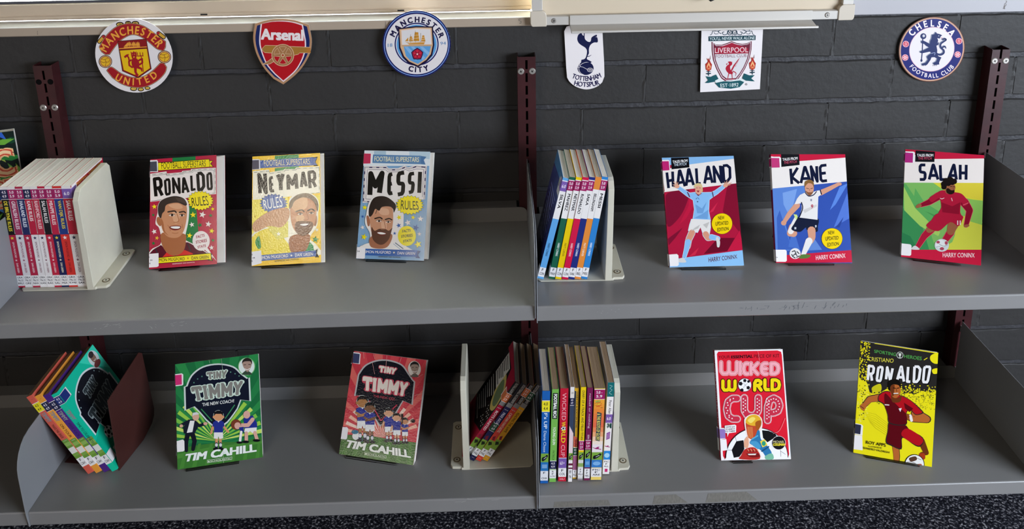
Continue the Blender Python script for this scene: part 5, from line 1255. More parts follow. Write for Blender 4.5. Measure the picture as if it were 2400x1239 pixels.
def tales(A, bands, title, tq, name_q, name_col, pitch_col, badge_c, slope_pts, W, H_):
    pass
def limb(A, pts, w0, w1, col): A.line(pts, w0, col, taper=w1)
def updated(A, cx, cy, r):
    A.ell(cx, cy, r*1.03, r*1.03, '#7a5a1c'); A.ell(cx, cy, r, r, '#f3d111')
    A.textq('NEW', [(cx-42,cy-78),(cx+24,cy-82),(cx+26,cy-46),(cx-38,cy-42)], '#3a2f14', 0.02); A.textq('UPDATED', [(cx-70,cy-18),(cx+66,cy-28),(cx+68,cy+8),(cx-66,cy+22)], '#3a2f14', 0.02); A.textq('EDITION', [(cx-50,cy+46),(cx+68,cy+34),(cx+70,cy+68),(cx-48,cy+84)], '#3a2f14', 0.02)
NVT = '#161c36'
def boxy(A, txt, quads, col, sq=False):
    """tall rounded display capitals drawn as strokes"""
    F = {'H': [[(0,0),(0,1)],[(1,0),(1,1)],[(0,.55),(1,.55)]], 'A': [[(0,1),(.42,0),(.58,0),(1,1)],[(.2,.72),(.8,.72)]], 'L': [[(0,0),(0,1),(1,1)]], 'N': [[(0,1),(0,0),(1,1),(1,0)]],
         'D': [[(0,0),(.6,0),(1,.18),(1,.82),(.6,1),(0,1),(0,0)]], 'K': [[(0,0),(0,1)],[(1,0),(.08,.55),(1,1)]], 'E': [[(1,0),(.25,0),(0,.12),(0,.88),(.25,1),(1,1)],[(0,.5),(.85,.5)]], 'S': [[(1,0),(.2,0),(0,.1),(0,.38),(.15,.48),(.85,.52),(1,.62),(1,.9),(.8,1),(0,1)]], 'R': [[(0,1),(0,0),(.75,0),(1,.12),(1,.42),(.75,.54),(0,.54)],[(.55,.54),(1,1)]], 'O': [[(.15,0),(.85,0),(1,.12),(1,.88),(.85,1),(.15,1),(0,.88),(0,.12),(.15,0)]], 'M': [[(0,1),(0,0),(.5,.62),(1,0),(1,1)]], 'Y': [[(0,0),(.5,.5),(1,0)],[(.5,.5),(.5,1)]], 'I': [[(.5,0),(.5,1)]]}
    k = A.k
    for ch, q in zip(txt, quads):
        (ax, ay), (bx, by), (cx, cy), (dx, dy), wd = q
        for ns, stt in enumerate(F[ch]):
            A.k = k + 4*ns
            P = [((ax*(1-u)+bx*u)*(1-v) + (dx*(1-u)+cx*u)*v, (ay*(1-u)+by*u)*(1-v) + (dy*(1-u)+cy*u)*v) for u, v in stt]
            A.line(P, wd, col, sq=sq)
    A.k = k + 16
def art_t1(A):          # sky blue player on crimson
    A.poly([(0,0),(946,0),(946,1239),(0,1239)], '#b01a3c')
    A.poly([(90,560),(110,430),(330,390),(300,560),(220,700),(110,780)], '#7c1430', True); A.poly([(110,910),(270,790),(190,900),(120,980)], '#7c1430'); A.poly([(690,620),(740,330),(860,320),(900,1030),(740,1040),(860,830)], '#84142f'); A.poly([(490,1070),(640,900),(820,900),(740,1040)], '#6d1028'); A.poly([(740,1040),(870,820),(920,1040)], '#c41c40'); A.poly([(540,640),(640,520),(590,620)], '#d02a4c'); A.poly([(330,1100),(440,1000),(400,1080)], '#cf2a48'); A.poly([(340,400),(420,390),(380,560),(300,700),(230,760),(330,560)], '#c01c40')
    A.poly([(40,62),(805,34),(812,70),(335,130),(40,140)], '#86b6e2')
    A.poly([(50,190),(335,130),(808,66),(832,316),(80,412)], '#efe6df')
    A.poly([(145,62),(332,55),(338,160),(152,182)], '#121318'); A.textq('TALES FROM', [(162,92),(318,76),(318,104),(164,118)], '#e9e6e4', 0.03); A.textq('THE PITCH', [(176,122),(306,110),(306,138),(178,150)], '#c9d4de', 0.012)
    boxy(A, 'HAALAND', [[(102,215),(162,205),(168,362),(120,378),29], [(210,205),(262,190),(292,358),(212,372),29], [(310,185),(352,178),(382,345),(304,352),29], [(410,170),(412,168),(458,326),(420,334),29], [(508,158),(560,152),(580,320),(498,328),29], [(594,152),(662,140),(678,312),(606,320),29], [(690,142),(762,132),(768,292),(704,308),29]], NVT, True)
    A.poly([(75,412),(832,316),(834,324),(76,420)], '#efe6df')
    A.poly([(120,1130),(905,1030),(922,1200),(130,1215)], '#8ec0ea'); A.textq('HARRY CONINX', [(540,1108),(842,1076),(846,1118),(542,1158)], '#5a2436', 0.012)
    OUT = '#c9e0f2'; SB, S2 = '#8abbe8', '#6f9fd2'
    # figure
    for e, c in ((10, OUT), (0, None)):
        limb(A, [(395,480),(320,440),(215,365)], 52+e, 30+e, c or SB); limb(A, [(530,470),(620,420),(715,345)], 52+e, 30+e, c or SB)
        A.poly([(340-e/2,430-e/2),(400,422-e/2),(500,424-e/2),(585+e/2,420-e/2),(590+e/2,465),(545+e/2,500),(540+e/2,620),(560+e/2,715+e/2),(375-e/2,708+e/2),(392-e/2,600),(378-e/2,500),(340-e/2,470)], c or SB)
        A.poly([(362-e/2,700),(555+e/2,708),(560+e/2,790),(545+e/2,872+e/2),(485-e/2,858+e/2),(455,790),(420+e/2,842+e/2),(328-e/2,820+e/2),(342-e/2,760)], c or '#e6e1dc')
        limb(A, [(365,845),(330,920),(320,990)], 66+e, 54+e, c or '#d8967a') if True else None
        limb(A, [(325,940),(310,1010),(285,1100)], 58+e, 34+e, c or SB)
        limb(A, [(510,860),(535,900),(575,895)], 62+e, 52+e, c or '#d8967a'); limb(A, [(570,892),(640,905)], 54+e, 40+e, c or SB)
    A.poly([(330,428),(345,470),(330,462)], '#a02a50'); A.poly([(400,545),(470,590),(520,520),(480,640),(420,640)], S2); A.poly([(390,690),(470,650),(540,600),(530,700)], S2); A.poly([(400,425),(430,460),(470,430)], '#7a2440')
    A.blob([(618,900),(640,890),(662,940),(655,995),(632,995),(626,950)], '#d9d5d2'); A.blob([(222,1130),(262,1110),(300,1140),(296,1160),(230,1158)], '#d5d2cf')
    A.poly([(350,830),(400,790),(450,760),(430,800)], '#c4bfba'); A.poly([(480,760),(550,730),(520,800)], '#c4bfba')
    A.blob([(402,420),(402,370),(430,350),(462,362),(468,410),(440,445)], '#e2a488'); A.poly([(388,380),(392,340),(430,325),(468,340),(478,400),(462,370),(430,352),(402,362)], '#d9c08a', True); A.poly([(462,380),(480,400),(470,425)], '#d9b878'); A.poly([(412,402),(445,402),(430,424)], '#a02a34'); A.line([(410,376),(424,374)], 4, '#5a3a28'); A.line([(440,374),(456,376)], 4, '#5a3a28')
    for bx, by, ds in ((210,360,((-45,-18),(-38,-48),(-10,-50),(8,-40),(-38,10))), (718,348,((50,-8),(62,-28),(42,-48),(15,-52),(-8,-40)))):
        A.ell(bx, by, 24, 20, '#e2a488')
        for d in ds: A.line([(bx, by), (bx+d[0], by+d[1])], 10, '#e2a488', taper=6)
    A.ring(424,495,14,17,'#2a3a5a', a0=180, a1=360, n=12); A.rect(418,515,430,524,'#2a3a5a')
    A.line([(580,418),(590,465)], 8, '#5a2a48'); A.line([(318,420),(340,470)], 8, '#5a2a48')
    updated(A, 682, 750, 108)
def art_t2(A):          # white shirt player on blue
    A.poly([(0,0),(907,0),(907,1239),(0,1239)], '#3553a8')
    A.poly([(40,392),(420,350),(330,560),(180,760),(250,1040),(80,1040)], '#5a82cc'); A.poly([(150,440),(300,400),(230,700),(160,560)], '#7ba0dc'); A.poly([(90,700),(120,620),(250,1030),(100,1030)], '#3f63b6'); A.poly([(640,620),(740,380),(830,340),(700,560)], '#5c86d6'); A.poly([(680,800),(820,440),(850,700),(740,760)], '#5578cc'); A.poly([(380,1040),(470,900),(560,1030)], '#6186ca'); A.poly([(700,800),(782,690),(740,800)], '#2b4490'); A.poly([(210,1000),(260,800),(330,1030)], '#4a70c0')
    A.poly([(20,36),(800,40),(800,80),(325,120),(30,90)], '#c8203f'); A.poly([(24,60),(330,112),(800,78),(814,324),(40,396)], '#efe6df')
    A.poly([(133,40),(322,42),(326,152),(136,172)], '#1a1a1e'); A.textq('TALES FROM', [(148,82),(305,68),(305,96),(150,108)], '#e9e6e4', 0.03); A.textq('THE PITCH', [(164,114),(296,104),(296,130),(164,142)], '#c45068', 0.012)
    boxy(A, 'KANE', [[(232,190),(306,180),(322,340),(246,350),29], [(360,178),(402,174),(442,336),(340,340),29], [(444,170),(502,165),(510,322),(462,328),29], [(536,162),(604,154),(610,314),(548,322),29]], NVT, True)
    A.poly([(70,1095),(870,1032),(876,1160),(80,1170)], '#c9203f'); A.textq('HARRY CONINX', [(495,1090),(800,1066),(802,1112),(498,1136)], '#f0dcdc', 0.012)
    SK, W_ = '#d69a7e', '#e8e3df'
    limb(A, [(300,570),(220,660),(165,745)], 62, 40, SK); A.ell(162,752,28,26,SK); limb(A, [(545,440),(640,395),(730,350)], 56, 34, SK); A.ell(738,350,24,16,SK)
    limb(A, [(260,800),(230,860)], 92, 70, SK); A.ell(262,860,40,38,SK); limb(A, [(235,840),(265,760),(290,700)], 60, 34, W_); A.poly([(262,660),(300,668),(310,700),(290,720)], '#cfe08a')
    A.poly([(325,690),(512,700),(516,790),(505,845),(405,826),(390,800),(330,846),(242,820),(270,760),(300,710)], '#171e36', True)
    A.poly([(330,462),(390,434),(440,440),(500,420),(545,412),(556,455),(520,480),(515,610),(512,720),(322,696),(350,600),(345,548),(272,560),(300,500)], W_); A.line([(345,540),(358,600),(325,690)], 11, '#1c2038', sm=True); A.line([(540,415),(552,455)], 12, '#1c2038')
    A.line([(385,440),(420,474),(470,462),(500,428)], 10, '#2a2c44', sm=True)
    A.poly([(360,620),(500,560),(505,580),(380,650)], '#d2ccc8'); A.text('9', 444,562,466,602,'#b03048', 0.03); A.rect(438,504,454,526,'#8a8a9c')
    limb(A, [(450,830),(455,900),(440,940)], 84, 62, SK); limb(A, [(425,940),(395,1010),(365,1080)], 74, 44, W_); A.blob([(325,1120),(350,1080),(432,1082),(436,1100),(400,1118)], '#5a7a3a')
    A.rect(272,796,292,818,'#c9ccd6'); A.text('9', 486,775,502,802,'#e4e4ea', 0.03)
    A.blob([(385,420),(385,360),(425,335),(465,350),(470,420),(430,465)], SK); A.poly([(378,380),(382,325),(430,305),(470,330),(474,390),(458,352),(420,340),(396,358)], '#8a6236', True); A.poly([(385,420),(430,440),(468,425),(450,460),(420,468)], '#8a5a3c', True)
    A.line([(395,392),(420,398)], 6, '#5a3a28'); A.line([(440,398),(462,392)], 6, '#5a3a28'); A.line([(418,438),(440,438)], 5, '#7a3a34'); A.line([(428,400),(430,422)], 5, '#b0704e')
    A.ell(280,1070,58,56,'#e6e2e0')
    for p in (((250,1050),(275,1040),(290,1070)), ((262,1090),(280,1072),(300,1090)), ((300,1050),(320,1070)), ((245,1080),(255,1100),(280,1115)), ((296,1108),(325,1095))): A.line(list(p), 10, '#3a383c')
    updated(A, 662, 914, 106)
def art_t3(A):          # red player on green
    A.poly([(0,0),(940,0),(940,1239),(0,1239)], '#7fb860')
    A.poly([(360,360),(900,360),(900,560),(700,520),(520,470)], '#d8d23e'); A.poly([(640,700),(880,800),(860,1040),(360,1040),(560,960)], '#d2d24a', True); A.poly([(400,360),(900,366),(880,540),(700,510)], '#dbc93e'); A.poly([(640,520),(880,545),(870,790),(700,740)], '#8cbf58')
    A.poly([(70,380),(100,380),(180,500),(190,420),(280,560),(440,660),(320,800),(400,1040),(55,1040)], '#5ca85a'); A.poly([(60,620),(130,640),(260,800),(330,1040),(55,1040)], '#3c8c52'); A.poly([(75,400),(110,470),(190,620),(330,760),(440,860),(420,900),(240,800),(80,640)], '#a5cb62'); A.poly([(290,650),(420,700),(400,720)], '#4a9450'); A.poly([(55,860),(140,900),(220,1040),(50,1040)], '#2f7c4c')
    A.poly([(90,34),(884,88),(882,124),(390,132),(84,80)], '#c4203f'); A.poly([(84,70),(390,130),(882,122),(880,366),(80,366)], '#efe4dc')
    A.poly([(194,46),(388,58),(382,160),(190,158)], '#17171b'); A.textq('TALES FROM', [(210,80),(370,80),(370,106),(210,106)], '#e9e6e4', 0.03); A.textq('THE PITCH', [(220,110),(356,110),(354,136),(220,136)], '#c45068', 0.012)
    boxy(A, 'SALAH', [[(240,190),(292,190),(288,334),(236,334),29], [(352,190),(390,190),(418,334),(330,334),29], [(440,190),(442,190),(500,334),(446,334),29], [(560,190),(592,190),(602,334),(520,334),29], [(640,186),(700,186),(698,334),(640,334),29]], NVT, True)
    A.poly([(50,1036),(860,1036),(852,1200),(45,1110)], '#c9203f'); A.textq('HARRY CONINX', [(465,1066),(786,1070),(784,1114),(465,1112)], '#f0dcdc', 0.012)
    R, R2, EG = '#b01c38', '#8c142c', '#e0586a'
    for e, c in ((9, EG), (0, None)):
        limb(A, [(420,500),(330,560),(250,590)], 74+e, 34+e, c or R2); limb(A, [(680,560),(735,640),(700,790)], 84+e, 42+e, c or R2)
        limb(A, [(350,830),(280,900),(215,1005)], 76+e, 44+e, c or R); limb(A, [(545,860),(485,945)], 74+e, 56+e, c or R)
    limb(A, [(420,780),(330,835)], 100, 66, '#9c5f40'); limb(A, [(570,780),(545,850)], 110, 80, '#9c5f40')
    A.poly([(425,670),(650,690),(660,740),(620,800),(540,760),(420,850),(300,800),(350,740)], R, True)
    A.poly([(400,470),(470,440),(590,460),(660,480),(720,560),(680,600),(650,560),(640,660),(655,720),(430,690),(450,610),(430,520),(360,560),(330,520)], R, True)
    A.poly([(450,560),(560,600),(640,560),(630,680),(460,660)], R2); A.line([(670,588),(720,566)], 8, EG)
    A.blob([(195,600),(230,575),(255,590),(235,612),(205,620)], '#9c5f40'); A.blob([(678,790),(720,780),(730,800),(685,812)], '#9c5f40'); A.blob([(150,1030),(185,995),(225,1020),(225,1036)], '#d8d2d0')
    A.blob([(490,440),(495,380),(560,365),(590,400),(585,440),(555,480),(500,470)], '#9c5f40'); A.poly([(500,430),(520,420),(550,440),(582,440),(575,470),(540,482),(505,465)], '#241814', True)
    for x, y, r in ((480,380,32),(500,350,32),(540,340,34),(580,352,28),(478,408,26),(520,365,34),(560,362,26)): A.ell(x, y, r, r, '#1b1514')
    A.line([(540,405),(560,402)], 6, '#241814'); A.line([(570,402),(584,408)], 6, '#241814'); A.line([(566,410),(575,436)], 5, '#7a4430')
    A.line([(440,520),(455,528),(478,518)], 6, '#ecd0d0'); A.line([(552,520),(560,545)], 9, '#e4a8a8'); A.text('11', 612,745,642,785,'#f0d8d8', 0.05)
    A.ell(455,992,72,64,'#d0d6d6'); A.ell(440,980,50,44,'#e4e6e4'); A.ell(418,960,18,14,'#b04a5c'); A.ell(500,968,16,18,'#b04a5c'); A.ell(456,1026,22,16,'#b04a5c'); A.line([(430,980),(470,1000),(510,990)], 6, '#9aa6a6', sm=True); A.line([(400,1010),(440,1000)], 5, '#9aa6a6')

def rays(A, cx, cy, R, cols, a0=180, a1=360, n=26):
    for i in range(n):
        if i % 2: continue
        t0, t1 = [math.radians(a0 + (a1-a0)*(i+j)/n) for j in (0, 1)]
        A.poly([(cx, cy), (cx + R*cos(t0), cy + R*sin(t0)), (cx + R*cos(t1), cy + R*sin(t1))], cols[(i//2) % len(cols)])
def kid(A, x, y, s, skin, hair, shirt='#28328a', shorts='#e9e6e2', arms='down', face=False):
    """plain little footballer: x,y = feet"""
    X = lambda a, b: (x + a*s, y + b*s)
    for dx in (-16, 16):
        A.line([X(dx*0.8, -95), X(dx, -45)], 20*s, skin); A.line([X(dx, -48), X(dx, -14)], 20*s, '#1c2040'); A.line([X(dx, -40), X(dx, -34)], 21*s, '#d8d6d8'); A.ell(*X(dx + (4 if dx > 0 else -6), -6), 20*s, 10*s, '#16161a')
    A.poly([X(-34, -140), X(34, -140), X(36, -88), X(6, -84), X(0, -104), X(-6, -84), X(-36, -88)], shorts)
    if arms == 'down':
        A.line([X(-30, -205), X(-48, -165), X(-56, -128)], 16*s, skin); A.line([X(30, -205), X(48, -170), X(74, -138)], 16*s, skin)
    A.poly([X(-40, -215), X(-14, -226), X(14, -226), X(40, -215), X(46, -180), X(34, -178), X(34, -134), X(-34, -134), X(-34, -178), X(-46, -180)], shirt)
    if arms == 'folded':
        A.line([X(-40, -186), X(-6, -168), X(32, -176)], 15*s, skin); A.line([X(40, -186), X(8, -176), X(-28, -164)], 15*s, skin)
    A.poly([X(-12, -226), X(0, -210), X(12, -226)], '#e9e6e2')
    A.ell(*X(0, -262), 40*s, 42*s, '#dfe6e0'); A.ell(*X(0, -264), 37*s, 38*s, hair); A.ell(*X(-36, -252), 8*s, 10*s, skin); A.ell(*X(36, -252), 8*s, 10*s, skin); A.ell(*X(0, -252), 34*s, 30*s, skin)
    A.poly([X(-36, -262), X(-34, -288), X(-12, -301), X(16, -301), X(35, -286), X(36, -262), X(26, -276), X(-24, -276)], hair)

def tinycover(A, base, rc, grass, sq, tint, titlecol, sub, subcol, sc_, kids):
    A.poly([(-100,-100),(1300,-100),(1300,1400),(-100,1400)], base)
    return
def art_k1(A):          # green cartoon cover
    A.poly([(0,0),(1051,0),(1051,1239),(0,1239)], '#1f6e3e'); rays(A, 520, 900, 1000, ['#277f46', '#2d8a48'], 180, 360, 30); rays(A, 480, 880, 420, ['#9ccc4a', '#c9e06a', '#7abf48'], 185, 355, 34)
    A.poly([(130,950),(300,920),(520,890),(700,890),(890,840),(892,1030),(135,1140)], '#3f7a33'); A.poly([(130,1000),(400,940),(890,880),(890,900),(400,980),(130,1040)], '#4f8c3a')
    for i in range(7): A.poly([(150+i*110,1130),(190+i*110,1120),(240+i*105,900),(215+i*105,905)], '#4a8838')
    S_ = smooth_closed([(215,395),(260,300),(360,225),(500,200),(630,225),(700,285),(760,330)], 4, False) + [(775,322),(785,530),(700,520)] + smooth_closed([(670,600),(580,720),(500,760),(440,745)], 3, False) + smooth_closed([(390,700),(330,630),(280,580)], 3, False) + [(200,612),(195,402)]
    A.poly(S_, '#cfd8d2'); A.poly([(490 + (x-490)*0.95, 450 + (y-450)*0.95) for x, y in S_], '#161a2a')
    A.line([(350,600),(440,700)], 9, '#3c8a5a'); A.line([(640,565),(560,680)], 9, '#3c8a5a')
    slab(A, 'TINY', [(404,284),(570,264),(562,320),(412,332)], 17, '#cfe0d0', '#85817a', 1.7); slab(A, 'TIMMY', [(272,416),(706,362),(694,460),(296,516)], 27, '#cfe0d0', '#85817a', 1.55)
    A.textq('THE NEW COACH!', [(356,546),(636,512),(636,540),(360,574)], '#e6e6e2', 0.02)
    for x, y in ((285,366),(318,334),(355,312),(606,276),(645,290),(680,310)): A.ell(x, y, 6, 6, '#5a8a7a')
    A.ell(745,228,75,78,'#7ec07a'); A.ell(745,228,68,72,'#dfe6e0'); A.blob([(706,290),(745,262),(790,288),(780,300),(712,300)], '#3a4a3c'); A.blob([(712,220),(716,180),(750,160),(784,182),(786,225),(752,276)], '#a98a7c'); A.poly([(706,205),(712,172),(750,152),(788,172),(792,210),(776,184),(722,186)], '#2a2422', True); A.line([(728,248),(752,256),(772,246)], 6, '#efe6e0', sm=True); A.line([(722,214),(738,212)], 5, '#3a2c28'); A.line([(762,210),(780,212)], 5, '#3a2c28')
    kid(A, 500, 958, 1.15, '#d8986c', '#17161a')
    # grown-up in a dark jacket, two other players: plain generic figures
    A.line([(235,800),(215,880),(215,965)], 44, '#191b26', taper=30); A.line([(265,800),(290,880),(275,955)], 44, '#191b26', taper=30); A.poly([(235,690),(300,690),(320,760),(290,810),(195,815),(190,760)], '#1b1f2e'); A.poly([(250,700),(290,700),(270,800),(220,808)], '#eceae6'); A.line([(230,710),(190,730),(165,745)], 26, '#1b1f2e'); A.line([(300,715),(330,745),(390,725)], 26, '#1b1f2e'); A.ell(172,746,16,14,'#d8a890'); A.ell(385,726,18,14,'#d8a890'); A.ell(300,664,30,36,'#d8a890'); A.poly([(268,660),(275,630),(310,624),(332,640),(318,646),(285,650)], '#d8d8d6')
    A.poly([(720,680),(800,655),(838,720),(840,760),(730,775)], '#28328a'); A.line([(800,690),(760,740),(700,742)], 34, '#dba898'); A.poly([(735,768),(836,760),(834,806),(800,812),(780,795),(745,815),(725,800)], '#ece8e4'); A.line([(745,810),(745,880)], 30, '#dba898'); A.line([(820,806),(840,870)], 30, '#dba898'); A.ell(740,888,30,12,'#17171b'); A.ell(836,876,32,12,'#17171b'); A.ell(748,648,30,34,'#dba898'); A.ell(655,735,44,46,'#7a3c28'); A.ell(668,745,28,30,'#dba898'); A.poly([(680,760),(720,755),(725,800),(690,790)], '#28328a'); A.line([(700,800),(690,880)], 22, '#ece8e4'); A.ell(686,894,26,10,'#17171b')
    A.textq('TIM CAHILL', [(216,998),(826,908),(830,972),(196,1064)], '#eef2ec', 0.05)
    A.line([(400,1050),(620,1020),(618,1045),(400,1074)], 3, '#cfe0c4', True); A.textq('SCHOLASTIC', [(428,1052),(612,1028),(612,1042),(428,1066)], '#dfe8d4', 0.02); A.rect(406,1056,422,1068,'#dfe8d4')
    A.line([(526,160),(545,330)], 2.5, '#9cc0a0'); A.line([(540,960),(546,1080)], 3, '#b9d4a8'); A.line([(418,170),(424,200)], 2.5, '#9cc0a0')
def art_k2(A):          # red cartoon cover
    A.poly([(0,0),(1126,0),(1126,1239),(0,1239)], '#c93a46'); rays(A, 520, 830, 1000, ['#d64a50', '#e06860'], 180, 360, 30); rays(A, 500, 860, 330, ['#f0b49a', '#f4d0bc'], 190, 350, 30)
    A.poly([(150,830),(420,845),(620,880),(840,905),(780,1100),(130,1000)], '#3f6a2c')
    for i in range(7): A.poly([(150+i*95,1010+i*14),(190+i*95,1016+i*14),(240+i*88,850+i*8),(215+i*88,848+i*8)], '#4c7a34')
    S_ = smooth_closed([(300,300),(360,220),(460,175),(570,170),(690,210),(750,290),(790,350)], 4, False) + [(808,368),(782,575),(700,540)] + smooth_closed([(640,640),(560,720),(490,765)], 3, False) + smooth_closed([(440,690),(390,560),(330,490)], 3, False) + [(265,496),(298,305)]
    A.poly(S_, '#bdb6b4'); A.poly([(540 + (x-540)*0.95, 430 + (y-430)*0.95) for x, y in S_], '#1a1a22')
    A.line([(400,540),(500,712),(640,575)], 9, '#c8304a')
    slab(A, 'TINY', [(496,232),(638,252),(622,296),(494,276)], 17, '#c84a5a', '#f2e2d2', 1.6); slab(A, 'TIMMY', [(356,334),(740,386),(714,486),(354,434)], 28, '#c84a5a', '#f2e2d2', 1.5)
    A.textq('THE NEW KID!', [(436,484),(624,512),(622,536),(436,504)], '#c04a58', 0.012)
    A.ell(803,252,58,72,'#e6d9cc'); A.blob([(768,316),(803,292),(835,312),(828,326),(774,324)], '#6a6058'); A.blob([(772,250),(776,210),(806,190),(836,210),(840,250),(808,300)], '#a08878'); A.poly([(766,236),(770,204),(806,184),(840,204),(846,240),(830,214),(782,214)], '#2e2826', True); A.line([(786,272),(806,280),(824,272)], 5, '#efe6e0', sm=True); A.line([(782,240),(796,238)], 5, '#3a2c28'); A.line([(815,238),(830,240)], 5, '#3a2c28')
    A.ell(285,845,34,34,'#e9e4de'); A.ell(275,810,30,18,'#2f6f8a'); A.ell(318,880,26,16,'#2f6f8a')
    kid(A, 340, 890, 1.32, '#b07848', '#1a1618', arms='folded'); kid(A, 405, 905, 1.18, '#7a5238', '#161416', arms='folded')
    kid(A, 570, 895, 0.98, '#d8a07c', '#1a1618'); kid(A, 640, 915, 0.9, '#d8a07c', '#231a18'); kid(A, 712, 908, 0.74, '#c88a62', '#1a1618', arms='folded'); A.line([(690,660),(690,740)], 18, '#231a18', taper=8); A.ell(785,715,18,16,'#1a1618')
    A.textq('TIM CAHILL', [(216,880),(746,968),(756,1030),(186,938)], '#f0eee2', 0.05)
    A.line([(362,980),(550,1012),(546,1036),(358,1004)], 3, '#cfd8b4', True); A.textq('SCHOLASTIC', [(384,990),(544,1018),(542,1030),(384,1004)], '#dfe4c8', 0.02); A.rect(364,990,380,1002,'#dfe4c8')
    for x0, y0, x1, y1 in ((440,120,452,165),(560,130,548,260),(690,150,672,200),(430,200,450,300),(880,300,830,330),(870,470,800,490),(350,90,356,160)): A.line([(x0, y0), (x1, y1)], 3, '#e6a09a')

def outl(A, txt, q, edge, mid, fill, b=0.0):
    A.textq(txt, q, edge, 0.05 + b); A.textq(txt, q, mid, 0.02 + b); A.textq(txt, q, fill, -0.012 + b)
def roundcaps(A, txt, quads, cols):
    F = {'W': [[(0,0),(0,.75),(.12,.98),(.38,.98),(.5,.75),(.5,0)], [(.5,.75),(.62,.98),(.88,.98),(1,.75),(1,0)]], 'I': [[(.5,0),(.5,1)]], 'C': [[(1,0),(.55,0),(.15,.15),(0,.5),(.15,.85),(.55,1),(1,1)]], 'K': [[(0,0),(0,1)],[(1,0),(.25,.5),(1,1)]], 'E': [[(1,0),(.5,0),(.12,.15),(0,.5),(.12,.85),(.5,1),(1,1)],[(0,.5),(.9,.5)]],
         'D': [[(0,1),(0,0),(.5,0),(.88,.15),(1,.5),(.88,.85),(.5,1),(.12,1)]], 'R': [[(0,1),(0,.3),(.2,.03),(.6,0),(.95,.15),(.95,.38),(.6,.52),(.3,.52)],[(.5,.52),(1,1)]], 'L': [[(0,0),(0,.8),(.2,1),(1,1)]], 'U': [[(0,0),(0,.7),(.2,.95),(.5,1),(.8,.95),(1,.7),(1,0)]], 'P': [[(0,1),(0,.4),(.15,.1),(.5,0),(.85,.1),(1,.33),(.85,.58),(.5,.66),(.35,.66)]]}
    for ch, (x0, y0, x1, y1, wd) in zip(txt, quads):
        for k_, (c, dw) in enumerate(cols):
            for stt in F[ch]:
                P = [(x0 + (x1-x0)*u, y0 + (y1-y0)*v) for u, v in stt]
                A.line(P, wd + dw, c)
def dots(A, quads, c, step=26, r=5):
    pass
def ball(A, cx, cy, r, ry=None, rot=0):
    ry = ry or r
    A.ell(cx, cy, r*1.04, ry*1.04, '#2a262a'); A.ell(cx, cy, r, ry, '#f2f0ee', n=40)
    A.poly([(cx + 0.34*r*cos(math.radians(rot+72*i-90)), cy + 0.34*ry*sin(math.radians(rot+72*i-90))) for i in range(5)], '#1b1a1e')
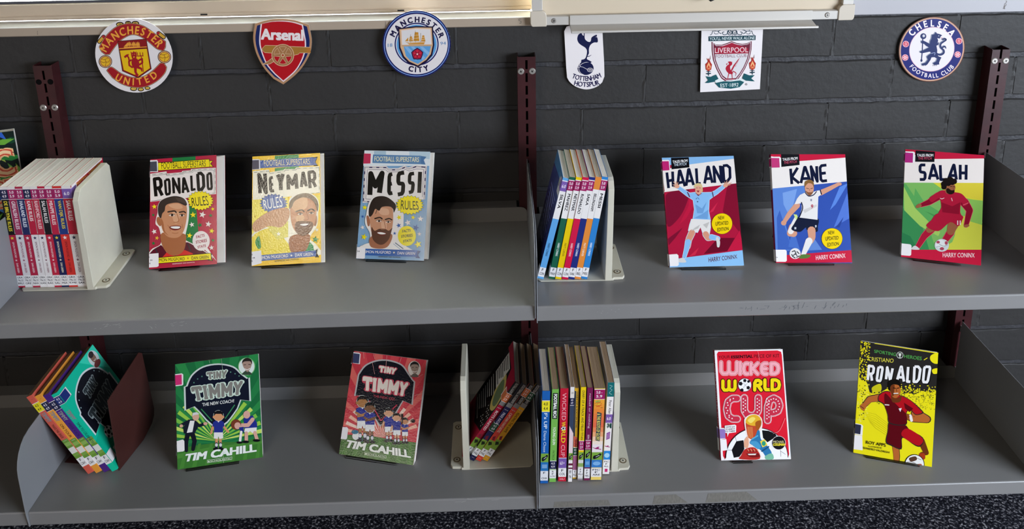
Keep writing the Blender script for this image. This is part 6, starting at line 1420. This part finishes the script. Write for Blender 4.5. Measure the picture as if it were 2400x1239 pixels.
def art_wc(A):          # red world cup cover
    R, P1 = '#dc1f33', '#f2a9b2'
    A.poly([(0,0),(1045,0),(1045,1239),(0,1239)], '#f3eef0')
    A.poly([(192,160),(205,140),(740,128),(772,140),(780,170),(850,1070),(840,1098),(262,1110),(248,1085)], R)
    A.textq('YOUR ', [(205,176),(310,172),(310,200),(206,203)], '#3a1218', 0.006); A.textq('ESSENTIAL', [(322,176),(516,166),(516,194),(322,200)], '#3a1218', 0.05); A.textq('PIECE OF KIT', [(528,166),(756,160),(758,190),(528,196)], '#3a1218', 0.006)
    cols = [('#f7d7da', 13), ('#c4152c', 7), (P1, 0)]
    roundcaps(A, 'WICKED', [(230,236,372,340,26), (400,240,404,340,26), (432,246,470,340,28), (500,244,560,340,26), (596,246,642,340,28), (684,246,748,338,28)], cols)
    roundcaps(A, 'WRLD', [(246,404,356,488,30), (534,398,592,486,30), (626,394,672,482,30), (692,394,758,484,30)], [('#2a1a10', 14), ('#f4d614', 0)])
    A.ell(444,440,62,62,'#2a262a'); A.ell(444,440,58,58,'#f4f2f0')
    for x, y, r in ((444,400,17),(406,428,20),(418,486,17),(475,465,18),(478,408,14),(446,440,0)): 
        if r: A.poly([(x + r*cos(1.2566*i), y + r*sin(1.2566*i)) for i in range(5)], '#1b1a1e')
    for a, b in (((430,420),(446,440)),((446,440),(462,455)),((446,440),(430,470)),((446,440),(470,425))): A.line([a, b], 2, '#5a565a')
    cc = [('#f7cdd2', 20), ('#7c1222', 13), ('#f4d3d7', 8), ('#c83048', 0)]
    roundcaps(A, 'C', [(280,562,376,748,50)], cc); roundcaps(A, 'U', [(440,556,566,720,50)], cc); roundcaps(A, 'P', [(652,560,760,760,52)], cc)
    for k in range(13):
        y = 565 + k*15
        for x, lim in ((654, 780), (440, 700), (566, 700)):
            if y < lim: A.ell(x - 9 + 18*(k % 2), y, 6, 6, '#f6dde0')
    for t in range(11):
        q = math.radians(250 - t*15); A.ell(345 + 64*cos(q)*1.0 + (-6 if t % 2 else 6), 655 - 94*sin(q), 6, 6, '#f6dde0')
        q = math.radians(-170 + t*26); A.ell(706 + 52*cos(q), 624 + 60*sin(q), 6, 6, '#f6dde0')
    # football
    A.ell(555,1100,285,275,'#2a262a', n=48, a0=180, a1=360) ; A.ell(555,1100,279,269,'#f4f1f0', n=48, a0=180, a1=360); A.poly([(276,1098),(834,1098),(846,1100),(840,1112),(262,1118)], '#f4f1f0')
    A.poly([(325,1030),(368,950),(432,940),(440,1020),(400,1090),(345,1100)], '#17161a'); A.poly([(600,850),(660,855),(720,880),(735,905),(650,960),(610,920)], '#17161a')
    for a, b in (((368,950),(355,900)),((325,1030),(284,1030)),((730,905),(770,1040)),((770,1040),(815,1070)),((770,1040),(772,1090))): A.line([a, b], 3, '#4a464a')
    # trophy and gloved hands
    A.blob([(440,790),(445,740),(500,705),(560,710),(600,750),(600,830),(560,900),(560,1000),(590,1110),(400,1115),(430,1040),(470,960),(455,880)], '#f4e2da')
    A.blob([(452,780),(470,730),(520,712),(575,730),(592,790),(570,850),(540,930),(480,920),(460,850)], '#c24a2c'); A.blob([(450,770),(480,722),(540,708),(585,740),(590,790),(540,810),(480,800)], '#e6b030'); A.blob([(470,760),(510,730),(540,745),(500,785)], '#f4dc6a'); A.blob([(540,780),(590,760),(590,810),(555,850)], '#a8581e')
    for k in range(5): A.line([(470+k*10,820),(478+k*10,920)], 4, '#e89a5a')
    A.blob([(500,940),(540,900),(560,850),(580,860),(590,930),(640,980),(690,1060),(640,1090),(600,1040),(540,1000),(490,970)], '#2f76a8'); A.blob([(490,960),(550,950),(590,1000),(560,1020)], '#4a98c4'); A.line([(510,930),(560,900)], 12, '#5aa8cc'); A.line([(600,1040),(660,1000)], 14, '#1f4f7a')
    A.poly([(582,950),(625,932),(650,985),(605,1005)], '#f0d03a'); A.ell(616,970,18,22,'#2f9a7a'); A.blob([(630,1085),(690,1060),(706,1110),(640,1116)], '#7ab89a')
    A.blob([(440,940),(470,905),(480,960),(470,1010),(440,1000)], '#e6a888'); A.blob([(410,1080),(450,1020),(540,1010),(580,1110),(400,1112)], '#b82c28'); A.line([(470,1040),(560,1040)], 8, '#6d1418'); A.blob([(460,1060),(560,1058),(580,1090),(500,1096)], '#7c1a1c'); A.poly([(470,1064),(550,1062),(540,1076),(480,1076)], '#e8d8cc')
    for k in range(4): A.line([(470+k*28,1020),(480+k*28,1040)], 6, '#e8a070')
    A.poly([(262,808),(352,798),(366,806),(364,868),(300,876),(286,910),(284,876),(262,872)], '#f2eeee'); 
    for i, t in enumerate(("YOU'VE GOT", 'TO HAND IT', 'TO THEM!')): A.textq(t, [(266,815+i*20),(354,810+i*20),(354,824+i*20),(266,829+i*20)], '#2a2226', 0.03)
    A.ell(752,965,64,64,'#e9dede'); A.ell(752,965,60,60,'#17161a'); A.textq('MICHAEL', [(702,944),(804,944),(804,966),(702,966)], '#e8d9a0', 0.004); A.textq('COLEMAN', [(702,970),(808,970),(808,990),(702,990)], '#f0dc3a', 0.05)
    A.line([(810,740),(760,850),(700,880)], 3, '#f0a0a6', sm=True); A.line([(560,130),(580,250)], 2, '#f0a0a6')

def art_sh(A):          # yellow and black heroes cover
    Y, K = '#efe01c', '#2a2725'
    rnd2 = random.Random(5)
    A.poly([(0,0),(984,0),(984,1239),(0,1239)], Y)
    A.poly([(230,90),(850,190),(815,500),(760,520),(700,500),(640,530),(560,520),(470,540),(400,480),(330,520),(250,520),(230,440),(200,400)], K); A.poly([(170,60),(320,90),(250,110),(215,420),(160,400)], K)
    k0 = A.k
    for _ in range(330):
        x, y = rnd2.uniform(150, 260), rnd2.uniform(80, 760); p = (1 if y < 480 else 0.6)
        A.ell(x - (y-80)*0.045, y, rnd2.uniform(3, 9), rnd2.uniform(3, 8), Y if y < 440 or rnd2.random() < 0.3 else '#6a6420' if rnd2.random() < .35 else '#f4ea5a', n=6); A.k = k0
    A.k = k0 = k0 + 2
    for _ in range(260):
        x = rnd2.uniform(240, 812); y = rnd2.gauss(520, 26) - (10 if x > 500 else -20) + (x > 620)*8
        A.ell(x, y, rnd2.uniform(3, 10), rnd2.uniform(3, 8), Y if y < 530 else '#8a8420', n=6); A.k = k0
    A.k = k0 = k0 + 2
    for _ in range(120):
        x, y = rnd2.uniform(600, 812), rnd2.uniform(540, 660); A.ell(x, y, rnd2.uniform(2, 5), rnd2.uniform(2, 5), '#8a8420', n=5); A.k = k0
    A.k = k0 + 2
    A.blob([(770,200),(835,180),(838,260),(800,270),(765,240)], Y); A.blob([(780,320),(830,310),(828,350),(790,355)], Y); A.blob([(270,470),(340,440),(345,500),(280,510)], '#cfc41c'); A.line([(712,238),(738,222)], 6, Y)
    A.textq('SPORTING', [(288,150),(474,178),(472,206),(290,176)], '#4f9a4a', 0.02); A.textq('HEROES', [(542,192),(692,212),(690,242),(542,220)], '#4f9a4a', 0.02)
    A.ring(507,197,24,29,'#c9ccc2', n=24); A.poly([(494,182),(520,182),(516,204),(510,208),(510,216),(518,220),(496,220),(504,216),(504,208),(498,204)], '#d9dad0')
    A.textq('CRISTIANO', [(236,210),(456,228),(450,262),(238,246)], '#e9dc4a', 0.0)
    for d, c, g in ((6, '#0f0e0e', 3), (0, '#f0ecea', 0)):
        boxy(A, 'RONALDO', [[(q[0]+d, q[1]+d), (q[2]+d, q[3]+d), (q[4]+d, q[5]+d), (q[6]+d, q[7]+d), q[8]+g] for q in ((243,287,287,293,269,413,233,407,22), (325,295,361,301,341,417,309,411,22), (399,301,445,309,425,409,389,401,22), (501,295,537,297,541,421,481,417,22), (577,297,579,297,595,423,569,421,22), (631,295,683,295,665,423,625,423,22), (715,295,765,297,741,427,703,425,22))], c, True)
    for i in range(7): A.line([(200+i*8, 680+i*14), (300, 700+i*20), (405, 780+i*18)], 2.5, '#c9b81a')
    R, D, SK, S2 = '#b5141f', '#5c0c16', '#b8652f', '#6d3418'
    # player
    A.line([(470,960),(480,1060),(478,1110)], 62, K, taper=50); A.line([(468,960),(478,1060),(475,1110)], 56, SK, taper=44)
    A.line([(690,930),(720,1000),(735,1030),(690,1040)], 58, S2, taper=30); A.blob([(670,1040),(715,1035),(722,1080),(690,1085)], '#a83a1c')
    A.poly([(420,760),(550,790),(590,830),(705,900),(690,970),(640,970),(530,900),(520,1000),(430,970),(385,940),(400,850)], K, True); A.poly([(425,765),(550,795),(590,835),(700,905),(685,962),(640,962),(525,890),(515,990),(430,960),(392,930),(405,850)], D, True); A.poly([(520,880),(570,820),(700,905),(684,960),(640,960)], R, True)
    A.line([(380,550),(250,570),(205,620)], 70, K, taper=46); A.line([(380,550),(250,572),(205,620)], 62, SK, taper=38); A.blob([(165,630),(205,600),(218,640),(190,668)], SK); A.line([(172,632),(196,650)], 5, K)
    A.line([(640,690),(740,742),(620,740),(560,715)], 78, K, taper=46); A.line([(640,690),(735,742),(620,738),(562,715)], 68, SK, taper=38); A.line([(596,712),(606,752)], 24, '#efe6e0'); A.blob([(510,690),(560,690),(590,720),(560,745),(515,720)], '#8a4a22')
    A.poly([(330,530),(400,500),(520,540),(600,580),(690,660),(705,690),(640,705),(590,660),(560,700),(560,790),(420,780),(400,700),(370,620),(320,585)], K, True); A.poly([(336,534),(400,506),(520,545),(600,586),(682,664),(694,686),(640,698),(590,650),(553,700),(553,784),(424,772),(405,700),(376,614),(326,580)], R, True)
    A.poly([(380,520),(450,590),(500,640),(560,700),(553,784),(424,772),(405,700),(376,614)], D, True); A.poly([(540,600),(620,650),(590,680),(550,650)], D); A.line([(380,618),(412,620)], 9, '#e9d8d4'); A.poly([(495,650),(522,646),(510,680)], '#e9e2e0')
    A.blob([(440,590),(430,530),(480,560),(520,540),(510,590),(470,600)], S2)
    A.blob([(425,500),(428,450),(470,432),(510,460),(508,520),(475,560),(440,545)], SK); A.poly([(425,500),(430,440),(462,450),(455,540),(440,545)], S2)
    A.poly([(408,480),(404,425),(440,402),(490,404),(512,440),(510,480),(495,452),(450,445),(428,460),(424,500)], '#15120f', True)
    A.line([(450,474),(468,478)], 7, '#15120f'); A.line([(482,478),(500,474)], 7, '#15120f'); A.line([(474,480),(480,506)], 5, S2); A.line([(455,522),(490,520)], 8, '#efe6da'); A.line([(450,528),(492,526)], 4, '#3a1810')
    A.ell(632,1130,86,88,'#17161a'); A.ell(632,1130,80,82,'#efece8'); A.blob([(585,1075),(640,1060),(650,1090),(600,1105)], '#5a3c2c'); A.blob([(650,1130),(690,1125),(690,1150),(655,1150)], '#b0584a'); A.line([(570,1110),(600,1105),(640,1120)], 4, '#6a5a50'); A.line([(650,1075),(690,1090)], 4, '#6a5a50')
    A.textq('ROY APPS', [(216,926),(386,952),(384,980),(214,952)], '#3a3414', 0.025); A.textq('ILLUSTRATED BY', [(236,968),(354,984),(354,998),(236,980)], '#4a4418', 0.02); A.textq('ALESSANDRO VALDRIGHI', [(150,972),(418,1020),(416,1036),(150,990)], '#3a3414', 0.025)

def frame_mtx(s, x, y, yaw, lean, roll, up=0.0024):
    a = Vector((x, y, zs(s, x, y) + up))
    e = Vector((cos(yaw), sin(yaw), 0)); nn = Vector((-sin(yaw), cos(yaw), 0))
    u = nn*sin(lean) + Vector((0, 0, 1))*cos(lean)
    e2 = e*cos(roll) + u*sin(roll); u2 = u*cos(roll) - e*sin(roll); d = u2.cross(e2)
    M = Matrix((( e2.x, d.x, u2.x, a.x), (e2.y, d.y, u2.y, a.y), (e2.z, d.z, u2.z, a.z), (0, 0, 0, 1)))
    return M
def stand(s, M, w, t, label, lw=0.6, off=0.15):
    """clear bent-acrylic easel under and behind the book; same tilted frame as the book"""
    o = bpy.data.objects.new('book_stand', None); COL.objects.link(o); o.empty_display_size = 0.02
    # upright frame: yaw only
    e = Vector((M[0][0], M[1][0], 0)).normalized(); nn = Vector((-e.y, e.x, 0))
    u = Vector((M[0][2], M[1][2], M[2][2])); lean = math.asin(max(-1, min(1, u.dot(nn))))
    base = Vector((M[0][3], M[1][3], M[2][3])) + e*(w*off)
    base.z = zs(s, base.x, base.y)
    W = Matrix(((e.x, nn.x, 0, base.x), (e.y, nn.y, 0, base.y), (0, 0, 1, base.z + DZ), (0, 0, 0, 1)))
    o.matrix_world = W
    tag(o, label, 'stand', 'clear book stands')
    sw = w*lw; T = 0.0014
    sb, cb = sin(lean), cos(lean)
    def sheet(pts):
        m = MB(); n = len(pts); up = []; dn = []
        for i in range(n):
            a = pts[max(i-1, 0)]; b = pts[min(i+1, n-1)]; L = math.hypot(b[0]-a[0], b[1]-a[1]); up.append((pts[i][0] - (b[1]-a[1])/L*T, pts[i][1] + (b[0]-a[0])/L*T))
        m.prism(list(pts) + up[::-1], 'x', 0.0, sw); return m
    y1 = -0.0060                                   # front lip
    ledge = [(y1 - 0.0012, 0.0035), (y1, 0.0002), (t*0.9, 0.0002)]
    put('lip', sheet(ledge).mesh('lip', M_ACRYL), parent=o)
    k = t/cb + 0.0028                              # just behind the back cover
    hgt = 0.118
    back = [(k + 0.0004, 0.0004), (k + hgt*sb, hgt*cb)]
    put('back_rest', sheet(back).mesh('back_rest', M_ACRYL), parent=o)
    top = (k + hgt*sb + 0.0004, hgt*cb)
    foot_y = min(top[0] + 0.040, 0.0)
    leg = [(top[0] + 0.002, top[1] + 0.0), (top[0] + 0.034, 0.0006)]
    put('prop_leg', sheet(leg).mesh('prop_leg', M_ACRYL), parent=o)
    return o

DISP = []
def display(label, slabel, s, x, y, yaw, lean, roll, w, h, t, quad, art, cols, hard, pages, stick, mtl=None, spine=None, lw=0.6, off=0.15, ext=0.0):
    A = cover_art(quad, w, h); art(A)
    arts = [('front', A)]
    if spine: arts.append(('spine', spine))
    M = frame_mtx(s, x, y, yaw, lean, roll)
    st = []
    for nm, pw, pc, col, tx, spn in stick:
        L = sticker_front(quad, w, h, pw, pc, col, tx)
        wrap = []
        if spn:
            Sx = spine_art(t, h); Sx.rect(0, spn[0], 100, spn[1], '#efe9e8')
            if col: Sx.rect(0, spn[0] + 12, 100, spn[1] - 12, col)
            wrap = [('spine', Sx)]
        st.append((nm, 'front', L, wrap))
    book('book', label, w, h, t, cols, arts, M, pages, group=None, hard=hard, stickers=st, cover_mat=mtl, ext=ext)
    stand(s, M, w, t, slabel, lw, off)
LV, CN = 'reading_level_label', 'call_number_label'
display('red and green player biography face out on a stand, leftmost on the upper shelf', 'clear stand holding the red and green biography', 'LU', -0.6916, -0.1750, 0.045, 0.500, 0.029, 0.1200, 0.1990, 0.0145,
        [(40,80),(740,22),(735,1180),(25,1228)], art_rules1, ('#b8243f', '#b02440', '#b8243f'), True, M_WHITEP,
        [(LV, [(28,92),(112,86),(122,100),(122,212),(30,216)], [(28,106),(110,100),(114,206),(30,208)], '#3a3a48', (), (60,165)), (CN, [(20,1070),(125,1062),(126,1195),(110,1206),(18,1212)], None, None, [('A', [(20,1095),(32,1093),(34,1110),(22,1112)]), ('34', [(36,1128),(60,1126),(60,1142),(36,1144)]), ('N', [(28,1160),(40,1159),(40,1176),(28,1177)])], (855, 985))], ext=0.0125)
display('yellow and blue player biography face out on a stand, its cover glaring', 'clear stand holding the yellow and blue biography', 'LU', -0.5067, -0.1768, -0.001, 0.495, 0.030, 0.1248, 0.1988, 0.0105,
        [(30,72),(736,22),(740,1165),(25,1198)], art_rules2, ('#e9bb34', '#e0b83a', '#e9bb34'), True, M_WHITEP,
        [(LV, [(28,102),(100,98),(110,108),(112,205),(30,210)], [(28,110),(98,106),(100,200),(30,206)], '#5c5660', (), (60,150)), (CN, [(22,1052),(122,1038),(126,1168),(20,1196)], None, None, [('A', [(24,1072),(36,1071),(36,1088),(24,1089)]), ('34', [(34,1106),(58,1104),(58,1120),(34,1122)]), ('N', [(24,1138),(34,1137),(34,1154),(24,1155)])], (860, 985))], mtl=M_CRINK, ext=0.006)
display('white and pale blue player biography face out on a stand, nearest the middle bracket', 'clear stand holding the white and pale blue biography', 'LU', -0.3200, -0.1621, -0.127, 0.535, 0.004, 0.1253, 0.1992, 0.0120,
        [(120,30),(808,42),(740,1190),(22,1165)], art_rules3, ('#d9dde0', '#d9d6d4', '#dfe0e2'), True, M_WHITEP,
        [(LV, [(110,58),(196,62),(210,72),(200,170),(104,172)], [(110,62),(188,64),(182,166),(106,168)], '#c0264e', (), (30,120)), (CN, [(20,1040),(118,1050),(116,1160),(100,1168),(18,1162)], None, None, [('34', [(34,1078),(60,1080),(60,1096),(34,1094)])], (870, 985))], ext=0.0065)
def spt(colr, t, h, wb):
    S_ = spine_art(t, h); S_.rect(0, 0, 100, 1000, colr); S_.rect(0, wb[0], 100, wb[1], '#d9d2cf'); return S_
display('crimson pitch novel with a sky-blue shirted player, face out on the upper right shelf', 'clear stand holding the crimson pitch novel', 'RU', 0.2450, -0.2129, -0.040, 0.566, 0.019, 0.1323, 0.1981, 0.0120,
        [(50,63),(803,36),(919,1194),(130,1212)], art_t1, ('#8fbfe8', '#8fbfe8', '#8fbfe8'), False, M_WHITEP,
        [(LV, [(44,86),(118,84),(130,94),(136,194),(50,200)], [(44,100),(122,98),(130,192),(50,198)], '#c0146a', (), (30,120)), (CN, [(122,1076),(205,1070),(222,1085),(226,1185),(210,1198),(132,1200)], None, None, (), (880, 985))], spine=spt('#8c1430', 0.012, 0.1981, (100, 330)))
display('blue pitch novel with a white-shirted kicking player, face out on upper right shelf', 'clear stand holding the blue pitch novel', 'RU', 0.4385, -0.2060, -0.039, 0.462, -0.010, 0.1355, 0.1950, 0.0120,
        [(27,40),(796,44),(871,1168),(84,1168)], art_t2, ('#c9203f', '#8a1c4c', '#c9203f'), False, M_WHITEP,
        [(LV, [(26,66),(118,66),(130,78),(130,180),(36,184)], [(28,78),(114,80),(120,178),(36,180)], '#c0146a', (), (30,125)), (CN, [(76,1030),(178,1030),(192,1044),(194,1144),(180,1156),(82,1156)], None, None, [('34', [(80,1104),(98,1104),(98,1116),(80,1116)])], (880, 985))], spine=spt('#8a1c4c', 0.012, 0.195, (120, 330)))
display('green pitch novel with a red-shirted player dribbling, face out beside the dark right bracket', 'clear stand holding the green pitch novel', 'RU', 0.6700, -0.1945, -0.329, 0.430, 0.012, 0.1310, 0.1955, 0.0120,
        [(94,34),(880,90),(850,1196),(47,1107)], art_t3, ('#c9203f', '#b8b8b0', '#c9203f'), False, M_WHITEP,
        [(LV, [(92,56),(174,58),(188,68),(184,168),(88,166)], [(92,66),(170,72),(166,168),(88,166)], '#b01a78', (), (30,120)), (CN, [(48,972),(140,982),(152,996),(148,1088),(134,1098),(44,1090)], None, None, (), (870, 980))], spine=spt('#8fa08a', 0.012, 0.1955, (100, 330)))
display('green cartoon football book face out on the lower left shelf', 'clear stand holding the green cartoon book', 'LL', -0.6656, -0.2373, 0.183, 0.530, -0.004, 0.1535, 0.1877, 0.0110,
        [(120,206),(845,120),(890,1025),(135,1137)], art_k1, ('#1f6e3e', '#3c6a48', '#1f6e3e'), False, M_WHITEP,
        [(LV, [(120,292),(180,284),(192,294),(192,382),(182,390),(124,396)], [(120,300),(178,294),(180,382),(124,388)], '#d0146c', (), (90,185)), (CN, [(130,880),(186,866),(198,878),(200,962),(188,972),(134,978)], None, None, (), (770, 870))], lw=0.62, off=0.10)
display('red cartoon football book face out on the lower left shelf, cover creased', 'clear stand holding the red cartoon book', 'LL', -0.3712, -0.2079, -0.240, 0.560, -0.006, 0.1481, 0.1871, 0.0125,
        [(263,94),(912,173),(777,1096),(135,998)], art_k2, ('#c93a46', '#b84a4c', '#c93a46'), False, M_WHITEP,
        [(LV, [(262,104),(312,108),(326,120),(318,212),(254,202)], [(262,112),(318,120),(310,206),(254,200)], '#25305c', (), (30,130)), (CN, [(168,766),(208,768),(218,780),(208,866),(196,874),(150,868)], None, None, (), (740, 860))], mtl=M_CRINK, lw=0.70, off=0.10)
wsp = spine_art(0.0135, 0.1957); wsp.rect(0, 0, 100, 1000, '#b0223a'); wsp.vtext('WICKED', 40, 22, 310, 78, '#e9b9c0', 0.01) if False else wsp.vtext('WICKED WORLD CUP', 26, 40, 78, 690, '#e9b0b8', 0.01)
display('red and white world cup book with a gloved hand lifting a trophy', 'clear stand holding the red and white world cup book', 'RL', 0.3446, -0.2589, -0.015, 0.490, -0.001, 0.1297, 0.1957, 0.0135,
        [(170,128),(786,116),(867,1115),(232,1126)], art_wc, ('#f0e9ea', '#b0223a', '#e9e2e2'), False, M_TANP,
        [(LV, [(200,832),(252,828),(266,842),(268,926),(206,936)], [(200,838),(256,838),(266,848),(268,922),(206,926)], '#8a6ab4', (), (705,815)), (CN, [(206,936),(276,930),(286,1030),(214,1040)], None, None, (), (815, 915))], spine=wsp, lw=0.28, off=0.16)
display('yellow and black sports hero book with a red-kit player, face out', 'clear stand holding the yellow and black sports hero book', 'RL', 0.5957, -0.2488, -0.298, 0.425, -0.020, 0.1352, 0.2040, 0.0105,
        [(175,77),(831,179),(780,1152),(106,1031)], art_sh, ('#e6d71a', '#c9bb1c', '#e6d71a'), True, M_WHITEP,
        [(LV, [(118,776),(176,786),(190,800),(184,882),(108,868)], [(118,782),(174,792),(166,872),(110,862)], '#20243c', (), (710,800)), (CN, [(106,872),(182,884),(186,1010),(104,1000)], None, None, (), (805, 930))], lw=0.68, off=0.16)

# tall jungle-covered book in the next bay, seen past the bracket
def art_jg(A):
    r = random.Random(4)
    A.rect(0, 0, 150, 230, '#12221c')
    for _ in range(130):
        x, y, a, L = r.uniform(0, 150), r.uniform(0, 230), r.uniform(0, PI), r.uniform(8, 22); c = r.choice(['#2f8a3c', '#1f6a34', '#6aa83a', '#14402a', '#2f5fc0', '#a8c050', '#1c2c3c', '#3f7fd0', '#6fc04a'])
        dx, dy = L*cos(a), L*sin(a); A.poly([(x-dx, y-dy), (x-dy*0.3, y+dx*0.3), (x+dx, y+dy), (x+dy*0.3, y-dx*0.3)], c)
    for c, b in (('#f2c08a', 0.09), ('#d8523a', 0.045), ('#f2d0a0', 0.0)):
        A.textq('IC', [(96,36),(140,34),(142,82),(96,84)], c, b); A.textq('ICE', [(74,96),(144,92),(146,142),(74,146)], c, b)
Mj = frame_mtx('LU', -1.096, -0.116, 0.37, 0.02, 0.0, 0.0005)
Aj = Art([(0, 0), (150, 0), (150, 230), (0, 230)], [(0, 0.232), (0.152, 0.232), (0.152, 0), (0, 0)]); art_jg(Aj)
book('book', 'tall book with green jungle cover and orange lettering at the far left edge', 0.152, 0.232, 0.016, ('#1d5a34', '#1d5a34', '#1d5a34'), [('front', Aj)], Mj, M_WHITEP)
bpy.context.view_layer.update()
